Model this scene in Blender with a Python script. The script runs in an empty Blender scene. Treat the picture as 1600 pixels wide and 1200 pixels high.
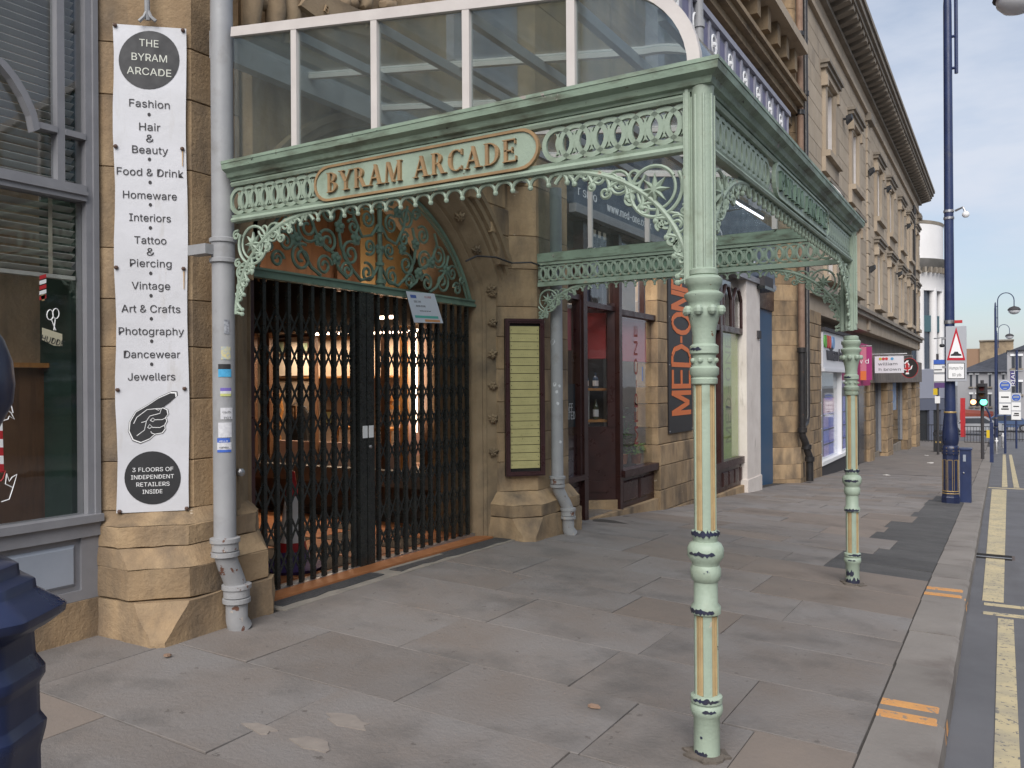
import bpy, math, random
from mathutils import Matrix, Vector
random.seed(7)
scene = bpy.context.scene
R = math.radians
# ------------------------------------------------------------------ camera
F = 1280.0; EYE = 1.6; YAW = math.atan(768/1280.0); ROLL = .0068
SY, CY = math.sin(YAW), math.cos(YAW)
cam = bpy.data.cameras.new('camera'); camo = bpy.data.objects.new('camera', cam)
scene.collection.objects.link(camo); scene.camera = camo
cam.sensor_width = 36; cam.lens = 36*F/1600; cam.clip_start = .05; cam.clip_end = 2000
_fw = Vector((-SY, CY, 0)); _rw = Vector((CY, SY, 0)); _up = Vector((0, 0, 1))
_cr = _rw*math.cos(ROLL) - _up*math.sin(ROLL); _cu = _rw*math.sin(ROLL) + _up*math.cos(ROLL)
_m = Matrix((_cr, _cu, -_fw)).transposed().to_4x4(); _m.translation = (0, 0, EYE)
camo.matrix_world = _m
# ------------------------------------------------------------------ sky and sun
SUN_EL, SUN_AZ = R(42), R(160)      # azimuth clockwise from +Y
w = bpy.data.worlds.new('World'); scene.world = w; w.use_nodes = True
nt = w.node_tree; nt.nodes.clear()
def wn(t, **k):
    n = nt.nodes.new(t)
    for a, b in k.items(): setattr(n, a, b)
    return n
sky = wn('ShaderNodeTexSky', sky_type='NISHITA', sun_disc=False, sun_elevation=SUN_EL, sun_rotation=SUN_AZ, air_density=1.0, dust_density=1.6, ozone_density=1.2)
tc = wn('ShaderNodeTexCoord'); mp = wn('ShaderNodeMapping'); mp.inputs['Scale'].default_value = (1, 1, 3.2)
nz = wn('ShaderNodeTexNoise'); nz.inputs['Scale'].default_value = 2.3; nz.inputs['Detail'].default_value = 7; nz.inputs['Roughness'].default_value = .55
rp = wn('ShaderNodeValToRGB'); rp.color_ramp.elements[0].position = .38; rp.color_ramp.elements[0].color = (.22, .22, .22, 1); rp.color_ramp.elements[1].position = .64; rp.color_ramp.elements[1].color = (.95, .95, .95, 1)
mx = wn('ShaderNodeMix', data_type='RGBA'); mx.inputs['B'].default_value = (5.2, 5.6, 6.4, 1)
bg = wn('ShaderNodeBackground'); bg.inputs['Strength'].default_value = .075
wo = wn('ShaderNodeOutputWorld')
L = nt.links.new
L(tc.outputs['Generated'], mp.inputs['Vector']); L(mp.outputs['Vector'], nz.inputs['Vector']); L(nz.outputs['Fac'], rp.inputs['Fac'])
L(rp.outputs['Color'], mx.inputs['Factor']); L(sky.outputs['Color'], mx.inputs['A']); L(mx.outputs['Result'], bg.inputs['Color']); L(bg.outputs['Background'], wo.inputs['Surface'])
sl = bpy.data.lights.new('sun', 'SUN'); sl.energy = 2.2; sl.angle = R(50); sl.color = (1, .97, .93)
so = bpy.data.objects.new('sun', sl); scene.collection.objects.link(so)
_d = Vector((math.sin(SUN_AZ)*math.cos(SUN_EL), math.cos(SUN_AZ)*math.cos(SUN_EL), math.sin(SUN_EL)))
so.rotation_euler = _d.to_track_quat('Z', 'Y').to_euler(); so.location = (6, -9, 14)
vs = scene.view_settings; vs.view_transform = 'Standard'; vs.look = 'None'; vs.exposure = 0.86; vs.gamma = 1; vs.use_curve_mapping = False
scene.cycles.max_bounces = 6; scene.cycles.diffuse_bounces = 3; scene.cycles.glossy_bounces = 3; scene.cycles.transparent_max_bounces = 14; scene.cycles.use_denoising = True
# ------------------------------------------------------------------ pixel helpers (photo 1600x1200)
def ray(px, py):
    a = (px-800)/F; b = (600-py)/F
    a2 = a*math.cos(ROLL)+b*math.sin(ROLL); b2 = -a*math.sin(ROLL)+b*math.cos(ROLL)
    return (a2*CY-SY, CY+a2*SY, b2)
def PX(px, py, X): d = ray(px, py); t = X/d[0]; return (X, d[1]*t, EYE+d[2]*t)
def PY(px, py, Y): d = ray(px, py); t = Y/d[1]; return (d[0]*t, Y, EYE+d[2]*t)
def PZ(px, py, z): d = ray(px, py); t = (z-EYE)/d[2]; return (d[0]*t, d[1]*t, z)
def PD(px, py, p0, u):      # on the vertical plane through p0 with horizontal direction u
    d = ray(px, py); n = (-u[1], u[0]); t = (p0[0]*n[0]+p0[1]*n[1])/(d[0]*n[0]+d[1]*n[1]); return (d[0]*t, d[1]*t, EYE+d[2]*t)
def interp(tab, y):
    if y <= tab[0][0]: return tab[0][1]
    for (a, b), (c, d) in zip(tab, tab[1:]):
        if y <= c: return b+(d-b)*(y-a)/(c-a)
    return tab[-1][1]
WALLZ = [(5, .1), (7.2, .065), (8.8, 0), (11, -.19), (16, -.5), (19.2, -.70), (25, -1.0), (52, -2.08), (75, -2.6)]
KERBZ = [(3.2, .02), (7.3, -.1), (11, -.29), (16, -.51), (25, -.98), (52, -2.08), (75, -2.6)]
def gz(x, y):
    t = min(1, max(0, (x+4.1)/3.5)); return interp(WALLZ, y)*(1-t)+interp(KERBZ, y)*t
def PG(px, py):             # on the sloping pavement
    z = 0
    for _ in range(30):
        p = PZ(px, py, z); z = .5*z+.5*gz(p[0], p[1])
    return p
# ------------------------------------------------------------------ mesh helpers
WM = {}
col = scene.collection
class MB:
    def __init__(s): s.v = []; s.f = []
    def add(s, vs, fs):
        n = len(s.v); s.v += [tuple(v) for v in vs]; s.f += [tuple(i+n for i in f) for f in fs]; return s
    def hexa(s, p): return s.add(p, [(0, 3, 2, 1), (4, 5, 6, 7), (0, 1, 5, 4), (1, 2, 6, 5), (2, 3, 7, 6), (3, 0, 4, 7)])
    def box(s, x0, x1, y0, y1, z0, z1):
        return s.hexa([(x0, y0, z0), (x1, y0, z0), (x1, y1, z0), (x0, y1, z0), (x0, y0, z1), (x1, y0, z1), (x1, y1, z1), (x0, y1, z1)])
    def obox(s, c, ux, uy, uz, hx, hy, hz):
        c, ux, uy, uz = Vector(c), Vector(ux)*hx, Vector(uy)*hy, Vector(uz)*hz
        return s.hexa([c-ux-uy-uz, c+ux-uy-uz, c+ux+uy-uz, c-ux+uy-uz, c-ux-uy+uz, c+ux-uy+uz, c+ux+uy+uz, c-ux+uy+uz])
    def rings(s, loops, closed=True, caps=True):
        n = len(loops[0]); m = len(s.v)
        for l in loops: s.v += [tuple(p) for p in l]
        for i in range(len(loops)-1):
            for j in range(n if closed else n-1):
                k = (j+1) % n; s.f.append((m+i*n+j, m+i*n+k, m+(i+1)*n+k, m+(i+1)*n+j))
        if caps: s.f.append(tuple(m+j for j in reversed(range(n)))); s.f.append(tuple(m+(len(loops)-1)*n+j for j in range(n)))
        return s
    def prism(s, poly, fn, d0, d1, ch=0):
        if not ch: return s.rings([[fn(u, v, d0) for u, v in poly], [fn(u, v, d1) for u, v in poly]])
        cu = sum(p[0] for p in poly)/len(poly); cv = sum(p[1] for p in poly)/len(poly)
        ins = [(u-math.copysign(min(ch, abs(u-cu)*.5), u-cu), v-math.copysign(min(ch, abs(v-cv)*.5), v-cv)) for u, v in poly]
        return s.rings([[fn(u, v, d0) for u, v in poly], [fn(u, v, d1-(ch if d1 > d0 else -ch)) for u, v in poly], [fn(u, v, d1) for u, v in ins]])
    def zprism(s, poly, z0, z1): return s.prism(poly, lambda u, v, w: (u, v, w), z0, z1)
    def course(s, poly, z0, z1, ch=.006):
        cx = sum(p[0] for p in poly)/len(poly); cy = sum(p[1] for p in poly)/len(poly)
        ins = []
        for x, y in poly:
            d = math.hypot(x-cx, y-cy); k = 1-1.4*ch/d; ins.append((cx+(x-cx)*k, cy+(y-cy)*k))
        g = lambda pl, z: [(x, y, z) for x, y in pl]
        return s.rings([g(ins, z0+.001), g(poly, z0+ch), g(poly, z1-ch), g(ins, z1-.001)])
    def tube(s, pts, r, n=6, caps=True, flat=None):
        pts = [Vector(p) for p in pts]; loops = []
        t0 = (pts[1]-pts[0]).normalized(); up = Vector((0, 0, 1)) if abs(t0.z) < .9 else Vector((1, 0, 0))
        nrm = t0.cross(up).normalized()
        for i, p in enumerate(pts):
            t = ((pts[min(i+1, len(pts)-1)]-p).normalized()+(p-pts[max(i-1, 0)]).normalized())
            if t.length < 1e-6: t = t0
            t.normalize(); nrm = (nrm-t*nrm.dot(t))
            if nrm.length < 1e-6: nrm = t.orthogonal()
            nrm.normalize(); b = t.cross(nrm); rr = r[i] if isinstance(r, (list, tuple)) else r
            loops.append([p+(nrm*math.cos(a)+b*math.sin(a))*rr for a in (2*math.pi*j/n for j in range(n))])
        return s.rings(loops, True, caps)
    def lathe(s, prof, c, n=16, rot=0, sc=1):
        return s.rings([[(c[0]+r*sc*math.cos(rot+2*math.pi*j/n), c[1]+r*sc*math.sin(rot+2*math.pi*j/n), c[2]+z) for j in range(n)] for r, z in prof])
    def ball(s, c, r, n=8, sq=(1, 1, 1)):
        loops = []
        for i in range(1, 5):
            a = math.pi*i/5; loops.append([(c[0]+r*sq[0]*math.sin(a)*math.cos(2*math.pi*j/n), c[1]+r*sq[1]*math.sin(a)*math.sin(2*math.pi*j/n), c[2]-r*sq[2]*math.cos(a)) for j in range(n)])
        return s.rings(loops)
    def mesh(s, name, mat=None, smooth=False):
        me = bpy.data.meshes.new(name); me.from_pydata(s.v, [], s.f); me.validate(); me.update()
        import bmesh
        bm = bmesh.new(); bm.from_mesh(me); bmesh.ops.recalc_face_normals(bm, faces=bm.faces)
        if smooth:
            for f_ in bm.faces: f_.smooth = True
            for e_ in bm.edges:
                if len(e_.link_faces) == 2 and e_.calc_face_angle(0) > R(42): e_.smooth = False
        bm.to_mesh(me); bm.free()
        if mat: me.materials.append(mat)
        return me
    def build(s, name, mat, parent=None, smooth=False): return place(s.mesh(name, mat, smooth), name, parent)
def _par(o, parent):
    if parent is not None:
        o.parent = parent; o.matrix_parent_inverse = WM.get(parent.name, Matrix()).inverted()
    return o
def place(me, name, parent=None, loc=None, rot=None, scale=None, mat=None):
    o = bpy.data.objects.new(name, me); col.objects.link(o)
    if loc: o.location = loc
    if rot: o.rotation_euler = rot
    if scale: o.scale = scale
    if loc or rot or scale:
        from mathutils import Euler
        WM[o.name] = Matrix.LocRotScale(Vector(loc or (0, 0, 0)), Euler(rot or (0, 0, 0)), Vector(scale or (1, 1, 1)))
    return _par(o, parent)
def weather(o, amp=.006, cuts=3, seed=0):
    """wear a stone: subdivide and push the vertices by noise so that edges are no longer ruled"""
    import bmesh
    from mathutils import noise
    bm = bmesh.new(); bm.from_mesh(o.data); bmesh.ops.triangulate(bm, faces=[f_ for f_ in bm.faces if len(f_.verts) > 4])
    bmesh.ops.subdivide_edges(bm, edges=[e for e in bm.edges if e.calc_length() > .05], cuts=cuts, use_grid_fill=True)
    for v in bm.verts:
        q_ = v.co*7+Vector((seed, 0, 0)); d = noise.noise_vector(q_)*amp+noise.noise_vector(v.co*22)*amp*.45
        v.co += d
    for f_ in bm.faces: f_.smooth = True
    for e_ in bm.edges:
        if len(e_.link_faces) == 2 and e_.calc_face_angle(0) > R(35): e_.smooth = False
    bm.to_mesh(o.data); bm.free(); return o
def tag(o, label=None, cat=None, group=None, kind=None):
    if label: o['label'] = label
    if cat: o['category'] = cat
    if group: o['group'] = group
    if kind: o['kind'] = kind
    return o
def thing(name, loc, label, cat, group=None):
    o = bpy.data.objects.new(name, None); col.objects.link(o); o.location = loc; o.empty_display_size = .2
    WM[o.name] = Matrix.Translation(loc); return tag(o, label, cat, group)
SANS = None
try:
    import os
    SANS = bpy.data.fonts.load(os.path.join(bpy.utils.system_resource('DATAFILES'), 'fonts', 'Inter.woff2'))
except Exception: pass
def text(body, name, mat, parent, p, ux, uy, h, width=None, depth=.003, off=0, bold=0, align='CENTER'):
    """flat lettering: p = centre of baseline, ux / uy = reading and up directions, h = capital height"""
    cu = bpy.data.curves.new('t', 'FONT'); cu.body = body; cu.font = SANS or cu.font; cu.align_x = align; cu.size = h/.727 if SANS else h/.69; cu.resolution_u = 3; cu.offset = 0
    ob = bpy.data.objects.new('t', cu); col.objects.link(ob)
    me = bpy.data.meshes.new_from_object(ob); bpy.data.objects.remove(ob); bpy.data.curves.remove(cu)
    ux, uy = Vector(ux).normalized(), Vector(uy).normalized(); n = ux.cross(uy); p = Vector(p)
    xs = [v.co.x for v in me.vertices]; k = 1.0
    if width and xs: k = width/(max(xs)-min(xs))
    for v in me.vertices: v.co = p+ux*(v.co.x*k)+uy*v.co.y+n*off
    import bmesh
    bm = bmesh.new(); bm.from_mesh(me)
    if depth and bm.faces:
        g = bmesh.ops.extrude_face_region(bm, geom=bm.faces[:])
        bmesh.ops.translate(bm, vec=n*depth, verts=[v for v in g['geom'] if isinstance(v, bmesh.types.BMVert)])
        bmesh.ops.recalc_face_normals(bm, faces=bm.faces)
    bm.to_mesh(me); bm.free(); me.name = name; me.materials.clear(); me.materials.append(mat)
    return place(me, name, parent)
# ------------------------------------------------------------------ materials
def mat(name, c1, c2=None, sc=3., rough=.75, metal=0., bump=0., bsc=60., rnd=0., spec=.4, c3=None, t3=(.62, .7), sc3=1.2, st3=(1, 1, 1), sub=None, chips=None, flat_coat=0.):
    m = bpy.data.materials.new(name); m.use_nodes = True; t = m.node_tree; N = t.nodes; K = t.links.new
    b = N['Principled BSDF']; b.inputs['Roughness'].default_value = rough; b.inputs['Metallic'].default_value = metal
    b.inputs['Specular IOR Level'].default_value = spec; b.inputs['Coat Weight'].default_value = flat_coat
    tcn = N.new('ShaderNodeTexCoord'); info = N.new('ShaderNodeObjectInfo')
    addv = N.new('ShaderNodeVectorMath'); addv.operation = 'ADD'; mulv = N.new('ShaderNodeVectorMath'); mulv.operation = 'SCALE'
    comb = N.new('ShaderNodeCombineXYZ'); K(info.outputs['Random'], comb.inputs[0]); K(info.outputs['Random'], comb.inputs[1])
    K(comb.outputs[0], mulv.inputs[0]); mulv.inputs['Scale'].default_value = 17. if rnd else 0.
    K(tcn.outputs['Object'], addv.inputs[0]); K(mulv.outputs[0], addv.inputs[1])
    def noise(scale, det=5, stretch=None, rgh=.6):
        n = N.new('ShaderNodeTexNoise'); n.inputs['Scale'].default_value = scale; n.inputs['Detail'].default_value = det; n.inputs['Roughness'].default_value = rgh
        if stretch:
            q = N.new('ShaderNodeMapping'); q.inputs['Scale'].default_value = stretch; K(addv.outputs[0], q.inputs[0]); K(q.outputs[0], n.inputs['Vector'])
        else: K(addv.outputs[0], n.inputs['Vector'])
        return n.outputs['Fac']
    def mixc(f, a, bb):
        q = N.new('ShaderNodeMix'); q.data_type = 'RGBA'
        K(f, q.inputs['Factor'])
        for i, x in (('A', a), ('B', bb)):
            if isinstance(x, tuple): q.inputs[i].default_value = (*x, 1)
            else: K(x, q.inputs[i])
        return q.outputs['Result']
    def ramp(f, a, bb, v0=0, v1=1):
        q = N.new('ShaderNodeMapRange'); q.inputs[1].default_value = a; q.inputs[2].default_value = bb; q.inputs[3].default_value = v0; q.inputs[4].default_value = v1; K(f, q.inputs[0]); return q.outputs[0]
    c = c1
    if c2: c = mixc(ramp(noise(sc, 6), .33, .67), c1, c2)
    if c3: c = mixc(ramp(noise(sc3, 5, st3), t3[0], t3[1]), c, c3)
    if rnd:
        hs = N.new('ShaderNodeHueSaturation'); K(ramp(info.outputs['Random'], 0, 1, 1-rnd, 1+rnd), hs.inputs['Value'])
        if isinstance(c, tuple): hs.inputs['Color'].default_value = (*c, 1)
        else: K(c, hs.inputs['Color'])
        c = hs.outputs['Color']
    rv = None
    for (cc, thr, s_) in (chips or []):
        c = mixc(ramp(noise(s_, 6, None, .62), thr, thr+.012), c, cc)
    if isinstance(c, tuple): b.inputs['Base Color'].default_value = (*c, 1)
    else: K(c, b.inputs['Base Color'])
    if c2:
        K(ramp(noise(sc*1.7, 4), .3, .7, max(.05, rough-.12), min(1, rough+.12)), b.inputs['Roughness'])
    if bump:
        bn = N.new('ShaderNodeBump'); bn.inputs['Strength'].default_value = min(1, bump); bn.inputs['Distance'].default_value = .01*max(1, bump); K(noise(bsc, 8, None, .65), bn.inputs['Height']); K(bn.outputs[0], b.inputs['Normal'])
    return m
def emit(name, c, s):
    m = bpy.data.materials.new(name); m.use_nodes = True; b = m.node_tree.nodes['Principled BSDF']
    b.inputs['Base Color'].default_value = (*c, 1); b.inputs['Emission Color'].default_value = (*c, 1); b.inputs['Emission Strength'].default_value = s; return m
def glass(name, tint, refl=.12, rough=.03, streak=0., dirt=(.35, .36, .33)):
    m = bpy.data.materials.new(name); m.use_nodes = True; t = m.node_tree; N = t.nodes; K = t.links.new
    N.remove(N['Principled BSDF']); out = N['Material Output']
    tr = N.new('ShaderNodeBsdfTransparent'); tr.inputs[0].default_value = (*tint, 1)
    gl = N.new('ShaderNodeBsdfGlossy'); gl.inputs['Roughness'].default_value = rough; gl.inputs[0].default_value = (.95, .97, 1, 1)
    lw = N.new('ShaderNodeLayerWeight'); lw.inputs[0].default_value = .5
    pw = N.new('ShaderNodeMath'); pw.operation = 'POWER'; pw.inputs[1].default_value = 4.; K(lw.outputs['Facing'], pw.inputs[0])
    mr = N.new('ShaderNodeMapRange'); mr.inputs[3].default_value = refl; mr.inputs[4].default_value = .55; K(pw.outputs[0], mr.inputs[0])
    mx_ = N.new('ShaderNodeMixShader'); K(mr.outputs[0], mx_.inputs[0]); K(tr.outputs[0], mx_.inputs[1]); K(gl.outputs[0], mx_.inputs[2])
    last = mx_
    tcn = N.new('ShaderNodeTexCoord'); nz_ = N.new('ShaderNodeTexNoise'); nz_.inputs['Scale'].default_value = 2.2; nz_.inputs['Detail'].default_value = 6
    bmp = N.new('ShaderNodeBump'); bmp.inputs['Strength'].default_value = .05; bmp.inputs['Distance'].default_value = .02; K(tcn.outputs['Object'], nz_.inputs['Vector']); K(nz_.outputs['Fac'], bmp.inputs['Height']); K(bmp.outputs[0], gl.inputs['Normal'])
    if streak:
        df = N.new('ShaderNodeBsdfDiffuse'); df.inputs[0].default_value = (*dirt, 1)
        q = N.new('ShaderNodeMapping'); q.inputs['Scale'].default_value = (4, 4, .8); n2 = N.new('ShaderNodeTexNoise'); n2.inputs['Scale'].default_value = 1.5; n2.inputs['Detail'].default_value = 8
        K(tcn.outputs['Object'], q.inputs[0]); K(q.outputs[0], n2.inputs['Vector'])
        mr2 = N.new('ShaderNodeMapRange'); mr2.inputs[1].default_value = .3; mr2.inputs[2].default_value = .75; mr2.inputs[3].default_value = streak*.35; mr2.inputs[4].default_value = streak; K(n2.outputs['Fac'], mr2.inputs[0])
        m3 = N.new('ShaderNodeMixShader'); K(mr2.outputs[0], m3.inputs[0]); K(mx_.outputs[0], m3.inputs[1]); K(df.outputs[0], m3.inputs[2]); last = m3
    K(last.outputs[0], out.inputs[0]); return m
STONE = mat('sandstone', (.40, .285, .168), (.30, .205, .118), sc=3.4, rough=.9, bump=.9, bsc=38, rnd=.17, c3=(.105, .082, .062), t3=(.42, .74), sc3=2.3, st3=(1.5, 1.5, .55), chips=[((.44, .36, .27), .70, 5.), ((.10, .08, .065), .715, 14.)])
STONE_D = mat('sandstone_moulded', (.29, .215, .135), (.215, .155, .095), sc=4, rough=.9, bump=.6, bsc=50, rnd=.06, c3=(.08, .065, .05), t3=(.5, .75), sc3=1.6)
STONE_P = mat('sandstone_pale', (.43, .355, .27), (.36, .29, .215), sc=1.2, rough=.9, bump=.35, bsc=30, rnd=.07, c3=(.17, .135, .11), t3=(.56, .8), sc3=.5, st3=(2, 2, .35))
STONE_C = mat('cornice_stone', (.28, .24, .195), (.19, .165, .135), sc=1.6, rough=.9, bump=.3, bsc=20, rnd=.1)
FLAG = mat('yorkstone_flag', (.20, .186, .178), (.178, .152, .134), sc=1.3, rough=.8, bump=.7, bsc=42, rnd=.07, c3=(.12, .11, .103), t3=(.5, .74), sc3=2.1, chips=[((.125, .11, .10), .665, 11.), ((.29, .265, .235), .74, 7.), ((.10, .09, .083), .73, 26.)])
FLAG_B = mat('brown_yorkstone_flag', (.198, .163, .138), (.168, .143, .125), sc=2., rough=.8, bump=.35, bsc=35, rnd=.1, c3=(.11, .09, .075), t3=(.55, .8), sc3=1.5, chips=[((.085, .07, .06), .69, 9.)])
JOINT = mat('joint_dirt', (.04, .035, .03), (.065, .057, .05), sc=9, rough=.95)
KERB = mat('kerb_stone', (.215, .195, .178), (.175, .158, .143), sc=2, rough=.85, bump=.4, bsc=40, rnd=.1, c3=(.13, .11, .1), t3=(.55, .75), sc3=2)
TARMAC = mat('tarmac', (.135, .135, .145), (.105, .105, .113), sc=1.2, rough=.85, bump=.6, bsc=220, c3=(.085, .083, .085), t3=(.55, .75), sc3=.6, st3=(2, .3, 1))
TARMAC_D = mat('tarmac_patch', (.07, .069, .07), (.095, .093, .092), sc=3, rough=.9, bump=.8, bsc=190, rnd=.12)
YELLOW = mat('yellow_line_paint', (.54, .45, .27), (.42, .36, .235), sc=3, rough=.8, bump=.4, bsc=180, c3=(.30, .27, .21), t3=(.5, .75), sc3=4, chips=[((.15, .145, .14), .60, 30.), ((.16, .155, .15), .655, 7.)])
ORANGE = mat('orange_kerb_paint', (.60, .30, .10), (.50, .25, .10), sc=9, rough=.75, bump=.4, bsc=150, chips=[((.25, .2, .16), .60, 30.), ((.24, .2, .16), .66, 12.)])
GREEN = mat('pale_green_paint', (.30, .37, .292), (.25, .315, .25), sc=5, rough=.45, bump=.25, bsc=70, c3=(.155, .18, .125), t3=(.52, .78), sc3=5, chips=[((.33, .30, .23), .685, 13.), ((.09, .05, .03), .70, 19.)])
GREEN_P = mat('chipped_green_post_paint', (.335, .405, .32), (.285, .35, .28), sc=5, rough=.45, bump=.25, bsc=70, c3=(.20, .225, .16), t3=(.55, .8), sc3=6, chips=[((.40, .36, .28), .69, 16.), ((.16, .085, .045), .69, 14.), ((.02, .026, .06), .685, 9.5)])
GREEN_G = mat('weathered_gutter_paint', (.255, .335, .255), (.20, .265, .205), sc=5, rough=.5, bump=.3, bsc=60, c3=(.085, .085, .06), t3=(.47, .7), sc3=4, st3=(1, 1, 3), chips=[((.32, .29, .26), .665, 9.), ((.09, .05, .03), .675, 14.), ((.02, .02, .018), .68, 18.)])
GREEN_D = mat('dark_green_iron', (.15, .225, .17), (.11, .17, .13), sc=6, rough=.5, bump=.2, bsc=60, c3=(.05, .07, .055), t3=(.55, .75), sc3=7)
NAVYCHIP = mat('bare_primer', (.02, .025, .06), (.03, .03, .04), sc=20, rough=.5)
TAN = mat('tan_panel_paint', (.45, .33, .17), (.36, .25, .13), sc=12, rough=.6, bump=.2, bsc=80)
GOLD = mat('dull_gold_paint', (.33, .215, .11), (.25, .16, .085), sc=10, rough=.5)
WHITE = mat('white_frame_paint', (.60, .56, .535), (.53, .49, .47), sc=5, rough=.5, bump=.1, chips=[((.28, .20, .17), .73, 16.)])
WHITE2 = mat('white_pilaster_paint', (.70, .64, .59), (.60, .54, .49), sc=3, rough=.7, bump=.2, c3=(.36, .31, .27), t3=(.62, .8), sc3=3, st3=(2, 2, .5))
VINYL = mat('white_vinyl', (.57, .57, .60), (.51, .51, .53), sc=3, rough=.45, bump=.5, bsc=5, c3=(.44, .42, .40), t3=(.6, .8), sc3=5, st3=(2, 2, .4))
INK = mat('black_ink', (.018, .018, .02), (.03, .03, .033), sc=6, rough=.5)
INKG = mat('charcoal_ink', (.045, .042, .045))
BLACK = mat('black_gate_paint', (.012, .014, .014), (.022, .024, .022), sc=14, rough=.3, bump=.1, spec=.5, chips=[((.22, .23, .2), .735, 25.)])
BLACKP = mat('black_pipe_paint', (.02, .02, .022), (.035, .03, .028), sc=7, rough=.4, chips=[((.15, .06, .03), .70, 14.)])
GREY = mat('grey_pipe_paint', (.32, .322, .33), (.275, .278, .288), sc=5, rough=.5, bump=.1, c3=(.22, .215, .21), t3=(.56, .78), sc3=6, chips=[((.11, .065, .05), .725, 11.)])
GREYR = mat('rusty_grey_pipe_paint', (.32, .318, .322), (.265, .265, .27), sc=7, rough=.55, bump=.25, chips=[((.13, .06, .04), .60, 12.), ((.42, .36, .31), .66, 19.)])
GREYW = mat('grey_window_paint', (.235, .235, .25), (.20, .20, .215), sc=5, rough=.5, bump=.1)
GREYB = mat('pale_grey_panel_paint', (.30, .33, .385), (.26, .29, .34), sc=3, rough=.6, bump=.1)
MAROON = mat('maroon_paint', (.05, .018, .02), (.035, .013, .014), sc=5, rough=.35, spec=.5)
BROWN = mat('dark_brown_paint', (.045, .018, .016), (.03, .012, .011), sc=5, rough=.35, spec=.5)
BRASS = mat('brass_plate', (.50, .45, .21), (.43, .385, .18), sc=9, rough=.38, metal=.15)
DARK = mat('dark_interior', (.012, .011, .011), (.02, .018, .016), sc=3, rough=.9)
BLUE = mat('navy_lamp_paint', (.016, .025, .07), (.012, .018, .05), sc=5, rough=.35, spec=.5, chips=[((.3, .33, .38), .76, 9.)])
BLUEL = mat('blue_lamp_paint', (.026, .040, .105), (.02, .03, .078), sc=4, rough=.38, bump=.1, bsc=30, c3=(.05, .058, .08), t3=(.6, .8), sc3=5, chips=[((.2, .2, .2), .765, 14.)])
GILT = mat('gilt_band', (.36, .25, .10), rough=.4, metal=.3)
STEEL = mat('brushed_steel', (.42, .42, .43), (.34, .34, .35), sc=8, rough=.35, metal=.8)
MESHY = mat('ochre_board', (.40, .27, .12), (.32, .21, .09), sc=2.5, rough=.8, bump=.2)
WOOD = mat('brown_wood', (.13, .065, .03), (.09, .042, .02), sc=3, rough=.5, c3=(.06, .028, .015), t3=(.5, .7), sc3=3, st3=(1, 6, .6))
WOODO = mat('orange_wood', (.42, .20, .06), (.32, .14, .04), sc=3, rough=.45, c3=(.22, .10, .03), t3=(.5, .7), sc3=4, st3=(6, 6, .6))
TERRA = mat('terracotta_tile', (.36, .145, .055), (.29, .115, .045), sc=5, rough=.6, bump=.2, rnd=.1)
PURPLE = mat('purple_plastic', (.045, .03, .13), rough=.5)
RED = mat('red_plastic', (.45, .025, .03), (.36, .02, .025), sc=6, rough=.5)
WHT = mat('plain_white', (.75, .75, .75), rough=.6)
PAPER = mat('printed_paper', (.62, .66, .72), (.56, .60, .68), sc=3, rough=.5)
CLEAR = glass('shop_glass', (.93, .94, .94), .045, .02)
CANOPYG = glass('wired_canopy_glass', (.84, .88, .87), .06, .05, streak=.13, dirt=(.24, .26, .25))
ROOFG = glass('dirty_roof_glass', (.84, .88, .88), .03, .12, streak=.15, dirt=(.28, .30, .30))
# ================================================================== the setting
def xk(y): return -.52-.0055*y            # inner edge of the kerb
ys = [-14, -6, -2, 1, 3.2, 5, 6, 7.2, 8, 8.8, 10, 11, 12.5, 14, 16, 17.5, 19.2, 22, 25, 30, 36, 44, 52, 60, 68, 75, 90, 110, 140]
b = MB(); b.box(-500, 500, -300, 900, -3.4, -2.9)
tag(b.build('ground', mat('far_ground', (.14, .135, .13), (.11, .105, .1), sc=.2, rough=.9)), 'flat grey ground of the far town', kind='structure')
b = MB()                                   # bed below the flags; beyond the built flags it is the far pavement itself
b.rings([[(x, y, gz(x, y)-(.008 if y < 26 else 0)) for x in (-5.2, -4.1, -3, -2, -1.2, xk(y)+.02)]+[(x, y, gz(x, y)-.6) for x in (xk(y)+.02, -5.2)] for y in ys if y <= 60])
pave = tag(b.build('pavement', JOINT), 'worn stone flag pavement in front of the arcade', kind='structure')
b = MB()
b.rings([[(x, y, gz(x, y)+.004) for x in (-4.6, -4.1, -3, -2, -1.2, xk(y)-.004)] for y in ys if 24.9 <= y <= 60], closed=False, caps=False)
far = b.build('far_paving', mat('far_paving_stone', (.19, .165, .145), (.15, .132, .12), sc=1.3, rough=.85, bump=.3, bsc=20, c3=(.1, .09, .08), t3=(.55, .75), sc3=1.5), pave)
b = MB()
b.rings([[(x, y, gz(-.6, y)-.125+.02*min(1, max(0, x)/2)) for x in (xk(y)+.25, 0, 1, 2.5, 4, 6, 8.2)] for y in ys], closed=False, caps=False)
b.rings([[(x, y, gz(-.6, y)-.126) for x in (-60, -30, -12, -6, xk(y)+.25)] for y in ys if y >= 60], closed=False, caps=False)
b.rings([[(x, y, gz(-.6, y)-.106) for x in (8.2, 20, 60)] for y in ys if y >= 60], closed=False, caps=False)
road = tag(b.build('road', TARMAC), 'grey tarmac road running downhill', kind='structure')
def gy(y, x=0): return gz(-.6, y)-.125+.02*min(1, max(0, x)/2)
b = MB(); b.rings([[(8.2, y, gy(y, 8)-.3), (8.2, y, gy(y, 8)+.12), (14.2, y, gy(y, 8)+.16), (14.2, y, gy(y, 8)-.3)] for y in ys if y <= 60])
tag(b.build('opposite_pavement', FLAG), 'stone pavement on the opposite side of the road', kind='structure')
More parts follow.
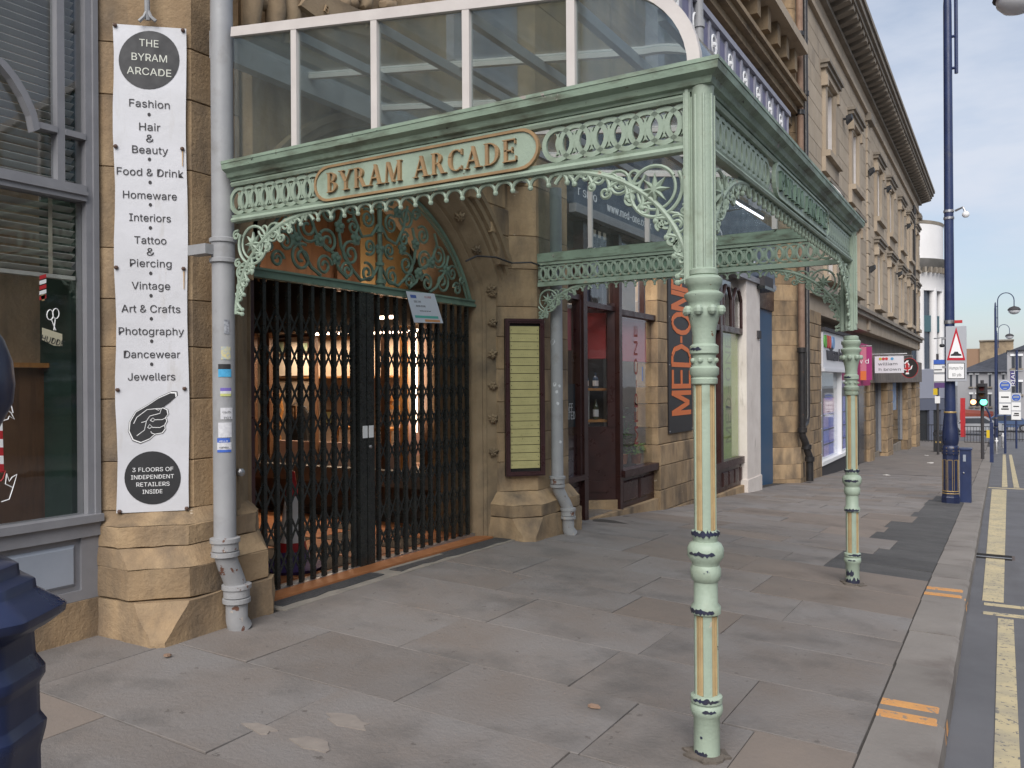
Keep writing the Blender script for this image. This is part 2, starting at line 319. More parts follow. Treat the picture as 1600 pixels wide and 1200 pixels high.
# asphalt repair along the kerb: stepped left edge, traced course by course
edge = []
for px, py in ((1290, 890), (1300, 874), (1366, 864), (1352, 855), (1398, 851), (1404, 842), (1362, 837), (1386, 827), (1384, 821), (1428, 814), (1424, 805), (1440, 795), (1446, 786), (1462, 776)): edge.append(PG(px, py))
courses = []
y = .9; rr = random.Random(11)
while y < 24.8:
    d = rr.uniform(.5, .86); courses.append((y, y+d)); y += d
def patch_x(yc):
    if yc < 8.05 or yc > 17.6: return None
    best = min(edge, key=lambda p: abs(p[1]-yc)); return best[0]
def slab(x0, x1, y0, y1, m, name='flagstone', parent=pave, top=0.0, g=.003):
    j = [rr.uniform(-.005, .004) for _ in range(4)]
    x0 += g; x1 -= g; y0 += g; y1 -= g; c = .002
    P = lambda x, y, dz: (x, y, gz(x, y)+top+dz)
    b = MB(); b.rings([[P(x0, y0, -.05), P(x1, y0, -.05), P(x1, y1, -.05), P(x0, y1, -.05)],
                       [P(x0, y0, j[0]-c), P(x1, y0, j[1]-c), P(x1, y1, j[2]-c), P(x0, y1, j[3]-c)],
                       [P(x0+c, y0+c, j[0]), P(x1-c, y0+c, j[1]), P(x1-c, y1-c, j[2]), P(x0+c, y1-c, j[3])]])
    return b.build(name, m, parent)
patches = []
for (y0, y1) in courses:
    lim = xk((y0+y1)/2)-.004; pe = patch_x((y0+y1)/2)
    x = -4.8 if y0 < 3.0 else (-4.15 if y0 < 8.3 else -4.25)
    end = lim if pe is None else max(min(pe, lim-.05), x+.3)
    if pe is not None: patches.append((end, lim, y0, y1))
    while x < end-.02:
        wd = rr.uniform(.55, 1.35); x1 = x+wd
        if end-x1 < .35: x1 = end
        slab(x, x1, y0, y1, FLAG_B if rr.random() < .2 else FLAG); x = x1
for k, (x0, x1, y0, y1) in enumerate(patches): slab(x0, x1, y0, y1, TARMAC_D, 'asphalt_patch', g=-.001 if k % 3 else .001)
# kerb
kerb = tag(MB().rings([[(xk(y)+.03, y, gz(-.6, y)-.03), (xk(y)+.27, y, gz(-.6, y)-.03), (xk(y)+.27, y, gz(-.6, y)-.3), (xk(y)+.03, y, gz(-.6, y)-.3)] for y in ys if y <= 60]).build('kerb', JOINT), 'stone kerb along the pavement edge', kind='structure')
y = .3
while y < 52:
    ln = rr.uniform(.75, 1.25)*(1 if y < 20 else 1.8); y1 = y+ln; x0, x1 = xk(y)+.002, xk(y)+.295; c = .012
    dz = rr.uniform(-.004, .004); g = lambda yy: gz(-.6, yy)+dz
    b = MB(); b.rings([[(x0, yy, g(yy)-.25), (x0, yy, g(yy)), (x1-c*2, yy, g(yy)), (x1, yy, g(yy)-c*1.6), (x1+.012, yy, g(yy)-.25)] for yy in (y+.003, y1-.003)])
    b.build('kerbstone', KERB, kerb); y = y1
for yc in (PG(1425, 1104)[1], PG(1420, 1122)[1], PG(1475, 921)[1], PG(1475, 930)[1]):
    b = MB(); x0, x1 = xk(yc)+.006, xk(yc)+.287; hw = .042
    b.rings([[(x0, yy, gz(-.6, yy)+.006), (x1-.03, yy, gz(-.6, yy)+.006), (x1+.008, yy, gz(-.6, yy)-.02), (x1+.016, yy, gz(-.6, yy)-.1)]+[(x1+.006, yy, gz(-.6, yy)-.1), (x1-.03, yy, gz(-.6, yy)-.002), (x0, yy, gz(-.6, yy)-.002)] for yy in (yc-hw, yc+hw)])
    b.build('paint_stripe', ORANGE, kerb)
def roadstrip(xa, xb, y0, y1, m=YELLOW, name='yellow_line'):
    n = max(2, int((y1-y0)/2.5)+1); yy = [y0+(y1-y0)*i/(n-1) for i in range(n)]
    MB().rings([[(xa(t), t, gy(t, xa(t))+.006), (xb(t), t, gy(t, xb(t))+.006), (xb(t), t, gy(t, xb(t))-.01), (xa(t), t, gy(t, xa(t))-.01)] for t in yy]).build(name, m, road)
c = lambda v: (lambda t: v)
roadstrip(c(-.047), c(.055), .5, 7.3)
roadstrip(c(.13), c(.23), .5, 7.35)
roadstrip(c(-.15), c(1.9), 7.42, 7.50)
roadstrip(c(-.15), c(1.9), 7.80, 7.88)
roadstrip(lambda t: -.165-.006*(t-8), lambda t: -.01+.004*(t-8), 8.0, 22.5)
roadstrip(c(-.33), c(2.2), 23.0, 23.2)
roadstrip(c(-.05), c(.07), 23.6, 46); roadstrip(c(.2), c(.32), 23.6, 46)
# gully grate beside the kerb
g0 = PZ(1560, 866, gy(9.9)); gx, gyy = -.12, g0[1]
gt = thing('drain_grate', (gx, gyy, gy(gyy)), 'rusty iron drain grate set in the road beside the kerb', 'drain')
MB().box(gx-.2, gx+.22, gyy-.17, gyy+.17, gy(gyy)-.03, gy(gyy)+.006).build('frame', mat('rusty_iron', (.06, .05, .045), (.09, .06, .045), sc=20, rough=.6), gt)
for k in range(6): MB().box(gx-.17, gx+.19, gyy-.14+k*.05, gyy-.11+k*.05, gy(gyy)+.006, gy(gyy)+.013).build('bar', STEEL if k == 2 else DARK, gt)
# ================================================================== the canopy
CX0, CXW, CN, CF = -1.085, -4.06, 3.39, 7.29     # front line, wall end, near side, far side
can = thing('glass_canopy', (CX0, CN, 0), 'pale green cast iron entrance canopy with white framed glass roof and two posts', 'canopy')
RINGR = .0835
def ring_mesh():
    b = MB(); n = 22; loops = []
    for i in range(n+1):
        a = 2*math.pi*i/n; ca, sa = math.cos(a), math.sin(a); loop = []
        for rr_, w_ in ((RINGR, -.008), (RINGR, .008), (RINGR-.011, .012), (RINGR-.022, .008), (RINGR-.022, -.008)): loop.append((rr_*ca, w_, rr_*sa))
        loops.append(loop)
    b.rings(loops, True, False); return b.mesh('ring', GREEN, True)
RING = ring_mesh()
def web_mesh():       # pinched diamond where two rings cross
    b = MB(); pts = [(.012, .052), (.004, .034), (.011, .015), (.013, 0), (.011, -.015), (.004, -.034), (.012, -.052), (0, -.046), (-.012, -.052), (-.004, -.034), (-.011, -.015), (-.013, 0), (-.011, .015), (-.004, .034), (-.012, .052), (0, .046)]
    b.prism(pts, lambda u, v, w_: (u, w_, v), -.007, .009); return b.mesh('web', GREEN)
WEB = web_mesh()
def scallop_mesh(wd=.098, h=.043):
    b = MB(); pts = []; n = 9
    for i in range(n): a = math.pi*i/(n-1); pts.append((-wd/2*math.cos(a), 0, -h+h*math.sin(a)))
    b.tube(pts, .0095, 6); b.ball((wd/2, 0, -h-.006), .0135, 7); return b.mesh('scallop', GREEN, True)
SCAL = scallop_mesh()
def spiral(cx, cy, r0, r1, a0, turns, n=26):
    return [(cx+(r0+(r1-r0)*i/n)*math.cos(a0+turns*2*math.pi*i/n), cy+(r0+(r1-r0)*i/n)*math.sin(a0+turns*2*math.pi*i/n)) for i in range(n+1)]
BW, BH = .64, .545                                  # bracket: reach along the beam, drop
def arc(t):   # t 0 at the beam end, 1 at the post foot
    a = t*math.pi/2; return (BW*(1-math.sin(a))+.012, -BH*(1-math.cos(a)))
def bracket_meshes():
    P = lambda pts: [(u, 0, v) for u, v in pts]
    rim = MB(); rim.tube(P([arc(i/22) for i in range(23)]), .0125, 8); rim.tube(P([(u+.022, v+.02) for u, v in (arc(i/22) for i in range(20))]), .006, 6)
    sc = MB()
    sc.tube(P(spiral(.165, -.135, .128, .10, 2.6, 1.0)), .009, 6)
    sc.tube(P(spiral(.165, -.135, .10, .075, 2.0, .8)), .007, 6)
    for (x, y, r, a, tn) in ((.335, -.088, .062, 1.0, 1.6), (.335, -.088, .03, 2.4, 1.2), (.435, -.05, .036, .3, 1.5), (.5, -.034, .022, 0, 1.4), (.255, -.06, .045, 3.2, 1.1), (.06, -.30, .045, 1, 1.5), (.055, -.385, .034, 2.5, 1.5), (.045, -.45, .024, .4, 1.4), (.115, -.275, .034, 4.4, 1.3), (.03, -.24, .026, 1.2, 1.2), (.40, -.12, .03, 2, 1.4), (.47, -.085, .02, 1, 1.3), (.215, -.215, .03, 0, 1.4), (.09, -.36, .026, 3, 1.3), (.28, -.16, .03, 4, 1.4), (.14, -.29, .024, 5, 1.3), (.02, -.07, .03, 1, 1.3), (.03, -.42, .02, 3, 1.2), (.575, -.018, .014, 1, 1.2)):
        sc.tube(P(spiral(x, y, r, r*.22, a, tn)), .008, 5)
    sc.tube(P([(.54, -.02), (.45, -.03), (.36, -.04), (.29, -.1), (.26, -.2), (.2, -.25)]), .007, 6); sc.tube(P([(.03, -.5), (.035, -.4), (.03, -.3), (.06, -.25), (.1, -.24)]), .007, 6)
    lf = MB()
    star = []
    for k in range(16):
        a = 2*math.pi*k/16; r_ = .072 if k % 2 == 0 else .03; star.append((.165+r_*math.cos(a), -.135+r_*math.sin(a)))
    lf.rings([[(.165+(u-.165)*k_, w_, -.135+(v+.135)*k_) for u, v in star] for w_, k_ in ((-.018, .35), (-.006, 1), (.006, 1), (.018, .35))]); bd_ = MB().ball((.165, 0, -.135), .024, 8)
    return rim.mesh('bracket_rim', GREEN, True), sc.mesh('bracket_scroll', GREEN, True), lf.mesh('bracket_flower', GREEN, True)
BR = bracket_meshes()
def arc_scallops():
    out = []; T_ = [.0]
    while T_[-1] < .97:      # equal chord steps along the arc
        t = T_[-1]; p = arc(t)
        while math.hypot(arc(t)[0]-p[0], arc(t)[1]-p[1]) < .098 and t < 1: t += .004
        T_.append(t)
    for a, c_ in zip(T_, T_[1:]):
        p, q_ = arc(a), arc(c_); d = (q_[0]-p[0], q_[1]-p[1]); l = math.hypot(*d); n_ = (-d[1]/l, d[0]/l)
        if n_[1] > 0 or n_[0] < -.01: n_ = (-n_[0], -n_[1])
        b = MB(); pts = []
        for i in range(10):
            f_ = i/9; e = math.sin(math.pi*f_); m_ = arc(a+(c_-a)*f_); pts.append((m_[0]+n_[0]*.046*(1-e), 0, m_[1]+n_[1]*.046*(1-e)))
        b.tube(pts, .0095, 6); b.ball((pts[-1][0]+n_[0]*.006, 0, pts[-1][2]+n_[1]*.006), .014, 7); out.append(b.mesh('scallop', GREEN, True))
    return out
SCB = arc_scallops()
def serif(ch):
    """outline strokes of a serif capital in a 0..w by 0..1 box: list of polygons, width"""
    T, t, s_ = .135, .05, .04
    def vs_(x, w_, foot=True, top=True):
        o = [[(x, 0), (x+w_, 0), (x+w_, 1), (x, 1)]]
        if foot: o.append([(x-.06, 0), (x+w_+.06, 0), (x+w_+.06, s_), (x-.06, s_)])
        if top: o.append([(x-.06, 1-s_), (x+w_+.06, 1-s_), (x+w_+.06, 1), (x-.06, 1)])
        return o
    def dia(xa, ya, xb, yb, w_): return [[(xa, ya), (xa+w_, ya), (xb+w_, yb), (xb, yb)]]
    def bowl(x, y0, y1, rx, a0=-90, a1=90, th=.16):
        n = 12; ry = (y1-y0)/2; cy = (y0+y1)/2; o = []
        A = [R(a0+(a1-a0)*i/n) for i in range(n+1)]; ring = lambda a: ((x+rx*math.cos(a), cy+ry*math.sin(a)), (x+(rx-th*(.35+.65*abs(math.cos(a))))*math.cos(a), cy+(ry-t)*math.sin(a)))
        for i in range(n):
            p, q = ring(A[i]); p2, q2 = ring(A[i+1]); o.append([p, p2, q2, q])
        return o
    if ch == 'B': return vs_(.08, T)+bowl(.25, .5, 1, .30)+bowl(.25, 0, .54, .36), .68
    if ch == 'Y': return vs_(.28, T, True, False)[:0]+[[(.29, 0), (.29+T, 0), (.29+T, .45), (.29, .45)], [(.2, 0), (.55, 0), (.55, s_), (.2, s_)]]+dia(.29, .42, .02, 1, T)+dia(.36, .42, .62, 1, t)+[[(-.04, .955), (.27, .955), (.27, 1), (-.04, 1)], [(.54, .955), (.76, .955), (.76, 1), (.54, 1)]], .74
    if ch == 'R': return vs_(.08, T)+bowl(.25, .46, 1, .30)+dia(.30, .5, .52, 0, T)+[[(.5, 0), (.78, 0), (.78, s_), (.5, s_)]], .76
    if ch == 'A': return dia(.05, 0, .36, 1, t)+dia(.55, 0, .30, 1, T)+[[(.2, .32), (.58, .32), (.58, .38), (.2, .38)], [(-.03, 0), (.2, 0), (.2, s_), (-.03, s_)], [(.46, 0), (.82, 0), (.82, s_), (.46, s_)]], .8
    if ch == 'M': return dia(.06, 0, .12, 1, t)+dia(.42, 0, .12, 1, .14)+dia(.42, 0, .76, 1, t)+vs_(.74, T)+[[(-.02, 0), (.2, 0), (.2, s_), (-.02, s_)]], .98
    if ch == 'C': return bowl(.42, 0, 1, .40, 48, 312, .18)+[[(.66, .72), (.72, .72), (.72, .98), (.66, .98)], [(.66, .04), (.70, .04), (.70, .22), (.66, .22)]], .76
    if ch == 'D': return vs_(.08, T)+bowl(.25, 0, 1, .47), .78
    if ch == 'E': return vs_(.08, T)+[[(.1, .945), (.6, .945), (.6, 1), (.1, 1)], [(.1, 0), (.64, 0), (.64, .055), (.1, .055)], [(.1, .48), (.48, .48), (.48, .535), (.1, .535)], [(.555, .78), (.6, .78), (.6, 1), (.555, 1)], [(.595, 0), (.64, 0), (.64, .24), (.595, .24)], [(.44, .38), (.48, .38), (.48, .64), (.44, .64)]], .7
    return [], .42
def side(name, A, u, n_out, ln, plate=None, plate_side=1, backed=False, ringm=None, mit=(0, 0), gold=True):
    """one run of the canopy edge. A = start at z 0, u = unit run, n_out = outward; ln = length; plate = (s0, s1)"""
    A, u, no = Vector(A), Vector(u), Vector(n_out); up = Vector((0, 0, 1))
    Wp = lambda s, o, z: A+u*s+no*o+up*z
    def run(prof, nm, m, par, s0=0, s1=ln, smooth=False):
        return MB().rings([[Wp(s, o, z) for o, z in prof] for s in (s0, s1)]).build(nm, m, par, smooth)
    beam = run([(-.022, 2.80), (.022, 2.80), (.03, 2.815), (.022, 2.828), (-.022, 2.828)], name, GREEN, can)
    def mitred(prof, nm):
        return MB().rings([[Wp((-(.05+max(0, o)) if mit[0] else 0) if e == 0 else ln+(.05+max(0, o) if mit[1] else 0), o, z) for o, z in prof] for e in (0, 1)]).build(nm, GREEN_G, beam)
    mitred([(-.03, 2.83), (.03, 2.83), (.034, 2.842), (.052, 2.848), (.062, 2.872), (.092, 2.888), (.097, 2.918), (-.03, 2.918)], 'gutter')
    mitred([(.06, 2.919), (.1, 2.919), (.1, 2.936), (.06, 2.936)], 'gutter_lip')
    run([(-.024, 2.585), (.024, 2.585), (.03, 2.597), (.024, 2.61), (.015, 2.614), (.02, 2.628), (-.02, 2.628)], 'bottom_rail', GREEN, beam)
    if backed: run([(.005, 2.62), (.012, 2.62), (.012, 2.81), (.005, 2.81)], 'back_plate', GREEN_D, beam, *backed)
    ang = math.atan2(u.y, u.x); s = .05; cnt = 0
    while s < ln-.02:
        if not (plate and plate[0]-.03 < s < plate[1]+.03):
            p = Wp(s, 0, 2.714); place(RING if not ringm else ringm, 'ring', beam, p, (0, 0, ang))
            place(WEB, 'web', beam, Wp(s, 0, 2.714), (0, 0, ang))
        s += .0865
    ang2 = ang
    def edge_z(s):   # lower edge: straight with bracket arcs at both ends
        for q in (s, ln-s):
            if q < BW+.012:
                lo, hi = 0., 1.
                for _ in range(24):
                    mid = (lo+hi)/2
                    if arc(mid)[0] > q: lo = mid
                    else: hi = mid
                return 2.578+arc(lo)[1], lo
        return 2.578, 0
    # scallops on the straight middle
    s = BW; st = .098
    while s < ln-BW+.02:
        place(SCAL, 'scallop', beam, Wp(s, 0, 2.58), (0, 0, ang)); s += st
    for end in (0, 1):
        base = Wp(0, 0, 2.578) if end == 0 else Wp(ln, 0, 2.578); a_ = ang if end == 0 else ang+math.pi
        br = place(BR[0], 'bracket', beam, base, (0, 0, a_)) if False else place(BR[0], 'bracket', can, base, (0, 0, a_))
        place(BR[1], 'scroll', br, base, (0, 0, a_)); place(BR[2], 'flower', br, base, (0, 0, a_))
        for me_ in SCB: place(me_, 'scallop', br, base, (0, 0, a_))
    if plate:
        s0, s1 = plate; hh = .098; n = 10; poly = [(s0+hh+(hh)*math.cos(R(90+180*i/n)), hh*math.sin(R(90+180*i/n))) for i in range(n+1)]+[(s1-hh+hh*math.cos(R(-90+180*i/n)), hh*math.sin(R(-90+180*i/n))) for i in range(n+1)]
        inn = [((s0+s1)/2+(q-(s0+s1)/2)*(1-.026/(s1-s0)), z*.87) for q, z in poly]
        f0 = lambda q, z, w_: Wp(q, w_*plate_side, 2.714+z)
        pl = MB().prism(inn, f0, .008, .026).build('name_plate', GREEN, beam)
        rm = MB(); rm.rings([[f0(q, z, .012) for q, z in poly], [f0(q, z, .034) for q, z in poly], [f0(q, z, .034) for q, z in inn], [f0(q, z, .012) for q, z in inn], [f0(q, z, .012) for q, z in poly]], True, False)
        rm.build('plate_rim', GOLD if gold else GREEN, beam)
        lets = 'BYRAM ARCADE'; H = .108; gap = .085; tw = sum((.42 if c_ == ' ' else serif(c_)[1])+gap for c_ in lets)*H
        k = (s1-s0-.2)/tw; cur = (s0+s1)/2-(s1-s0-.2)/2
        if plate_side*1 < 0: pass
        for c_ in lets:
            polys, wd = serif(c_)
            if polys:
                b = MB()
                for i_, pl_ in enumerate(polys): b.prism([(cur+x*H*k, -H/2+y_*H) for x, y_ in pl_], f0, .024, .042+.0006*(i_ % 5))
                b.build('letter', GOLD if gold else GREEN_D, beam)
            cur += (wd+gap)*H*k
    return beam
NW = -3.985
near = side('beam', (NW, CN, 0), (1, 0, 0), (0, -1, 0), CX0-NW-.05, plate=(.69, 2.125), mit=(0, 1))
front = side('beam', (CX0, CN+.05, 0), (0, 1, 0), (1, 0, 0), CF-CN-.1, plate=(1.1, 2.7), mit=(1, 1), gold=False)
farb = side('beam', (CX0-.05, CF, 0), (-1, 0, 0), (0, 1, 0), CX0-CXW, backed=(.75, 2.25), mit=(1, 0))
# gutter corners
for yy in (CN, CF):
    MB().box(CX0-.075, CX0+.028, yy-.028, yy+.028, 2.835, 2.915).build('corner_block', GREEN_G, can)
# posts
PROF = [(.0575, 0), (.0545, .02), (.0545, .175), (.062, .185), (.069, .205), (.066, .225), (.058, .232), (.066, .24), (.066, .262), (.05, .27)]
P2 = [(.05, .605), (.0615, .612), (.0625, .64), (.05, .655), (.05, .745), (.058, .752), (.064, .775), (.064, .80), (.056, .815), (.06, .83), (.0755, .85), (.076, .885), (.066, .905), (.05, .915), (.052, .93), (.058, .94), (.058, .958), (.045, .962)]
P3 = [(.045, 1.575), (.054, 1.58), (.056, 1.6), (.05, 1.607), (.061, 1.62), (.061, 1.645), (.049, 1.655), (.049, 1.70), (.06, 1.708), (.06, 1.738), (.047, 1.748), (.047, 1.775), (.053, 1.82), (.064, 1.86), (.072, 1.885), (.066, 1.9), (.066, 1.925), (.082, 1.945), (.082, 1.957), (.063, 1.97), (.07, 1.992), (.077, 2.0), (.077, 2.022), (.062, 2.035)]
def post(x, y, name='post'):
    z0 = gz(x, y)-.01; k = 2.84-z0; q = z0
    T = lambda pr: [(r, q+z*(1 if True else k)) for r, z in pr]
    sh = MB().lathe(PROF, (x, y, q), 20).build(name, GREEN_P, can, True)
    MB().lathe(P2, (x, y, q), 20).build('moulded_collar', GREEN_P, sh, True); MB().lathe(P3, (x, y, q), 20).build('capital', GREEN_P, sh, True)
    for (za, zb, r_) in ((.262, .61, .0505), (.65, .75, .0475), (.955, 1.58, .0465)):
        core = MB(); core.lathe([(r_-.006, za), (r_-.006, zb)], (x, y, q), 16); core.build('fluted_panel', TAN, sh)
        for j in range(4):
            a0 = R(90*j+4); rib = MB(); m_ = 5; lo = []
            arcp = [(r_*math.cos(a0+R(42)*i/(m_-1)), r_*math.sin(a0+R(42)*i/(m_-1))) for i in range(m_)]; inn = [(c_*.8, s_*.8) for c_, s_ in reversed(arcp)]
            rib.zprism([(x+c_, y+s_) for c_, s_ in arcp+inn], q+za, q+zb); rib.build('rib', GREEN_P, sh)
            for da in (-.10, -.19):
                a = a0+da; MB().tube([(x+(r_-.006)*math.cos(a), y+(r_-.006)*math.sin(a), q+za+.01), (x+(r_-.006)*math.cos(a), y+(r_-.006)*math.sin(a), q+zb-.01)], .0035, 5).build('bead', TAN, sh)
    for j in range(8):
        a = R(45*j); MB().ball((x+.05*math.cos(a), y+.05*math.sin(a), q+1.678), .012, 6).build('stud', GREEN_P, sh)
        cx_, cy_ = x+.073*math.cos(a), y+.073*math.sin(a); MB().ball((cx_, cy_, q+1.888), .021, 8, (1, 1, 1.1)).build('acanthus_lobe', GREEN_P, sh)
    # upper square shaft with clasping mouldings
    zt = 2.85
    MB().lathe([(.05, 2.03), (.046, 2.07), (.046, 2.82), (.05, 2.85)], (x, y, q*0), 20).build('upper_shaft', GREEN_P, sh, True)
    sg_ = 1 if y < 5 else -1
    MB().box(x-.075, x-.046, y-.03, y+.03, 2.02, zt-.002).build('bracket_strip', GREEN_P, sh); MB().box(x-.066, x-.05, y-.036, y-.03, 2.03, zt-.004).build('strip_bead', GREEN_P, sh)
    ys_ = (y+.046, y+.075) if sg_ > 0 else (y-.075, y-.046)
    MB().box(x-.03, x+.03, ys_[0], ys_[1], 2.02, zt-.002).build('bracket_strip', GREEN_P, sh)
    for a in range(0, 360, 45): MB().tube([(x+.047*math.cos(R(a+22)), y+.047*math.sin(R(a+22)), 2.08), (x+.047*math.cos(R(a+22)), y+.047*math.sin(R(a+22)), 2.81)], .006, 6).build('fillet', GREEN_P, sh)
    MB().lathe([(.045, 2.03), (.06, 2.04), (.06, 2.06), (.045, 2.07)], (x, y, q), 16).build('neck_ring', GREEN_P, sh, True)
    # bare patches where the paint has gone
    rp_ = random.Random(int(y*10))
    for (za, r_, span, hh) in ((.949, .0585, 3.4, .020), (.625, .063, 2.2, .018), (.212, .069, .9, .012), (.255, .0665, 1.9, .014), (.868, .0765, 1.6, .017), (.03, .0548, 2.6 if y > 6 else 1.2, .045 if y > 6 else .016), (1.725, .0605, 1.1, .012), (.10, .0546, 1.3 if y > 6 else .2, .06 if y > 6 else .01)):
        a = rp_.uniform(-2.3, -1.2)-span*.3; n_ = max(6, int(span*9)); top_, bot_ = [], []
        for i in range(n_+1):
            e_ = math.sin(math.pi*i/n_)**.4; aa = a+span*i/n_; top_.append((aa, za+hh*e_*rp_.uniform(.15, 1))); bot_.append((aa, za-hh*e_*rp_.uniform(.1, .8)))
        lo = [[(x+(r_+d)*math.cos(aa), y+(r_+d)*math.sin(aa), q+zz) for aa, zz in top_+bot_[::-1]] for d in (-.006, .0016)]
        m_ = len(top_); b = MB(); nn_ = 2*m_
        for l_ in lo: b.v += l_
        for i in range(m_-1):
            b.f.append((nn_+i, nn_+i+1, nn_+nn_-2-i, nn_+nn_-1-i))
        for i in range(nn_): k_ = (i+1) % nn_; b.f.append((i, k_, nn_+k_, nn_+i))
        b.build('bare_patch', NAVYCHIP, sh)
    return sh
post(CX0, CN); post(CX0, CF)
for yy, s_ in ((CN, 1), (CF, 2)):
    rg_ = random.Random(s_); pts = [(CX0+.085*rg_.uniform(.8, 1.35)*math.cos(2*math.pi*i/18), yy+.085*rg_.uniform(.8, 1.35)*math.sin(2*math.pi*i/18)) for i in range(18)]
    MB().rings([[(u, v, gz(u, v)-.02) for u, v in pts], [(u, v, gz(u, v)+.005) for u, v in pts], [(CX0+(u-CX0)*.7, yy+(v-yy)*.7, gz(u, v)+.012) for u, v in pts]]).build('mortar_collar', mat('dirty_mortar', (.10, .085, .07), (.15, .125, .105), sc=25, rough=.95, bump=.8, bsc=80), can)
# glazed sides
def roofz(x):      # outline of the glazed end: straight fall then a quarter curve down to the gutter
    xa = -1.66
    if x <= xa: return 3.40+(xa-x)*.145
    t = (x-xa)/(CX0-.03-xa); return 2.94+(3.40-2.94)*math.sqrt(max(0, 1-t**2.1))
XT0 = [CXW-.1+(-1.66-CXW+.1)*i/8 for i in range(9)]+[-1.66+(CX0-.03+1.66)*math.sin(R(90*i/12)) for i in range(1, 13)]
MUL0 = [CXW-.1, -3.465, -2.872, -2.281, -1.699, CX0-.03]
def glazed_side(yy, nm, d, xs0=CXW-.1):
    fr = MB(); k = .028; lo = []; XT = [xs0]+[x for x in XT0 if x > xs0+.05]; MUL = [xs0]+MUL0[1:]
    for i, x in enumerate(XT):
        z = roofz(x); x2 = XT[min(i+1, len(XT)-1)]; x1 = XT[max(i-1, 0)]; tx, tz = x2-x1, roofz(x2)-roofz(x1); l = math.hypot(tx, tz); nx, nz = -tz/l, tx/l
        lo.append([(x+nx*a, yy+c_, z+nz*a) for a, c_ in ((k, -.018), (-k, -.018), (-k, .018), (k, .018))])
    top = fr.rings(lo).build(nm, WHITE, can)
    for x in MUL[1:-1]: MB().box(x-.021, x+.021, yy-.016, yy+.016, 2.93, roofz(x)-.02).build('mullion', WHITE, top)
    for i in range(5):
        a, c_ = MUL[i], MUL[i+1]; xs = [a]+[x for x in XT if a < x < c_]+[c_]
        poly = [(a, 2.92)]+[(x, max(2.921, roofz(x)-.02)) for x in xs]+([(c_, 2.92)] if roofz(c_) > 2.96 else [])
        MB().prism(poly, lambda u_, v_, w_: (u_, yy+w_, v_), .004, .009).build('pane', CANOPYG, top)
glazed_side(CN, 'side_frame', 1, -3.985); glazed_side(CF, 'side_frame', -1)
# roof: purlins along the street, rafters, curved panes
XT, MUL = XT0, MUL0
for x in MUL[1:-1]+[-1.27]:
    MB().box(x-.02, x+.02, CN+.02, CF-.02, roofz(x)-.085, roofz(x)-.03).build('purlin', GREY, can)
RY = [CN+.0+(CF-CN)*i/5 for i in range(6)]
for yy in RY[1:-1]:
    MB().rings([[(x, yy-.018, roofz(x)-.028), (x, yy+.018, roofz(x)-.028), (x, yy+.018, roofz(x)+.015), (x, yy-.018, roofz(x)+.015)] for x in XT]).build('rafter', WHITE, can)
for i in range(5):
    MB().rings([[(x, RY[i]+.02, roofz(x)), (x, RY[i+1]-.02, roofz(x)), (x, RY[i+1]-.02, roofz(x)+.007), (x, RY[i]+.02, roofz(x)+.007)] for x in XT]).build('roof_pane', ROOFG, can)
MB().box(CXW-.14, CXW-.06, CN, CF, roofz(CXW)-.12, roofz(CXW)+.05).build('wall_plate', GREY, can)
# ================================================================== arcade building, left part and arch
GX, AY, AZ, AR, ZS = -4.527, 5.37, 1.853, 1.517, 2.40
bld = thing('arcade_building', (-4.6, 5.4, 0), 'ochre sandstone Victorian arcade building with moulded arch entrance and chamfered piers', 'building')
wall = MB(); wall.box(-5.6, -5.2, -4, 2.9, -.3, 9); MB_back = wall.build('side_wall', STONE, bld)
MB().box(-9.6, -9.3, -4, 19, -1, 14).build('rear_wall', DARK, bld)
lp = MB().box(-5.15, -4.75, 3.1, 3.66, 0, 7.5).build('pier', JOINT, bld)
A = (-4.735, 2.98); B = (-4.347, 3.368)
pl_sh = [A, B, (-4.347, 3.74), (-4.50, 3.90), (-5.2, 3.90), (-5.2, 2.98)]
pl_base = [(-4.745, 2.955), (-4.20, 2.955), (-4.145, 3.01), (-4.145, 3.82), (-4.2, 3.885), (-5.2, 3.885), (-5.2, 2.955)]
def lofted(pa, za, pb, zb, nm, m, par): return MB().rings([[(x, y, za) for x, y in pa], [(x, y, zb) for x, y in pb]]).build(nm, m, par)
pl_top = [(-4.745, 2.955), (-4.37, 2.957), (-4.147, 3.17), (-4.147, 3.82), (-4.2, 3.885), (-5.2, 3.885), (-5.2, 2.955)]
weather(MB().rings([[(x, y, 0) for x, y in pl_base], [(x, y, .12) for x, y in pl_base], [(x, y, .33) for x, y in pl_top]]).build('block', STONE, lp), .011, 6, 1)
mid = [(-4.745, 2.96), (-4.42, 2.96), (-4.17, 3.20), (-4.17, 3.80), (-4.25, 3.87), (-5.2, 3.87), (-5.2, 2.96)]
weather(MB().course(mid, .335, .52).build('block', STONE, lp), .009, 5, 2)
mid2 = [(-4.74, 2.965), (-4.53, 2.975), (-4.26, 3.26), (-4.26, 3.78), (-4.34, 3.88), (-5.2, 3.88), (-5.2, 2.965)]
weather(lofted(mid, .52, mid2, .63, 'weathering', STONE, lp), .008, 5, 3)
weather(MB().course(mid2, .63, .76).build('block', STONE, lp), .008, 5, 4)
sh7 = [A, ((A[0]+B[0])/2, (A[1]+B[1])/2), B, (-4.347, 3.74), (-4.50, 3.90), (-5.2, 3.90), (-5.2, 2.98)]
weather(lofted(mid2, .76, sh7, .84, 'weathering', STONE, lp), .007, 5, 5)
# broach stop: pyramid turning the square base into the chamfer
z = .84
for yj in (722, 624, 542, 467, 387, 260, 147, 65, -60, -160, -300, -460):
    z1 = PD(170, yj, A, (.7071, .7071))[2]
    weather(MB().course(pl_sh, z, z1).build('block', STONE, lp), .0035, 3, z); z = z1
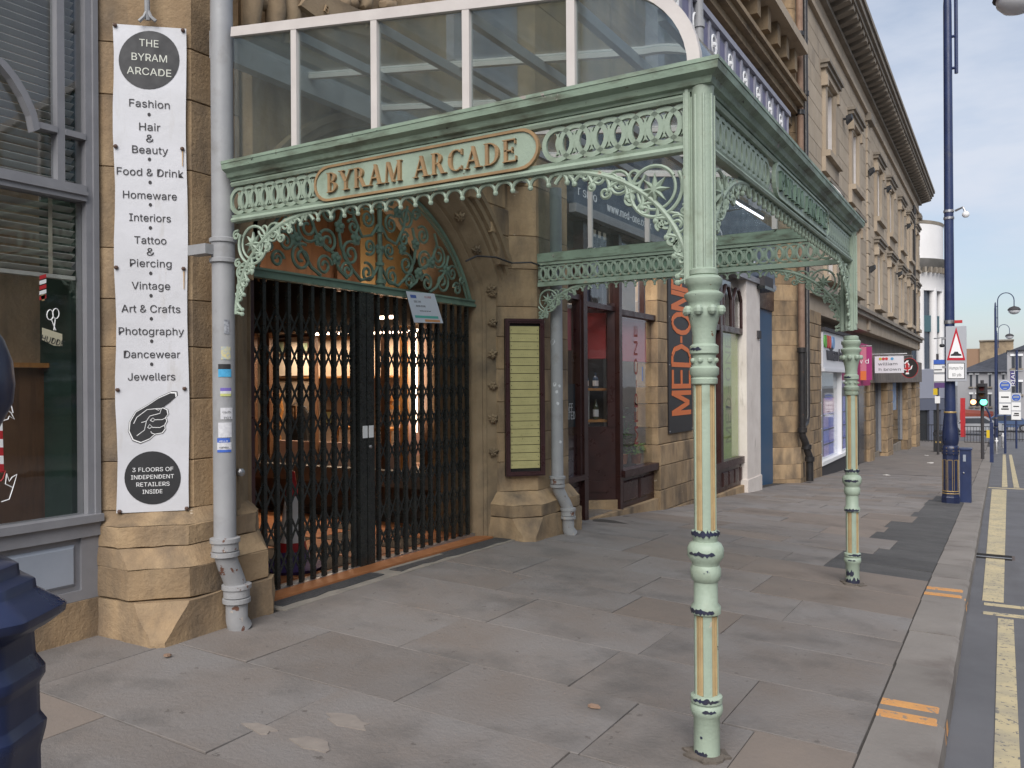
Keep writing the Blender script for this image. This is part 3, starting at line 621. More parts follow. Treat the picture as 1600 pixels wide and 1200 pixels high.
# right pier with the directory on its chamfer
D = PX(779, 600, -4.335)[:2]; tE = .285; E_ = (D[0]+tE, D[1]+tE)
rp_ = MB().box(-5.1, -4.3, D[1]+.1, E_[1]+.7, -.2, 7.6).build('pier', JOINT, bld)
pr_sh = [D, E_, (E_[0], 7.93), (-4.28, 8.12), (-5.2, 8.12), (-5.2, D[1])]
zr = gz(-4, 7.4)-.05
prb = [(D[0]-.02, D[1]-.06), (E_[0]-.10, D[1]-.06), (E_[0]+.11, D[1]+.16), (E_[0]+.11, 7.97), (-4.24, 8.16), (-5.2, 8.16), (-5.2, D[1]-.06)]
prb0 = [(D[0]-.02, D[1]-.075), (E_[0]+.03, D[1]-.075), (E_[0]+.125, D[1]+.02), (E_[0]+.125, 7.99), (-4.24, 8.17), (-5.2, 8.17), (-5.2, D[1]-.075)]
weather(MB().rings([[(x, y, zr) for x, y in prb0], [(x, y, zr+.1) for x, y in prb0], [(x, y, .275) for x, y in prb[:2]]+[(prb[2][0]+.012, prb[2][1], .275)]+[(x, y, .275) for x, y in prb0[3:]]]).build('block', STONE, rp_), .010, 6, 6); weather(MB().course(prb, .28, .40).build('block', STONE, rp_), .008, 5, 7)
sh7 = [D, ((D[0]+E_[0])/2, (D[1]+E_[1])/2), E_, (E_[0], 7.93), (-4.28, 8.12), (-5.2, 8.12), (-5.2, D[1])]
weather(lofted(prb, .40, sh7, .52, 'weathering', STONE, rp_), .008, 5, 8)
z = .52
for yj in (722, 676, 628, 577, 526, 479, 420, 368, 290, 225, 150, 80, 0, -100, -220):
    z1 = PD(800, yj, D, (.7071, .7071))[2]; weather(MB().course(pr_sh, z, z1).build('block', STONE, rp_), .003, 3, z); z = z1
# arch: moulded splayed ring and jambs
def apath(o):
    """points (Y, z) of the arch line offset by o, right jamb foot to left jamb foot, with the ring index"""
    hw = math.sqrt(AR**2-(ZS-AZ)**2); out = []
    for zz in (.02, .5, 1.0, 1.5, 2.0, ZS-.02): out.append((AY+hw+o, zz))
    a0 = math.asin((ZS-AZ)/AR); n = 30
    for i in range(n+1):
        a = a0+(math.pi-2*a0)*i/n; f_ = min(1, i/3., (n-i)/3.)
        yy = AY+(AR+o)*math.cos(a); zz = AZ+(AR+o)*math.sin(a)
        if f_ < 1: yy = yy*f_+(AY+math.copysign(hw+o, math.cos(a)))*(1-f_); zz = zz*f_+(AZ+AR*math.sin(a)+o*.15)*(1-f_)
        out.append((yy, zz))
    for zz in (ZS-.02, 2.0, 1.5, 1.0, .5, .02): out.append((AY-hw-o, zz))
    return out
aprof = [(0, -5.0), (0, -4.49), (.012, -4.475), (.045, -4.445), (.06, -4.445), (.075, -4.415), (.085, -4.43), (.20, -4.345), (.21, -4.33), (.225, -4.325), (.25, -4.33), (.262, -4.30), (.285, -4.29), (.31, -4.30), (.32, -4.265), (.35, -4.255), (.375, -4.265), (.385, -4.23), (.43, -4.225), (.445, -4.25), (.445, -5.0)]
paths = [apath(o) for o, x in aprof]
arch = MB().rings([[(aprof[i][1], *paths[i][j]) for i in range(len(aprof))] for j in range(len(paths[0]))]).build('arch_moulding', STONE_D, bld, True)
def leaf_flower(seed):
    r_ = random.Random(seed); b = MB(); n = r_.choice((6, 7, 8))
    for k in range(n):
        a = 2*math.pi*k/n+r_.uniform(-.2, .2); l = r_.uniform(.04, .058); c_, s_ = math.cos(a), math.sin(a)
        b.add([(0, 0, .03), (c_*l*.55-s_*.015, s_*l*.55+c_*.015, .026), (c_*l, s_*l, .012), (c_*l*.55+s_*.015, s_*l*.55-c_*.015, .026), (0, 0, -.01), (c_*l, s_*l, -.01), (c_*l*.5, s_*l*.5, .04)],
              [(0, 1, 6), (1, 2, 6), (2, 3, 6), (3, 0, 6), (1, 4, 5, 2), (3, 2, 5, 4), (0, 4, 1), (0, 3, 4)])
    b.ball((0, 0, .025), .016, 6); return b.mesh('carved_flower', STONE_D)
FL = [leaf_flower(i) for i in range(4)]
band = apath(.143)
nS = Vector((.60, -.80, 0)).normalized()
def put_flower(yy, zz, k, nrm):
    zax = nrm; xax = Vector((0, 0, 1)).cross(zax).normalized(); yax = zax.cross(xax)
    o = place(FL[k % 4], 'carved_flower', arch); o.matrix_basis = Matrix.Translation((-4.385, yy, zz)) @ Matrix((xax, yax, zax)).transposed().to_4x4() @ Matrix.Rotation(k*1.3, 4, 'Z') @ Matrix.Scale(1.12, 4)
for k, py in enumerate((457, 503, 554, 603, 655, 707)): put_flower(band[0][0], PX(762, py, -4.385)[2], k, nS)
for k, i in enumerate(range(7, 26, 3)):
    yy, zz = band[i]; a = math.atan2(zz-AZ, yy-AY); put_flower(yy, zz, k+2, Vector((.6, -.8*math.cos(a), -.8*math.sin(a))).normalized())
# spandrel wall above the arch
outer = apath(.44); ring_ = [p for p in outer if p[1] > ZS-.3][0:]
sp = [(3.85, 1.9)]+[(3.85, 7.6), (7.6, 7.6), (7.6, 1.9)]+[p for p in outer if 2.3 < p[1]]
sp = [(7.6, 2.3)]+[(7.6, 7.6), (3.78, 7.6), (3.78, 2.3)]+list(reversed([p for p in outer if p[1] > 2.3]))
MB().prism(sp, lambda u, v, w_: (w_, u, v), -4.9, -4.262).build('spandrel', STONE, bld)
for (y0, z0, y1, z1) in ((6.35, 3.35, 6.98, 3.62), (6.72, 3.08, 7.3, 3.345), (6.86, 2.78, 7.32, 3.075), (6.4, 3.625, 7.3, 3.9)):
    MB().prism([(y0, z0), (y1, z0), (y1, z1), (y0, z1)], lambda u, v, w_: (w_, u, v), -4.3, -4.252, .008).build('block', STONE, bld)
# carved crest with a name ribbon above the canopy
cr = MB().box(-4.262, -4.16, 3.72, 5.35, 3.86, 3.98).build('crest', STONE_D, bld)
rib = [(PX(px, py, -4.02)) for px, py in ((470, 8), (500, 30), (535, 46), (575, 56), (620, 60))]
up_ = [(PX(px, py, -4.02)) for px, py in ((497, -25), (525, -2), (560, 14), (600, 24), (640, 26))]
loops = []
for i in range(5):
    a_, c_ = Vector(rib[i]), Vector(up_[i]); loops.append([a_, c_, c_+Vector((-.05, 0, 0)), a_+Vector((-.05, 0, 0))])
MB().rings(loops).build('carved_ribbon', STONE_D, cr)
for ch, px, py in (('B', 508, 12), ('Y', 541, 28), ('R', 573, 38), ('A', 604, 44)):
    pb = PX(px, py+8, -4.012); text(ch, 'carved_letter', STONE, cr, pb, (0, 1, -.35), (0, .35, 1), .075, depth=.012, bold=.01)
rg = random.Random(3)
for k in range(26):
    p = PX(rg.uniform(385, 640), rg.uniform(-40, 14), -4.16); b = MB(); b.ball((0, 0, 0), rg.uniform(.035, .08), 7, (1, 1.3, .8)); o = b.build('carved_leaf', STONE_D, cr, True); o.location = (-4.15, p[1], p[2]); o.rotation_euler = (rg.uniform(-1, 1), 0, 0)
for px in (392, 428, 452):
    p = PX(px, 40, -4.13); MB().tube([(p[0], p[1], 3.9), (p[0]+.02, p[1], 4.1), (p[0], p[1], 4.35)], [.055, .07, .06], 10).build('colonnette', STONE_D, cr, True)
# ------------------------------------------------------------------ threshold
th = thing('threshold', (-4.5, 5.3, .1), 'orange tiled doorstep strip with dark worn mosaic under the black gate', 'doorstep')
q = lambda y: gz(-4.3, y)
MB().rings([[(x, y, z_) for x, z_ in ((-4.6, .05), (-4.6, q(y)+.022), (-4.34, q(y)+.022), (-4.34, .0))] for y in (3.9, 5.3, 6.85)]).build('orange_strip', TERRA, th)
MB().rings([[(x, y, z_) for x, z_ in ((-4.6, .1), (-4.6, q(y)+.03), (-4.545, q(y)+.03), (-4.545, .1))] for y in (3.92, 5.3, 6.83)]).build('cement_edge', mat('cement', (.36, .33, .30), (.26, .24, .22), sc=9, rough=.9, bump=.5), th)
MOS = mat('dark_mosaic', (.045, .045, .048), (.075, .075, .078), sc=40, rough=.7, bump=.6, bsc=90)
for (y0, y1, x0, x1) in ((3.95, 5.02, -4.335, -4.20), (5.18, 5.95, -4.28, -4.17), (5.95, 6.9, -4.335, -4.16)):
    rr2 = random.Random(int(y0*9)); pts = [(x0, y0), (x0, y1)]+[(x1+rr2.uniform(-.025, .02), y1-(y1-y0)*i/7) for i in range(8)]
    MB().rings([[(x, y, q(y)-.02) for x, y in pts], [(x, y, q(y)+.007) for x, y in pts]]).build('mosaic_strip', MOS, th)
MB().rings([[(x, y, z_) for x, z_ in ((-4.336, .0), (-4.336, q(y)+.004), (-4.11, q(y)+.004), (-4.11, .0))] for y in (3.9, 5.3, 6.95)]).build('worn_screed', mat('worn_screed', (.30, .27, .23), (.22, .2, .175), sc=7, rough=.9, bump=.4), th)
# ------------------------------------------------------------------ gate
gate = thing('folding_gate', (GX, AY, .1), 'closed black folding lattice gate across the arcade entrance', 'gate')
GZ0, GZ1 = .125, 2.36
lbars = [3.98+.1195*i for i in range(9)]+[5.035]; rbars = [5.345+.1215*i for i in range(12)]
for yb in lbars+rbars:
    MB().box(GX-.016, GX-.006, yb-.0145, yb+.0145, GZ0, GZ1).box(GX+.006, GX+.016, yb-.0145, yb+.0145, GZ0, GZ1).box(GX-.016, GX+.016, yb-.0175, yb-.0135, GZ0, GZ1).build('bar', BLACK, gate)
rows = [(2.17, 1.94), (1.94, 1.71), (1.66, 1.43), (1.43, 1.2), (1.16, .93), (.93, .70), (.66, .43), (.43, .2)]
for leaf in (lbars, rbars):
    for (za, zb) in rows:
        b = MB()
        for ya, yb in zip(leaf, leaf[1:]):
            for (s, e, xo) in ((za, zb, -.003), (zb, za, .003)):
                m_ = Vector((GX+xo, (ya+yb)/2, (za+zb)/2)); d = Vector((0, yb-ya, e-s)); l = d.length; d.normalize()
                b.obox(m_, (1, 0, 0), d.cross(Vector((1, 0, 0))), d, .0025, .0085, l/2)
        tag(b.build('lattice_row', BLACK, gate), kind='stuff')
MB().box(GX-.03, GX+.03, 5.085, 5.165, GZ0-.02, GZ1).build('lock_stile', BLACK, gate); MB().box(GX-.03, GX+.03, 5.175, 5.265, GZ0-.02, GZ1).build('lock_stile', BLACK, gate)
for y0 in (5.115, 5.19): MB().box(GX+.031, GX+.036, y0, y0+.055, 1.165, 1.265).build('label_plate', WHT, gate)
MB().ball((GX+.04, 5.2, 1.09), .016, 8).build('keyhole_knob', STEEL, gate)
MB().box(GX-.03, GX+.06, 3.86, 3.965, .1, 2.42).build('gate_post', MAROON, gate)
MB().box(GX-.02, GX+.02, 3.95, 6.78, .085, .122).build('bottom_track', STEEL, gate)
# ------------------------------------------------------------------ tympanum grille
gr = thing('arch_grille', (GX, AY, 2.4), 'weathered green wrought iron scroll grille filling the arch above the gate', 'grille')
MB().box(GX-.03, GX+.045, 3.88, 6.8, 2.365, 2.39).box(GX-.02, GX+.03, 3.88, 6.8, 2.3905, 2.418).box(GX-.03, GX+.04, 3.88, 6.8, 2.4185, 2.435).build('transom_rail', GREEN_D, gr)
a0 = math.asin((2.44-AZ)/AR); 
for rr_, t_ in ((AR-.025, .022), (AR-.075, .010)):
    MB().tube([(GX, AY+rr_*math.cos(a0+(math.pi-2*a0)*i/40), AZ+rr_*math.sin(a0+(math.pi-2*a0)*i/40)) for i in range(41)], t_, 8).build('arch_rim', GREEN_D, gr, True)
MB().tube([(GX+.01, AY, 2.43), (GX+.01, AY, 2.9), (GX+.01, AY, AZ+AR-.03)], [.026, .02, .026], 10).build('centre_stem', GREEN_D, gr, True)
for zz in (2.47, 2.62, 2.9, 3.1): MB().lathe([(.02, -.02), (.038, -.012), (.038, .012), (.02, .02)], (GX+.01, AY, zz), 10).build('stem_collar', GREEN_D, gr, True)
TY = lambda pts, s: [(GX+.008, AY+s*u, v) for u, v in pts]
def scroll(pts, r_=.0125):
    for s in (1, -1): MB().tube(TY(pts, s), r_, 6).build('scroll', GREEN_D, gr, True)
def C_scroll(u, v, r0, a, tn, d=1, r_=.0125):
    pts = [(u+(r0*(1-.8*i/30))*math.cos(a+d*tn*2*math.pi*i/30), v+(r0*(1-.8*i/30))*math.sin(a+d*tn*2*math.pi*i/30)) for i in range(31)]; scroll(pts, r_); return pts
for (u, v, r0, a, tn, d) in ((.16, 2.53, .085, 1.2, 1.5, 1), (.13, 2.75, .07, -1, 1.5, -1), (.15, 2.98, .085, 1.0, 1.6, 1), (.14, 3.18, .07, -1.2, 1.4, -1), (.36, 2.66, .105, 2.2, 1.6, -1), (.40, 2.52, .07, 0, 1.5, 1),
                             (.36, 3.08, .10, 3.5, 1.6, 1), (.33, 2.88, .07, .5, 1.5, 1), (.62, 2.72, .10, .6, 1.5, 1), (.66, 2.53, .085, 3., 1.5, -1), (.60, 2.95, .09, 2.4, 1.6, -1), (.84, 2.80, .115, 4., 1.7, 1), (.9, 2.56, .11, 2., 1.6, -1), (1.06, 2.66, .075, 1., 1.5, 1), (1.14, 2.52, .065, 3., 1.5, -1), (.5, 3.12, .06, 0, 1.4, 1), (1.22, 2.6, .04, 0, 1.3, 1)):
    C_scroll(u, v, r0, a, tn, d)
for pts in ([(.02, 2.6), (.1, 2.5), (.24, 2.46), (.36, 2.55), (.47, 2.7), (.5, 2.85), (.45, 3.0)], [(.02, 2.95), (.1, 2.85), (.22, 2.82), (.32, 2.97), (.38, 3.18)], [(.4, 2.46), (.5, 2.52), (.56, 2.64), (.72, 2.72), (.82, 2.9), (.78, 3.0)], [(.7, 2.45), (.8, 2.5), (.95, 2.68), (1.0, 2.82)], [(.02, 3.2), (.08, 3.28), (.2, 3.3)]): scroll(pts, .014)
for (u, v) in ((.02, 2.47), (.30, 2.79), (.49, 2.86), (.72, 2.72), (.53, 2.6), (.96, 2.69), (.24, 3.1), (.0, 2.75)):
    for s in ((1, -1) if u > .03 else (1,)):
        b = MB()
        for k in range(5):
            a = 2*math.pi*k/5+.3; b.ball((GX+.012, AY+s*u+.032*math.cos(a), v+.032*math.sin(a)), .026, 6, (.6, 1, 1))
        b.ball((GX+.026, AY+s*u, v), .02, 6); b.build('iron_leaf', GREEN_D, gr, True)
# ------------------------------------------------------------------ notice sheet tied to the transom
pT = [PX(634, 455, GX+.07), PX(678, 459, GX+.07), PX(692, 505, GX+.07), PX(647, 504, GX+.07)]
nt_ = thing('paper_notice', pT[3], 'tilted white printed notice tied to the green rail above the gate', 'notice')
V = [Vector(p) for p in pT]; ux = (V[1]-V[0]).normalized(); dn = (V[3]-V[0])
nb = MB(); nb.hexa([V[0], V[1], V[2], V[3]]+[v+Vector((.004, 0, 0)) for v in V]); nb.build('sheet', PAPER, nt_)
def onp(a, b_): p = V[0]+(V[1]-V[0])*a+dn*b_; return p+Vector((.0045, 0, 0))
upn = (-dn).normalized()
for (tx, a, b_, h, m_) in (('CLOSED', .72, .17, .026, RED), ('SEE THE', .3, .34, .026, INKG), ('BACK DOOR', .38, .48, .024, INKG), ('opening hours and news', .5, .62, .015, INKG)):
    text(tx, 'printed_line', m_, nt_, onp(a, b_), ux, upn, h, depth=.0006)
TEAL = mat('teal_print', (.10, .42, .36))
for (a0_, a1_, b0_, b1_, m_) in ((.08, .92, .76, .84, TEAL), (.4, .95, .88, .96, mat('orange_print', (.6, .28, .12))), (.1, .3, .1, .2, mat('blue_print', (.08, .14, .4)))):
    b = MB(); P4 = [onp(a0_, b0_), onp(a1_, b0_), onp(a1_, b1_), onp(a0_, b1_)]; b.hexa(P4+[p+Vector((.0007, 0, 0)) for p in P4]); b.build('printed_band', m_, nt_)
# ------------------------------------------------------------------ arcade interior
hall = thing('arcade_hall', (-5.6, 5.4, .1), 'dim arcade hall with stone stall riser and wood framed shop window behind the gate', 'hall')
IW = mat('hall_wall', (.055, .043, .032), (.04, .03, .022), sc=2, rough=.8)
MB().box(-9.2, -4.6, 3.5, 7.0, .0, .098).build('floor', TERRA, hall)
for k in range(5):
    for j in range(6): MB().box(-6.5+k*.36, -6.5+k*.36+.34, 3.9+j*.5, 3.9+j*.5+.47, .098, .104).build('floor_tile', TERRA if (k+j) % 2 else mat('dark_tile', (.05, .045, .04)) if (k == 0 and j == 0) else IW, hall)
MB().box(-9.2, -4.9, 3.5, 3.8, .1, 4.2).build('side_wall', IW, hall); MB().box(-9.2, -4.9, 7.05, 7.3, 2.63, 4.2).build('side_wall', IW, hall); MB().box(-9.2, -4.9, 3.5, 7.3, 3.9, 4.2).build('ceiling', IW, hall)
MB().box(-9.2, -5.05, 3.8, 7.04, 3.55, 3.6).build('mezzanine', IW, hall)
yc0, yc1 = PX(563, 360, -5.5)[1], PX(662, 360, -5.5)[1]
for y0_, y1_, m__ in ((3.81, yc0-.01, WOOD), (yc0, yc1, MESHY), (yc1+.01, 7.04, WOOD)): MB().box(-5.55, -5.5, y0_, y1_, 2.56, 3.54).build('back_board', m__, hall)
for y0 in (4.35, 4.95, 5.9, 6.5): MB().box(-5.49, -5.46, y0-.035, y0+.035, 2.5, 3.5).build('board_batten', WOOD, hall)
SWY = 7.0                                   # inner shop window along the right hand side of the hall
def sx(px): return PY(px, 600, SWY)[0]
def sz(py, px=520): return PY(px, py, SWY)[2]
SR = mat('stall_riser_stone', (.13, .115, .10), (.09, .08, .07), sc=3, rough=.8)
xa_, xb_ = -9.1, -4.95
zl0, zl1 = sz(752), sz(728)
MB().box(xa_, xb_, SWY, SWY+.3, .1, zl0).build('stall_riser', SR, hall); MB().box(xa_, xb_, SWY-.12, SWY+.3, zl0, zl1).build('riser_ledge', mat('ledge_stone', (.24, .22, .2), (.17, .16, .14), sc=4), hall)
for k in range(4): MB().box(xa_, xb_, SWY-.02, SWY-.001, .16+k*.16, .18+k*.16).build('riser_moulding', SR, hall)
zt9 = sz(515); MB().box(xa_, xb_, SWY-.05, SWY+.3, zt9, 2.62).build('fascia', IW, hall)
for px in (395, 420, 490, 566, 600, 630, 668, 700): MB().box(sx(px)-.03, sx(px)+.03, SWY-.02, SWY+.05, zl1, zt9).build('window_post', WOOD if px != 630 else WOODO, hall)
MB().box(xa_, xb_, 7.78, 7.84, .1, 2.6).build('shop_back', mat('shop_cream_wall', (.42, .33, .25), (.34, .27, .2), sc=2), hall)
MB().box(xa_, xb_, SWY+.3, 7.78, zl1-.06, zl1).build('window_floor', mat('pale_board', (.5, .36, .29)), hall)
MB().box(sx(425), sx(640), SWY+.06, SWY+.09, zl1, sz(692)).build('display_board', mat('pink_lit_board', (.66, .47, .39), (.6, .42, .35), sc=4), hall)
MB().box(sx(420), sx(566), SWY+.5, 7.77, sz(590), sz(587)).build('shelf', WOODO, hall)
LED = emit('warm_led', (1, .70, .50), 9)
def led(x0, x1, z0, z1, y, lab):
    t = thing('led_strip', (x0, y, z0), lab, 'strip light')
    MB().box(x0, x1, y-.012, y+.012, z0, z1).build('tube', LED, t)
    MB().box(x0-.01, x1+.01, y+.013, y+.035, z0-.005, z1+.012).build('housing', STEEL, t)
    return t
def alight(name, loc, rot, sx_, sy_, e, c=(1, .78, .58), par=None):
    l = bpy.data.lights.new(name, 'AREA'); l.shape = 'RECTANGLE'; l.size = sx_; l.size_y = sy_; l.energy = e; l.color = c
    o = bpy.data.objects.new(name, l); col.objects.link(o); o.location = loc; o.rotation_euler = rot; _par(o, par); return o
z9 = sz(523)
l1 = led(sx(500), sx(556), z9, z9+.022, SWY-.08, 'left horizontal warm strip light over the inner shop window')
alight('strip_glow', ((sx(500)+sx(556))/2, SWY-.11, z9-.02), (R(-35), 0, 0), 1.0, .06, 4, par=l1)
alight('strip_glow', (sx(500), SWY+.4, zt9-.06), (0, 0, 0), 2.4, .3, 26, par=l1)
l1b = led(sx(585), sx(668), sz(521, 620), sz(521, 620)+.02, SWY-.08, 'right horizontal warm strip light over the inner shop window')
alight('strip_glow', (sx(640), SWY+.4, zt9-.06), (0, 0, 0), 1.6, .3, 15, par=l1b)
l2 = led(sx(653.5), sx(656), sz(675, 655), sz(522, 655), SWY-.07, 'tall vertical warm strip light behind the right half of the gate')
alight('strip_glow', (sx(655), SWY-.1, 1.75), (R(90), 0, 0), .06, .9, 3, par=l2)
l3 = led(PY(590, 497, 6.4)[0], PY(618, 497, 6.4)[0], PY(600, 498, 6.4)[2], PY(600, 498, 6.4)[2]+.025, 6.4, 'short ceiling strip light just under the ochre boards of the hall')
alight('strip_glow', (-5.15, 5.4, 2.5), (0, R(150), 0), .25, 2.4, 4.2, par=l3)
def panel(px0, px1, py0, py1, y, m_, nm, lab, cat):
    a, c_ = PY(px0, py1, y), PY(px1, py0, y); t = thing(nm, ((a[0]+c_[0])/2, y, a[2]), lab, cat); MB().box(a[0], c_[0], y, y+.02, a[2], c_[2]).build('frame', WOOD, t); MB().box(a[0]+.03, c_[0]-.03, y-.006, y-.001, a[2]+.03, c_[2]-.03).build('print', m_, t); return t
panel(430, 488, 522, 591, 7.74, mat('cream_print', (.72, .62, .5), (.62, .53, .42), sc=5), 'framed_picture', 'large cream picture in the inner shop window left of the gate lock', 'picture')
panel(432, 446, 530, 556, 7.70, mat('green_print', (.16, .22, .13), (.4, .38, .28), sc=9), 'framed_picture', 'small green print at the left of the cream picture', 'picture')
panel(470, 483, 532, 552, 7.70, mat('green_print_b', (.14, .2, .12), (.35, .36, .26), sc=9), 'framed_picture', 'small green print at the right of the cream picture', 'picture')
panel(503, 524, 640, 664, 7.2, mat('lime_print', (.5, .48, .22)), 'price_card', 'yellow card in the window left of the gate lock', 'card')
panel(448, 462, 634, 655, 7.25, mat('tan_print', (.45, .33, .2), (.25, .16, .1), sc=12), 'framed_picture', 'small tan print low in the left part of the inner window', 'picture')
def chair(px, y, lab, m_=WOODO):
    x = PY(px, 600, y)[0]; z0 = zl1
    t = thing('wooden_chair', (x, y, z0), lab, 'chair', 'bentwood chairs in the shop window')
    MB().box(x-.16, x+.16, y-.16, y+.16, z0+.4, z0+.43).build('seat', m_, t)
    for sx_ in (-1, 1):
        for sy_ in (-1, 1): MB().tube([(x+sx_*.13, y+sy_*.13, z0+.4), (x+sx_*.15, y+sy_*.16, z0)], .017, 6).build('leg', m_, t)
    for sx_ in (-1, 1): MB().tube([(x+sx_*.13, y+.13, z0+.42), (x+sx_*.15, y+.18, z0+.6), (x+sx_*.08, y+.2, z0+.82)], .018, 6).build('back_post', m_, t)
    for zz in (.55, .66, .76): MB().box(x-.13, x+.13, y+.16, y+.19, z0+zz-.025, z0+zz+.025).build('back_slat', m_, t)
chair(412, 7.4, 'orange wooden chair seen through the far left bars of the gate'); chair(552, 7.45, 'orange wooden chair seen just left of the gate lock'); chair(606, 7.4, 'orange wooden chair seen just right of the gate lock')
def coat(px, y, m_, lab, h=.75):
    x = PY(px, 600, y)[0]; z0 = zl1+.12; t = thing('hanging_garment', (x, y, z0), lab, 'garment'); b = MB()
    b.rings([[(x+w_*math.sin(a), y+.06*math.cos(a)*k, z0+z_*h) for a in (2*math.pi*i/10 for i in range(10))] for z_, w_, k in ((0, .2, 1.2), (.5, .17, 1.1), (.85, .19, 1), (1, .1, .6))]); b.build('cloth', m_, t, True)
    MB().tube([(x-.15, y, z0+h-.02), (x, y, z0+h+.05), (x+.15, y, z0+h-.02)], .008, 5).build('hanger', STEEL, t)
coat(465, 7.4, DARK, 'dark garment hanging low left of the lock in the inner window', .55); coat(692, 7.3, mat('maroon_cloth', (.12, .03, .035)), 'maroon garment behind the folded right end of the gate', .4); coat(640, 7.5, mat('pink_cloth', (.45, .3, .27)), 'pale pink garment beside the tall strip light', .4)
b = MB(); t = thing('traffic_cone', (-4.95, PG(505, 880)[1]*0+4.78, .104), 'red and white traffic cone on a purple base standing behind the gate', 'cone')
cy_, cx_ = 4.80, -4.98
for (za, zb, ra, rb, m_, nm) in ((.155, .33, .135, .105, RED, 'red_band'), (.331, .70, .105, .055, WHT, 'white_band'), (.701, .90, .055, .025, RED, 'red_tip')): MB().lathe([(ra, za), (rb, zb)], (cx_, cy_, 0), 18).build(nm, m_, t, True)
MB().lathe([(.24, .104), (.26, .13), (.22, .16), (.15, .2), (.12, .26)], (cx_, cy_, 0), 10).build('base', PURPLE, t, True)
# ------------------------------------------------------------------ banner on the left pier
un = Vector((.7071, .7071, 0)); nn = Vector((.7071, -.7071, 0))
A3 = (A[0]+nn.x*.028, A[1]+nn.y*.028)
def onb(px, py, lift=.0): p = PD(px, py, A3, (.7071, .7071)); return Vector(p)+nn*lift
ban = thing('vertical_banner', onb(240, 800), 'tall white vertical banner with black lettering fixed to the left stone pier', 'banner')
nr = 18; lo = []
for i in range(nr+1):
    t_ = i/nr; wv = .0012*math.sin(t_*19)+.0008*math.sin(t_*41+1); yl = 37+(802-37)*t_; yr = 45+(797-45)*t_; xl = 176+7*t_+1.6*math.sin(t_*23); xr = 290+6*t_+1.2*math.sin(t_*17+1)
    lo.append([onb(xl, yl, wv), onb((xl*2+xr)/3, (yl*2+yr)/3, wv*.3), onb((xl+xr*2)/3, (yl+yr*2)/3, -wv*.4), onb(xr, yr, wv), onb(xr, yr, wv-.003), onb((xl+xr)/2, (yl+yr)/2, -.006), onb(xl, yl, wv-.003)])
MB().rings(lo).build('sheet', VINYL, ban, True)
def btext(tx, x0, x1, yc, hpx=16.5, m_=INKG, lift=.003, bold=.012):
    y0 = yc+hpx/2; p = (onb(x0, y0)+onb(x1, y0))/2; wd = (onb(x1, y0)-onb(x0, y0)).length; h = (onb(x0, y0-hpx)-onb(x0, y0)).length
    return text(tx, 'lettering', m_, ban, p, un, (0, 0, 1), h, wd, .0012, lift, bold)
for tx, x0, x1, yc in (('Fashion', 202, 265, 160), ('Hair', 217, 250, 196), ('&', 228, 240, 214), ('Beauty', 206, 262, 232), ('Food & Drink', 182, 286, 267), ('Homeware', 192, 276, 303), ('Interiors', 202, 267, 338), ('Tattoo', 210, 260, 373), ('&', 229, 241, 391), ('Piercing', 203, 268, 409), ('Vintage', 206, 266, 444), ('Art & Crafts', 190, 282, 480), ('Photography', 185, 287, 515), ('Dancewear', 193, 281, 551), ('Jewellers', 200, 274, 586)): btext(tx, x0, x1, yc)
def disc(px, py, rpx, rpy, nm, m_, lift, n=40):
    pts = [onb(px+rpx*math.cos(2*math.pi*i/n), py+rpy*math.sin(2*math.pi*i/n)) for i in range(n)]
    return MB().rings([[p+nn*(lift-.0015) for p in pts], [p+nn*lift for p in pts]]).build(nm, m_, ban)
for px, py in ((233, 179), (233.5, 249), (234.5, 285), (235, 320), (235, 356), (235.5, 427), (236, 462), (236.5, 498), (237, 533), (237, 569)): disc(px, py, 2.6, 2.8, 'dot', INKG, .0035, 10)
disc(233, 94, 47.5, 45.5, 'black_roundel', INK, .003); disc(238.5, 746.5, 44, 41.5, 'black_roundel', INK, .003)
CREAM = mat('cream_ink', (.62, .63, .56))
for tx, x0, x1, yc in (('THE', 218, 248, 65.5), ('BYRAM', 206, 261, 88), ('ARCADE', 199, 268, 110)): btext(tx, x0, x1, yc, 16, CREAM, .0034, -.004)
for tx, x0, x1, yc in (('3 FLOORS OF', 207, 271, 732), ('INDEPENDENT', 205, 272, 743.5), ('RETAILERS', 213, 265, 755), ('INSIDE', 223, 254, 766.5)): btext(tx, x0, x1, yc, 9, WHT, .0034, .02)
hp = [(575, 168), (535, 166), (440, 208), (350, 268), (262, 318), (216, 395), (208, 468), (240, 536), (300, 558), (368, 530), (412, 492), (468, 482), (492, 452), (488, 420), (505, 388), (494, 362), (514, 336), (506, 300), (470, 284), (540, 232), (578, 198)]
H_ = lambda x, y: onb(160+x/5, 580+y/5)
cxh, cyh = 360, 380
MB().rings([[H_(cxh+(x-cxh)*1.05, cyh+(y-cyh)*1.05)+nn*.001 for x, y in hp], [H_(cxh+(x-cxh)*1.05, cyh+(y-cyh)*1.05)+nn*.0028 for x, y in hp]]).build('pointing_hand_edge', INK, ban)
MB().rings([[H_(cxh+(x-cxh)*1.02, cyh+(y-cyh)*1.02)+nn*.001 for x, y in hp], [H_(cxh+(x-cxh)*1.02, cyh+(y-cyh)*1.02)+nn*.0034 for x, y in hp]]).build('pointing_hand_outline', WHT, ban)
MB().rings([[H_(cxh+(x-cxh)*.97, cyh+(y-cyh)*.97)+nn*.001 for x, y in hp], [H_(cxh+(x-cxh)*.97, cyh+(y-cyh)*.97)+nn*.004 for x, y in hp]]).build('pointing_hand', INK, ban)
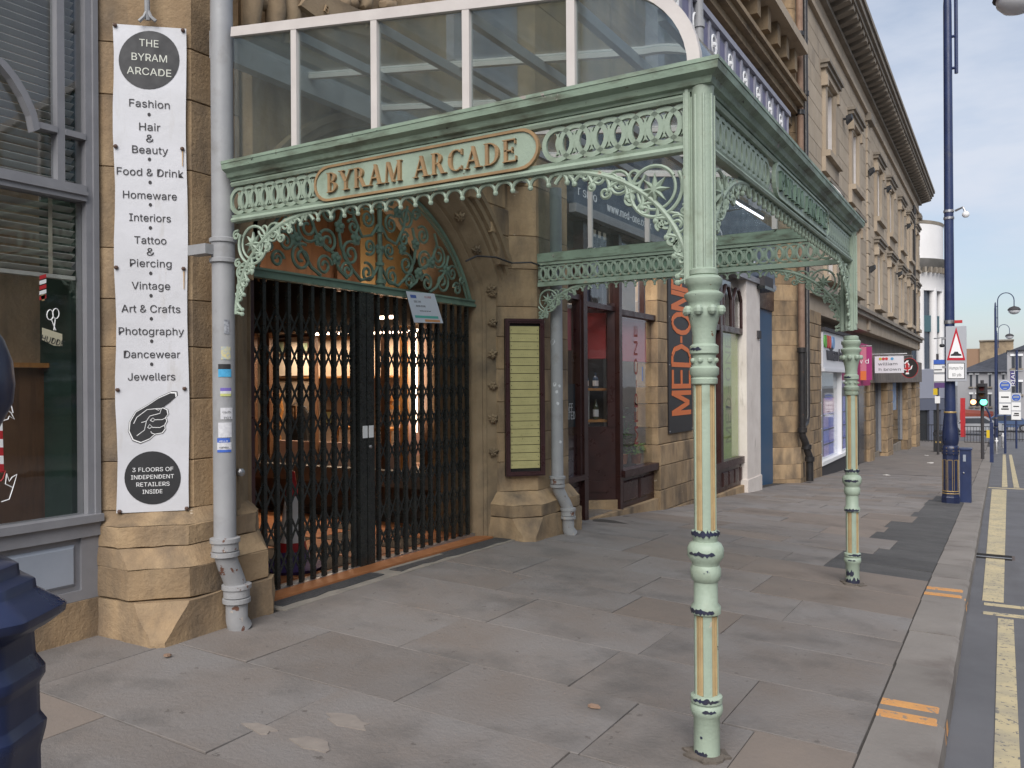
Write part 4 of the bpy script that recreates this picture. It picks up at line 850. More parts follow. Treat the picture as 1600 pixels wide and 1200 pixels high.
for ln in ([(245, 410), (270, 360), (350, 300), (420, 292), (470, 290)], [(305, 402), (345, 390), (372, 350), (450, 330), (462, 292)], [(270, 505), (330, 460), (345, 390)], [(355, 440), (370, 415), (390, 435), (370, 448), (355, 440)], [(375, 385), (395, 365), (412, 380), (395, 395), (375, 385)], [(412, 380), (470, 378), (500, 362)], [(390, 440), (450, 440), (490, 420)], [(415, 295), (440, 305), (455, 290)], [(380, 470), (385, 482), (412, 492)]):
    MB().tube([H_(x, y)+nn*.0036 for x, y in ln], .0026, 4).build('hand_line', WHT, ban)
RIV = mat('rusty_rivet', (.10, .06, .045), rough=.6)
for px, py in ((180, 40), (286, 48), (181, 229), (285, 233), (182, 418), (287, 420), (184, 609), (288.5, 607), (187, 799), (292, 794)): MB().ball(tuple(onb(px, py, .008)), .013, 8).build('rivet', RIV, ban)
for px, y0, y1 in ((285.5, 236, 260), (287.5, 424, 452)):
    MB().rings([[onb(px-1, y0, .0055), onb(px+1, y0, .0055), onb(px+.6, y1, .0055), onb(px-.6, y1, .0055)], [onb(px-1, y0, .0065), onb(px+1, y0, .0065), onb(px+.6, y1, .0065), onb(px-.6, y1, .0065)]]).build('rust_streak', mat('rust_streak', (.45, .30, .16)), ban)
hk = thing('banner_hook', onb(232, 38), 'small grey iron hook bracket above the top of the banner', 'bracket')
MB().tube([onb(231, -30, .04), onb(231.5, 20, .03), onb(232, 34, .02)], .016, 8).build('stem', GREY, hk, True)
for s in (-1, 1): MB().tube([onb(232, 18, .03), onb(232+s*5, 30, .035), onb(232+s*13, 37, .035)], .011, 6).build('curl', GREY, hk, True)
# ------------------------------------------------------------------ directory board
A4 = (D[0]+nn.x*.01, D[1]+nn.y*.01)
def ond(px, py, lift=0.): return Vector(PD(px, py, A4, (.7071, .7071)))+nn*lift
db = thing('directory_board', ond(818, 745), 'maroon framed directory board of brass tenant plates on the right pier', 'directory')
c00, c11 = ond(789, 744), ond(848, 499); z0, z1 = c00.z, c11.z; sW = (Vector((c11.x, c11.y, 0))-Vector((c00.x, c00.y, 0))).length
o0 = Vector((c00.x, c00.y, 0))
def dbox(s0, s1, za, zb, d0, d1, nm, m_, par=db):
    c_ = o0+un*((s0+s1)/2)+nn*((d0+d1)/2)+Vector((0, 0, (za+zb)/2)); return MB().obox(c_, un, nn, (0, 0, 1), (s1-s0)/2, (d1-d0)/2, (zb-za)/2).build(nm, m_, par)
dbox(0, sW, z0, z1, 0, .03, 'backing', DARK)
fw_ = .045
for a in ((0, fw_, z0, z1), (sW-fw_, sW, z0, z1), (fw_, sW-fw_, z0, z0+fw_), (fw_, sW-fw_, z1-fw_, z1)):
    fr_ = dbox(*a, .03, .06, 'frame', MAROON)
for a in ((.012, .026, z0+.012, z1-.012), (sW-.026, sW-.012, z0+.012, z1-.012), (.0265, sW-.0265, z0+.012, z0+.026), (.0265, sW-.0265, z1-.026, z1-.012)): dbox(*a, .06, .07, 'moulding', MAROON)
npl = 18; zt, zb_ = z1-fw_-.028, z0+fw_+.028; ph = (zt-zb_)/npl
names = ['ARTS', 'CRAFTS', 'VINTAGE', 'HAIR STUDIO', 'TATTOO', 'GALLERY', 'COFFEE', 'BOOKS', 'DANCE', 'PHOTO', 'FASHION', 'INTERIORS', 'MUSIC', 'BEAUTY', 'JEWELLERY', 'RECORDS', 'GIFTS', 'OFFICE']
for i in range(npl):
    zz = zt-ph*(i+1); p = dbox(fw_+.006, sW-fw_-.006, zz+.004, zz+ph-.002, .03, .037, 'plate', BRASS)
    cc = o0+un*(sW/2)+nn*.0375+Vector((0, 0, zz+ph*.36)); text('- - - - - - -' if i % 3 else '- - - -', 'engraving', INKG, p, cc, un, (0, 0, 1), ph*.3, depth=.0004)
    cc = o0+un*(sW/2)+nn*.0375+Vector((0, 0, zz+ph*.68)); text('- -', 'engraving', INKG, p, cc, un, (0, 0, 1), ph*.2, depth=.0004)
    for s in (.02, .98): MB().ball(tuple(o0+un*(fw_+.006+(sW-2*fw_-.012)*(.05 if s < .5 else .95))+nn*.037+Vector((0, 0, zz+ph*.5))), .005, 6).build('screw', INKG, p)
# cable along the stone from arch to canopy
cb = [PX(x, y, X_) for x, y, X_ in ((728, 408, -4.2), (745, 400, -4.2), (775, 402, -4.2), (800, 411, -4.19), (830, 410, -4.03), (850, 417, -4.03))]
tag(MB().tube(cb, .009, 6).build('cable', INKG, None, True), 'dark cable sagging across the stone between arch and canopy', 'cable')
# ------------------------------------------------------------------ grey drainpipes
def dpipe(nm, lab, x, y, ztop, zneck, off, m_up, m_low, r_, collars, wide=1.0):
    zg = gz(x+off[0], y+off[1]); t = thing(nm, (x+off[0], y+off[1], zg), lab, 'drainpipe')
    MB().tube([(x, y, zneck), (x, y, (zneck+ztop)/2), (x, y, ztop)], r_, 20).build('shaft', m_up, t, True)
    pts = []; zl = zneck-.02; ze = zg+.22
    for i in range(13):
        s = i/12; k = s*s*(3-2*s); pts.append((x+off[0]*k, y+off[1]*k, zl+(ze-zl)*s))
    MB().tube(pts, r_*.98, 18).build('swan_neck', m_low, t, True)
    MB().tube([(x+off[0], y+off[1], ze+.03), (x+off[0], y+off[1], zg+.06), (x+off[0]*1.25, y+off[1]*1.3, zg+.0)], [r_, r_*1.0, r_*1.12], 18).build('shoe', m_low, t, True)
    for (cx_, cy_, cz) in ((x, y, zneck), (x+off[0], y+off[1], ze)):
        for dz, rr_, hh in ((-.055, 1.28, .025), (-.02, 1.2, .05), (.03, 1.35, .025)): MB().lathe([(r_, dz-.005), (r_*rr_, dz), (r_*rr_, dz+hh), (r_, dz+hh+.006)], (cx_, cy_, cz), 20).build('collar', m_low, t, True)
    for cz in collars:
        c_ = MB().lathe([(r_, -.08), (r_*1.22, -.072), (r_*1.22, -.05), (r_*1.06, -.045), (r_*1.06, .045), (r_*1.22, .05), (r_*1.22, .072), (r_, .08)], (x, y, cz), 20).build('collar', m_up, t, True)
        MB().box(x-.16, x, y-.13, y-.05, cz-.03, cz+.03).build('wall_ear', m_up, c_)
    return t
px_, py_ = PY(350, 600, 3.38)[0], 3.38
dp = dpipe('drainpipe', 'grey cast iron drainpipe covered in stickers beside the banner', px_, py_, 6.5, .62, (.0, .085), GREY, GREYR, .066, [PY(350, 392, 3.38)[2], 4.05])
def sticker(y0, y1, a0, a1, m_, nm='sticker', rot=0, r_=.0675):
    za, zb = PY(350, y1, 3.36)[2], PY(350, y0, 3.36)[2]; n = 8; lo = []
    base = math.atan2(-.86, .51)+.2
    for d in (-.002, .0012): lo.append([(px_+(r_+d)*math.cos(base+R(a0+(a1-a0)*i/n)), py_+(r_+d)*math.sin(base+R(a0+(a1-a0)*i/n)), zb) for i in range(n+1)]+[(px_+(r_+d)*math.cos(base+R(a1-(a1-a0)*i/n)), py_+(r_+d)*math.sin(base+R(a1-(a1-a0)*i/n)), za+rot*i/n) for i in range(n+1)])
    return MB().rings(lo).build(nm, m_, dp)
SB = mat('sticker_blue', (.05, .12, .45)); SC = mat('sticker_cyan', (.08, .38, .62), (.05, .28, .5), sc=40); SYL = mat('sticker_lime', (.48, .5, .18)); SW = mat('sticker_paper', (.62, .62, .64), (.5, .5, .53), sc=60); SGY = mat('sticker_yellow', (.6, .5, .2), (.3, .38, .45), sc=60)
for a in ((500, 522, 10, 36, mat('sticker_photo', (.4, .42, .45), (.06, .06, .08), sc=45)), (542, 562, -5, 42, SGY), (569, 577, -20, 42, INK), (577, 589, -20, 46, SC), (606, 611, -10, 44, mat('sticker_violet', (.16, .12, .4))), (611, 615, -10, 44, SW), (615, 619, -10, 44, SYL), (637, 655, -10, 52, SW), (660, 683, -22, 46, SW), (684, 691, -28, 36, SB), (691, 702, -28, 44, SW), (702, 706, -28, 42, SB)): sticker(*a)
def ptext(tx, yc, hpx, ang, m_, wd=None):
    base = math.atan2(-.86, .51)+.2+R(ang); n_ = Vector((math.cos(base), math.sin(base), 0)); u_ = Vector((-n_.y, n_.x, 0)); zc_ = PY(350, yc+hpx/2, 3.36)[2]
    text(tx, 'sticker_print', m_, dp, Vector((px_, py_, zc_))+n_*.0712, u_, (0, 0, 1), hpx*.0027, wd, .0006, 0, .01)
ptext('HELLO', 687.5, 5.5, 4, WHT, .05); ptext('maheas', 696.5, 6, 6, INK, .055); ptext('Co.IN', 642, 6, 20, INK, .05); ptext('FCT', 651, 6, 24, INK, .045)
hx, hy = PX(728, 600, -3.95)[0:2]
rx_, ry_ = PX(870, 600, -3.93)[:2]
dpipe('drainpipe', 'grey drainpipe with torn paper scraps beside the brown shop front', rx_, ry_, 3.6, gz(-3.9, ry_)+.55, (.06, .12), GREY, GREYR, .062, [])
rs = random.Random(5)
for (py, a, s) in ((535, -20, .035), (600, -10, .025), (612, 0, .02), (630, 5, .02), (603, 14, .016), (690, 18, .018)):
    zc_ = PX(870, py, -3.93)[2]; base = math.atan2(-.9, .43)+R(a*2); b = MB()
    pts = [(s*(.6+.5*rs.random())*math.cos(2*math.pi*i/9), s*(.6+.5*rs.random())*math.sin(2*math.pi*i/9)) for i in range(9)]
    b.rings([[(rx_+(.062+d)*math.cos(base+u/.062), ry_+(.062+d)*math.sin(base+u/.062), zc_+v) for u, v in pts] for d in (-.002, .0012)]); b.build('torn_paper', SW, [o for o in scene.objects if o.name == 'drainpipe.001'][0])
kn = thing('door_knob', PX(375, 738, -4.25), 'round pale metal knob at the left end of the gate', 'knob'); MB().ball(PX(376, 738, -4.25), .03, 10).build('ball', STEEL, kn, True); MB().tube([PX(376, 738, -4.25), (-4.46, PX(376, 738, -4.25)[1]+.1, PX(376, 738, -4.25)[2])], .012, 6).build('spindle', STEEL, kn)
# ------------------------------------------------------------------ barber window
WX = -4.735
bw = thing('barber_window', (WX, 2.0, .1), 'grey framed barber shop window with blinds above a panelled riser', 'window')
Y0 = .2
zs = .835; zb = .66; zt_ = PX(139, 312, WX)[2]; zh = PX(139, 293, WX)[2]
def wbox(x0, x1, y0, y1, z0, z1, nm, m_=GREYW): return MB().box(x0, x1, y0, y1, z0, z1).build(nm, m_, bw)
wbox(WX-.09, WX+.02, 2.905, 2.975, zs, 4.6, 'stile'); wbox(WX-.05, WX+.035, 2.945, 2.978, zs, 4.6, 'stile_bead')
wbox(WX-.09, WX+.07, Y0, 2.975, zs-.045, zs, 'sill'); wbox(WX-.09, WX+.04, Y0, 2.975, zs-.13, zs-.0455, 'sill_board')
wbox(WX-.07, WX+.03, Y0, 2.905, zt_-.02, zh-.0, 'transom'); wbox(WX-.06, WX+.045, Y0, 2.905, zt_+.012, zt_+.035, 'transom_bead')
mY = PX(92, 100, WX)[1]; wbox(WX-.05, WX+.02, mY-.022, mY+.022, zh+.001, 4.6, 'mullion')
zq = PX(100, 206, WX)[2]; wbox(WX-.04, WX+.025, PX(55, 206, WX)[1], mY-.0225, zq-.022, zq+.014, 'glazing_bar'); wbox(WX-.04, WX+.025, mY+.0225, 2.9045, zq-.022, zq+.014, 'glazing_bar')
ab = [PX(px, py, WX) for px, py in ((-40, 70), (0, 100), (18, 122), (35, 150), (48, 180), (53, 205))]
MB().rings([[(x-.03, y-.016, z_-.01), (x+.03, y-.016, z_-.01), (x+.03, y+.018, z_+.012), (x-.03, y+.018, z_+.012)] for x, y, z_ in ab]).build('arched_bar', GREYW, bw)
wbox(WX-.03, WX-.024, Y0, 2.905, zs, zt_, 'pane', CLEAR); wbox(WX-.03, WX-.024, Y0, 2.905, zh, 4.6, 'pane', CLEAR)
wbox(WX-.08, WX-.0, Y0, 2.97, .33, zs-.131, 'riser_board', GREYW); rz0, rz1 = .42, .62
wbox(WX-.0, WX+.022, Y0, 2.97, .33, rz0-.03, 'riser_rail', GREYW); wbox(WX-.0, WX+.022, 2.86, 2.9695, rz0-.03, zs-.131, 'riser_stile', GREYW)
MB().prism([(Y0, rz0), (2.83, rz0), (2.83, zs-.17), (Y0, zs-.17)], lambda u, v, w_: (WX+w_, u, v), .0, .02, .018).build('riser_panel', GREYB, bw)
wbox(WX-.12, WX+.035, Y0, 2.975, .04, .328, 'stone_base', STONE)
# blinds
for part, (za, zb2) in (('upper', (zh, 4.5)), ('lower', (2.27, zt_))):
    zz = za+.02
    while zz < zb2-.02:
        MB().hexa([(WX-.115, Y0, zz-.012), (WX-.075, Y0, zz+.012), (WX-.075, 2.89, zz+.012), (WX-.115, 2.89, zz-.012), (WX-.115, Y0, zz-.009), (WX-.075, Y0, zz+.015), (WX-.075, 2.89, zz+.015), (WX-.115, 2.89, zz-.009)]).build('blind_slat', BLIND if 'BLIND' in globals() else globals().setdefault('BLIND', mat('blind_slat', (.46, .45, .41), (.40, .39, .36), sc=5)), bw); zz += .047
wbox(WX-.12, WX-.07, Y0, 2.89, 2.245, 2.268, 'blind_rail', globals()['BLIND'])
yt = PX(90, 430, WX)[1]; wbox(WX-.073, WX-.071, yt-.012, yt+.012, 2.26, zt_, 'blind_tape', mat('blind_tape', (.30, .26, .2)))
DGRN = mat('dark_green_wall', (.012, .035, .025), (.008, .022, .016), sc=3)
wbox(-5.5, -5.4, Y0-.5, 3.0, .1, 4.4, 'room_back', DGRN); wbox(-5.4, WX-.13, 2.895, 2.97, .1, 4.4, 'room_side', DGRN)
wbox(-5.38, -5.16, Y0-.5, PX(82, 560, -5.2)[1], .1, PX(40, 575, -5.2)[2], 'wood_counter', WOOD); wbox(-5.38, -5.10, Y0-.5, PX(88, 560, -5.2)[1], PX(40, 575, -5.2)[2]+.001, PX(40, 575, -5.2)[2]+.03, 'counter_top', WOODO)
wbox(-5.4, -5.36, PX(20, 500, -5.2)[1], PX(42, 500, -5.2)[1], 1.8, 2.2, 'wall_picture', MESHY)
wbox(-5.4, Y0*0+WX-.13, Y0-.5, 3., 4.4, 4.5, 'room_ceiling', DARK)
# decals on the glass
DX = WX-.022
def dec(pts, nm, m_): return MB().rings([[(DX-.001, *PX(px, py, DX)[1:]) for px, py in pts], [(DX+.002, *PX(px, py, DX)[1:]) for px, py in pts]]).build(nm, m_, bw)
for k in range(5): dec([(62, 431+k*8), (72, 431+k*8-3), (72, 437+k*8-3), (62, 437+k*8)], 'decal_stripe', RED if k % 2 == 0 else WHT)
dec([(63, 460), (71, 460), (69, 470), (65, 470)], 'decal_finial', GOLD)
dec([(66, 512), (97, 522), (97, 541), (84, 540), (66, 531)], 'decal_ribbon', mat('decal_cream', (.45, .42, .3)))
pb = PX(81.5, 537, DX+.003); text('HUDDE', 'decal_lettering', INK, bw, pb, (0, 1, -.25), (0, .25, 1), .05, .135, .0008, .0, .02)
for cxp, cyp in ((78, 492), (87, 490)): MB().tube([(DX+.002, *PX(cxp+5*math.cos(2*math.pi*i/12), cyp+8*math.sin(2*math.pi*i/12), DX)[1:]) for i in range(13)], .003, 4).build('decal_scissors', WHT, bw)
MB().tube([(DX+.002, *PX(80, 499, DX)[1:]), (DX+.002, *PX(87, 516, DX)[1:])], .003, 4).build('decal_scissors', WHT, bw); MB().tube([(DX+.002, *PX(86, 499, DX)[1:]), (DX+.002, *PX(84, 516, DX)[1:])], .003, 4).build('decal_scissors', WHT, bw)
for k in range(6): dec([(-14, 660+k*13), (3.5+k*.4, 660+k*13), (4+k*.4, 673+k*13), (-14, 673+k*13)], 'decal_stripe', RED if k % 2 else WHT)
for ln in ([(0, 655), (8, 646), (10, 640), (17, 645), (22, 655), (14, 650), (12, 655), (5, 657)], [(10, 622), (17, 632), (20, 645)], [(2, 735), (8, 736), (4, 748), (0, 752)], [(10, 740), (14, 752), (18, 746), (26, 741), (20, 762), (14, 780), (2, 784)], [(10, 740), (8, 756), (20, 762)]): MB().tube([(DX+.003, *PX(px, py, DX)[1:]) for px, py in ln], .003, 4).build('decal_line', RED if ln[0] == (2, 735) else WHT, bw)
# ================================================================== brown shop front (two bays) right of the arch
FX = -4.22
def yx(px, X=FX): return PX(px, 600, X)[1]
def zx(px, py, X=FX): return PX(px, py, X)[2]
WB = MB()
upw = bld
MB().box(-5.0, -4.30, 7.7, 19.0, 4.8, 12).build('upper_wall', STONE, bld)
MB().box(-5.0, -4.24, yx(1028), yx(1100), -.5, 4.95).build('sign_pier', JOINT, bld)
# coursed sign pier
z = gz(-4.2, 12)-.2; k = 0; rq = random.Random(2)
sy0, sy1 = yx(1028, -4.17), yx(1092, -4.17)
while z < 3.72:
    hgt = rq.choice((.24, .3, .34)); xf = -4.14 if z < .55 else -4.17
    cuts = [sy0]+([sy0+(sy1-sy0)*rq.uniform(.3, .7)] if z < .6 else [])+[sy1]
    for a, c_ in zip(cuts, cuts[1:]): MB().prism([(a+.004, z+.004), (c_-.004, z+.004), (c_-.004, z+hgt-.004), (a+.004, z+hgt-.004)], lambda u, v, w_: (w_, u, v), -4.5, xf, .007).build('block', STONE, bld)
    z += hgt
sf = thing('brown_shopfront', (FX, 9.6, 0), 'dark brown timber shop front with open doorway and red blinds right of the grey drainpipe', 'shopfront')
def sb(y0, y1, z0, z1, nm, m_=BROWN, x0=-4.32, x1=FX, par=None): return MB().box(x0, x1, y0, y1, z0, z1).build(nm, m_, par or sf)
ya, yb, yc, yd = 8.05, yx(915), yx(965), yx(1027)
zg_ = gz(-4.2, 9); zT = 3.5
zl = lambda px, py: zx(px, py)
wt, wb_ = zl(971, 492), zl(971, 735)
# left light
sb(yb-.10, yb, zg_-.05, zT, 'door_post', x1=FX+.03); sb(ya, yb-.1, zl(905, 745)-.04, zl(905, 745)+.02, 'sill', x1=FX+.05); sb(ya, yb-.1, zl(905, 468), zl(905, 468)+.06, 'transom')
sb(ya, yb-.1, zg_-.05, zl(905, 745)-.041, 'riser_board', x1=FX-.02); sb(ya+.1, yb-.2, zg_+.08, zl(905, 745)-.12, 'riser_panel', x1=FX); sb(ya, yb-.1, zl(905, 745)+.021, zl(905, 468)-.001, 'pane', CLEAR, FX-.04, FX-.034)
sb(ya, yb-.1, zl(905, 745)+.021, zl(905, 680), 'lower_panel', MAROON, FX-.06, FX-.045)
sb(yb-.16, yb-.1005, zl(905, 745)+.021, zl(905, 468)-.001, 'stile', x1=FX+.01)
sb(ya, yd, zT, zT+.12, 'head_rail', x1=FX+.06)
# right light
sb(yc-.0, yc+.09, gz(-4.2, 9.8), zT, 'window_post', x1=FX+.03); sb(yd-.1, yd, gz(-4.2, 11), zT, 'window_post', x1=FX+.03)
sb(yc+.09, yd-.1, wt, wt+.07, 'transom', x1=FX+.02); sb(yc+.09, yd-.1, wb_-.09, wb_, 'sill', x1=FX+.06)
sb(yc+.09, yd-.1, wb_-.5, wb_-.0905, 'riser_board', x1=FX-.02)
for y0, y1 in ((yc+.14, (yc+yd)/2-.03), ((yc+yd)/2+.03, yd-.15)): MB().prism([(y0, wb_-.43), (y1, wb_-.43), (y1, wb_-.15), (y0, wb_-.15)], lambda u, v, w_: (w_, u, v), FX-.02, FX+.005, .02).build('riser_panel', BROWN, sf)
sb(yc-.12, yd, gz(-4.2, 11)-.15, wb_-.501, 'stone_plinth', STONE, x1=FX+.05)
sb(yc+.09, yd-.1, wb_, wt, 'pane', CLEAR, FX-.05, FX-.044); sb(yc+.09, yd-.1, wt+.07, zT, 'pane', CLEAR, FX-.05, FX-.044)
sb((yc+yd)/2+.25, (yc+yd)/2+.29, wt+.07, zT, 'glazing_bar', x1=FX-.01)
# fanlight over the door and recessed doorway with splayed side light
DXr = -4.75
sb(yb, yc, zl(940, 482), zl(940, 482)+.06, 'door_head', x1=FX-.02); sb(yb, yc, zl(940, 482)+.06, zT, 'fanlight', CLEAR, FX-.06, FX-.054)
for k in range(6): sb(yb+.08+k*.15, yb+.1+k*.15, zl(940, 482)+.06, zT, 'fanlight_bar', INKG, FX-.10, FX-.08)
# splayed glazed screen running back from the right jamb (its panel and plinth face the camera)
s0 = Vector((FX-.04, yc, 0)); s1 = Vector((DXr, yb+.55, 0)); su = (s1-s0).normalized(); sn = Vector((su.y, -su.x, 0))*-1; sl_ = (s1-s0).length
def spl(a, c_, z0, z1, nm, m_, d0=-.02, d1=.02): return MB().obox(s0+su*((a+c_)/2)+sn*((d0+d1)/2)+Vector((0, 0, (z0+z1)/2)), su, sn, (0, 0, 1), (c_-a)/2, (d1-d0)/2, (z1-z0)/2).build(nm, m_, sf)
zd0 = gz(-4.2, 9.3)+.02; zm = zx(940, 665, -4.5); zq_ = zx(940, 735, -4.5)
spl(0, sl_, zd0+.14, zq_, 'screen_board', BROWN, -.03, .01); spl(.1, sl_-.1, zd0+.24, zq_-.1, 'screen_panel', BROWN, .01, .022); spl(0, sl_, zq_, zm, 'screen_mid_panel', BROWN, -.03, .012); spl(0, .1, zm, 2.62, 'screen_stile', BROWN, -.03, .025); spl(sl_-.09, sl_, zm, 2.62, 'screen_stile', BROWN, -.03, .02); spl(.1, sl_-.09, 2.5, 2.62, 'screen_head', BROWN); spl(.1, sl_-.09, zm, 2.5, 'pane', CLEAR, -.004, .004)
spl(-.02, sl_, zd0-.1, zd0+.139, 'stone_plinth', STONE, -.1, .03)
dr = sb(yb, yb+.55, zd0, 2.6, 'door', BROWN, DXr-.06, DXr-.02); MB().box(DXr-.019, DXr-.012, yb+.1, yb+.45, 1.0, 2.45).build('door_glass', CLEAR, dr); MB().ball((DXr+.02, yb+.46, 1.0), .03, 8).build('handle', STEEL, dr)
sb(yb-.1, yc, zg_-.12, zg_+.012, 'step', STONE, DXr, FX+.06); sb(yb+.05, yc-.15, zg_+.012, zg_+.02, 'floor_mat', STEEL, FX-.35, FX-.02)
sb(ya, yd, -.1, .0, 'shop_floor', WOOD, -7.4, DXr-.06); MB().box(-7.5, -7.4, 7.9, 12, 0, 4).build('shop_back', mat('shop_grey_wall', (.16, .14, .13), (.12, .1, .09), sc=3), sf); MB().box(-7.4, -5.0, 7.9, 12, 3.6, 3.7).build('shop_ceiling', DARK, sf)
sb(yd-.06, yd, 0, 3.6, 'side_lining', mat('pale_lining', (.5, .48, .46)), -4.52, -4.35)
REDB = mat('red_blind', (.36, .045, .045), (.30, .035, .035), sc=4, rough=.8); PINKB = mat('reflection_pink_blind', (.50, .12, .15), (.44, .10, .13), sc=4, rough=.8)  # the pink has window reflection painted into the red blind colour
def blind(y0, y1, z0, z1, x, m_, lab, poly=None):
    t = thing('roller_blind', (x, (y0+y1)/2, z0), lab, 'blind'); MB().box(x-.004, x+.004, y0, y1, z0, z1).build('cloth', m_, t); MB().tube([(x, y0, z0), (x, y1, z0)], .012, 8).build('bottom_bar', m_, t); MB().tube([(x, y0, z1+.02), (x, y1, z1+.02)], .03, 8).build('roller', WHT, t)
blind(ya, yb-.12, zl(890, 545), zl(890, 478), FX-.12, PINKB, 'red roller blind with pink reflection painted in, in the narrow light behind the grey drainpipe')
blind(yc+.1, yd-.12, zl(971, 562), wt, FX-.12, PINKB, 'pink roller blind in the wide window right of the shop door')
tb = thing('roller_blind', tuple(s0+su*.5+Vector((0, 0, 1.9))), 'bright red roller blind in the splayed light beside the shop door', 'blind')
zb0 = zx(935, 560, -4.5); MB().obox(s0+su*(sl_/2)-sn*.05+Vector((0, 0, (zb0+2.5)/2)), su, sn, (0, 0, 1), sl_/2-.1, .004, (2.5-zb0)/2).build('cloth', REDB, tb); MB().tube([s0+su*.1-sn*.05+Vector((0, 0, zb0)), s0+su*(sl_-.1)-sn*.05+Vector((0, 0, zb0))], .012, 8).build('bottom_bar', REDB, tb)
# shelf with bottles and packets behind the splayed light
shf = thing('display_shelf', tuple(s0+su*.5-sn*.25+Vector((0, 0, 1.2))), 'brown wooden shelves of stock seen through the splayed shop light', 'shelf')
for zz in (zx(935, 608, -4.7), zx(935, 655, -4.7)): MB().obox(s0+su*(sl_/2)-sn*.25+Vector((0, 0, zz)), su, sn, (0, 0, 1), sl_/2-.08, .14, .015).build('board', WOODO, shf)
MB().obox(s0+su*(sl_/2)-sn*.42+Vector((0, 0, 1.6)), su, sn, (0, 0, 1), sl_/2-.05, .01, .9).build('back_panel', DARK, shf)
MB().tube([s0+su*.3-sn*.2+Vector((0, 0, zx(935, 660, -4.7))), s0+su*.3-sn*.2+Vector((0, 0, zx(935, 608, -4.7)))], .015, 6).build('upright', STEEL, shf)
bcols = [((.03, .05, .09), 'navy'), ((.05, .16, .28), 'teal blue'), ((.04, .05, .03), 'olive'), ((.3, .32, .36), 'silver'), ((.06, .09, .2), 'royal blue')]
for row, zz in ((0, zx(935, 608, -4.7)+.015), (1, zx(935, 655, -4.7)+.015)):
    for k in range(5):
        cc, cn = bcols[(k+row*2) % 5]; h = .2 if row == 0 else .26; p = s0+su*(.2+.13*k)-sn*.22; t = thing('bottle', (p.x, p.y, zz), f'{cn} bottle, {["first", "second", "third", "fourth", "fifth"][k]} from the window post on the {["upper", "lower"][row]} shop shelf', 'bottle', 'bottles on the shop shelves')
        MB().lathe([(.035, 0), (.037, h*.6), (.03, h*.72), (.013, h*.8), (.013, h)], (p.x, p.y, zz), 12).build('body', mat('bottle_'+cn.replace(' ', '_'), cc, rough=.2, spec=.6), t, True); MB().lathe([(.0385, h*.15), (.0385, h*.5)], (p.x, p.y, zz), 12).build('paper_label', SW, t)
sl9 = thing('added_shop_lamp', (-5.3, 9.9, 3.4), 'added ceiling lamp brightening the inside of the brown shop', 'lamp'); MB().lathe([(.15, 0), (.2, .05), (.02, .12)], (-5.3, 9.9, 3.42), 14).build('shade', WHT, sl9); MB().ball((-5.3, 9.9, 3.4), .06, 8).build('bulb', emit('added_lamp_bulb', (1, .85, .7), 5), sl9)  # unseen lamp, added to brighten the shop interior
alight('shop_fill_light', (-5.3, 9.9, 3.36), (0, 0, 0), 1.6, 1.6, 45, (1, .86, .72), sl9)
# plants, bag, posters
LEAFM = mat('plant_leaf', (.075, .16, .03), (.12, .22, .05), sc=12, rough=.5); LEAFD = mat('dark_plant_leaf', (.03, .08, .025), (.05, .11, .03), sc=12, rough=.5)
def plant(y, z0, x, h, m_, lab, n=70, spread=.16):
    t = thing('potted_plant', (x, y, z0), lab, 'plant'); rr3 = random.Random(int(y*100)); MB().lathe([(.06, 0), (.08, .12), (.085, .13)], (x, y, z0), 12).build('pot', TERRA, t, True); b = MB()
    for k in range(n):
        a = rr3.uniform(0, 6.28); e = rr3.uniform(.1, 1.3); l = rr3.uniform(.3, 1); c_ = Vector((x+spread*l*math.cos(a)*math.cos(e)*.9, y+spread*l*math.sin(a)*math.cos(e)*1.3, z0+.13+h*l*math.sin(e)))
        d = Vector((math.cos(a), math.sin(a), rr3.uniform(-.4, .6))).normalized(); sd = d.cross(Vector((rr3.uniform(-.3, .3), 0, 1))).normalized(); L_ = rr3.uniform(.05, .09)
        b.add([c_, c_+d*L_*.5+sd*L_*.3, c_+d*L_, c_+d*L_*.5-sd*L_*.3], [(0, 1, 2), (0, 2, 3)])
    tag(b.build('foliage', m_, t), kind='stuff')
    for k in range(4): a = k*1.7; MB().tube([(x, y, z0+.1), (x+spread*.5*math.cos(a), y+spread*.6*math.sin(a), z0+.13+h*.6)], .005, 4).build('stem', m_, t)
plant(yx(990, -4.45), wb_, -4.42, .2, LEAFM, 'bright green leafy pot plant at the left of the shop window sill'); plant(yx(1006, -4.45), wb_, -4.42, .22, LEAFM, 'bright green leafy pot plant at the right of the shop window sill', 90)
plant(yx(977, -4.5), wb_, -4.55, .75, LEAFD, 'tall dark trailing plant beside the left post of the shop window', 110, .2)
t = thing('gift_bag', (-4.5, yx(1008, -4.5), wb_+.3), 'small pink bag on a stand behind the window plants', 'bag'); yy = yx(1005, -4.6); MB().box(-4.66, -4.58, yy-.02, yy+.25, wb_+.27, wb_+.52).build('body', mat('pink_bag', (.28, .06, .08)), t); MB().box(-4.68, -4.56, yy-.05, yy+.28, wb_, wb_+.269).build('stand', WOOD, t); MB().tube([(-4.62, yy+.05, wb_+.52), (-4.62, yy+.11, wb_+.6), (-4.62, yy+.17, wb_+.52)], .008, 5).build('handle', INKG, t)
wl = thing('window_lettering', (FX-.04, yx(1005), wt-.4), 'red vertical shop name lettering on the wide shop window', 'lettering')
text('MED-ONE', 'letters', mat('red_vinyl', (.20, .05, .04)), wl, (FX-.043, yx(1001), zl(1001, 602)), (0, 0, 1), (0, -1, 0), .16, 1.6, .001, 0, -.012)
t = thing('stripe_flag', (FX-.2, yx(1006), zl(1006, 590)), 'small blue and white striped flag hanging in the shop window', 'flag')
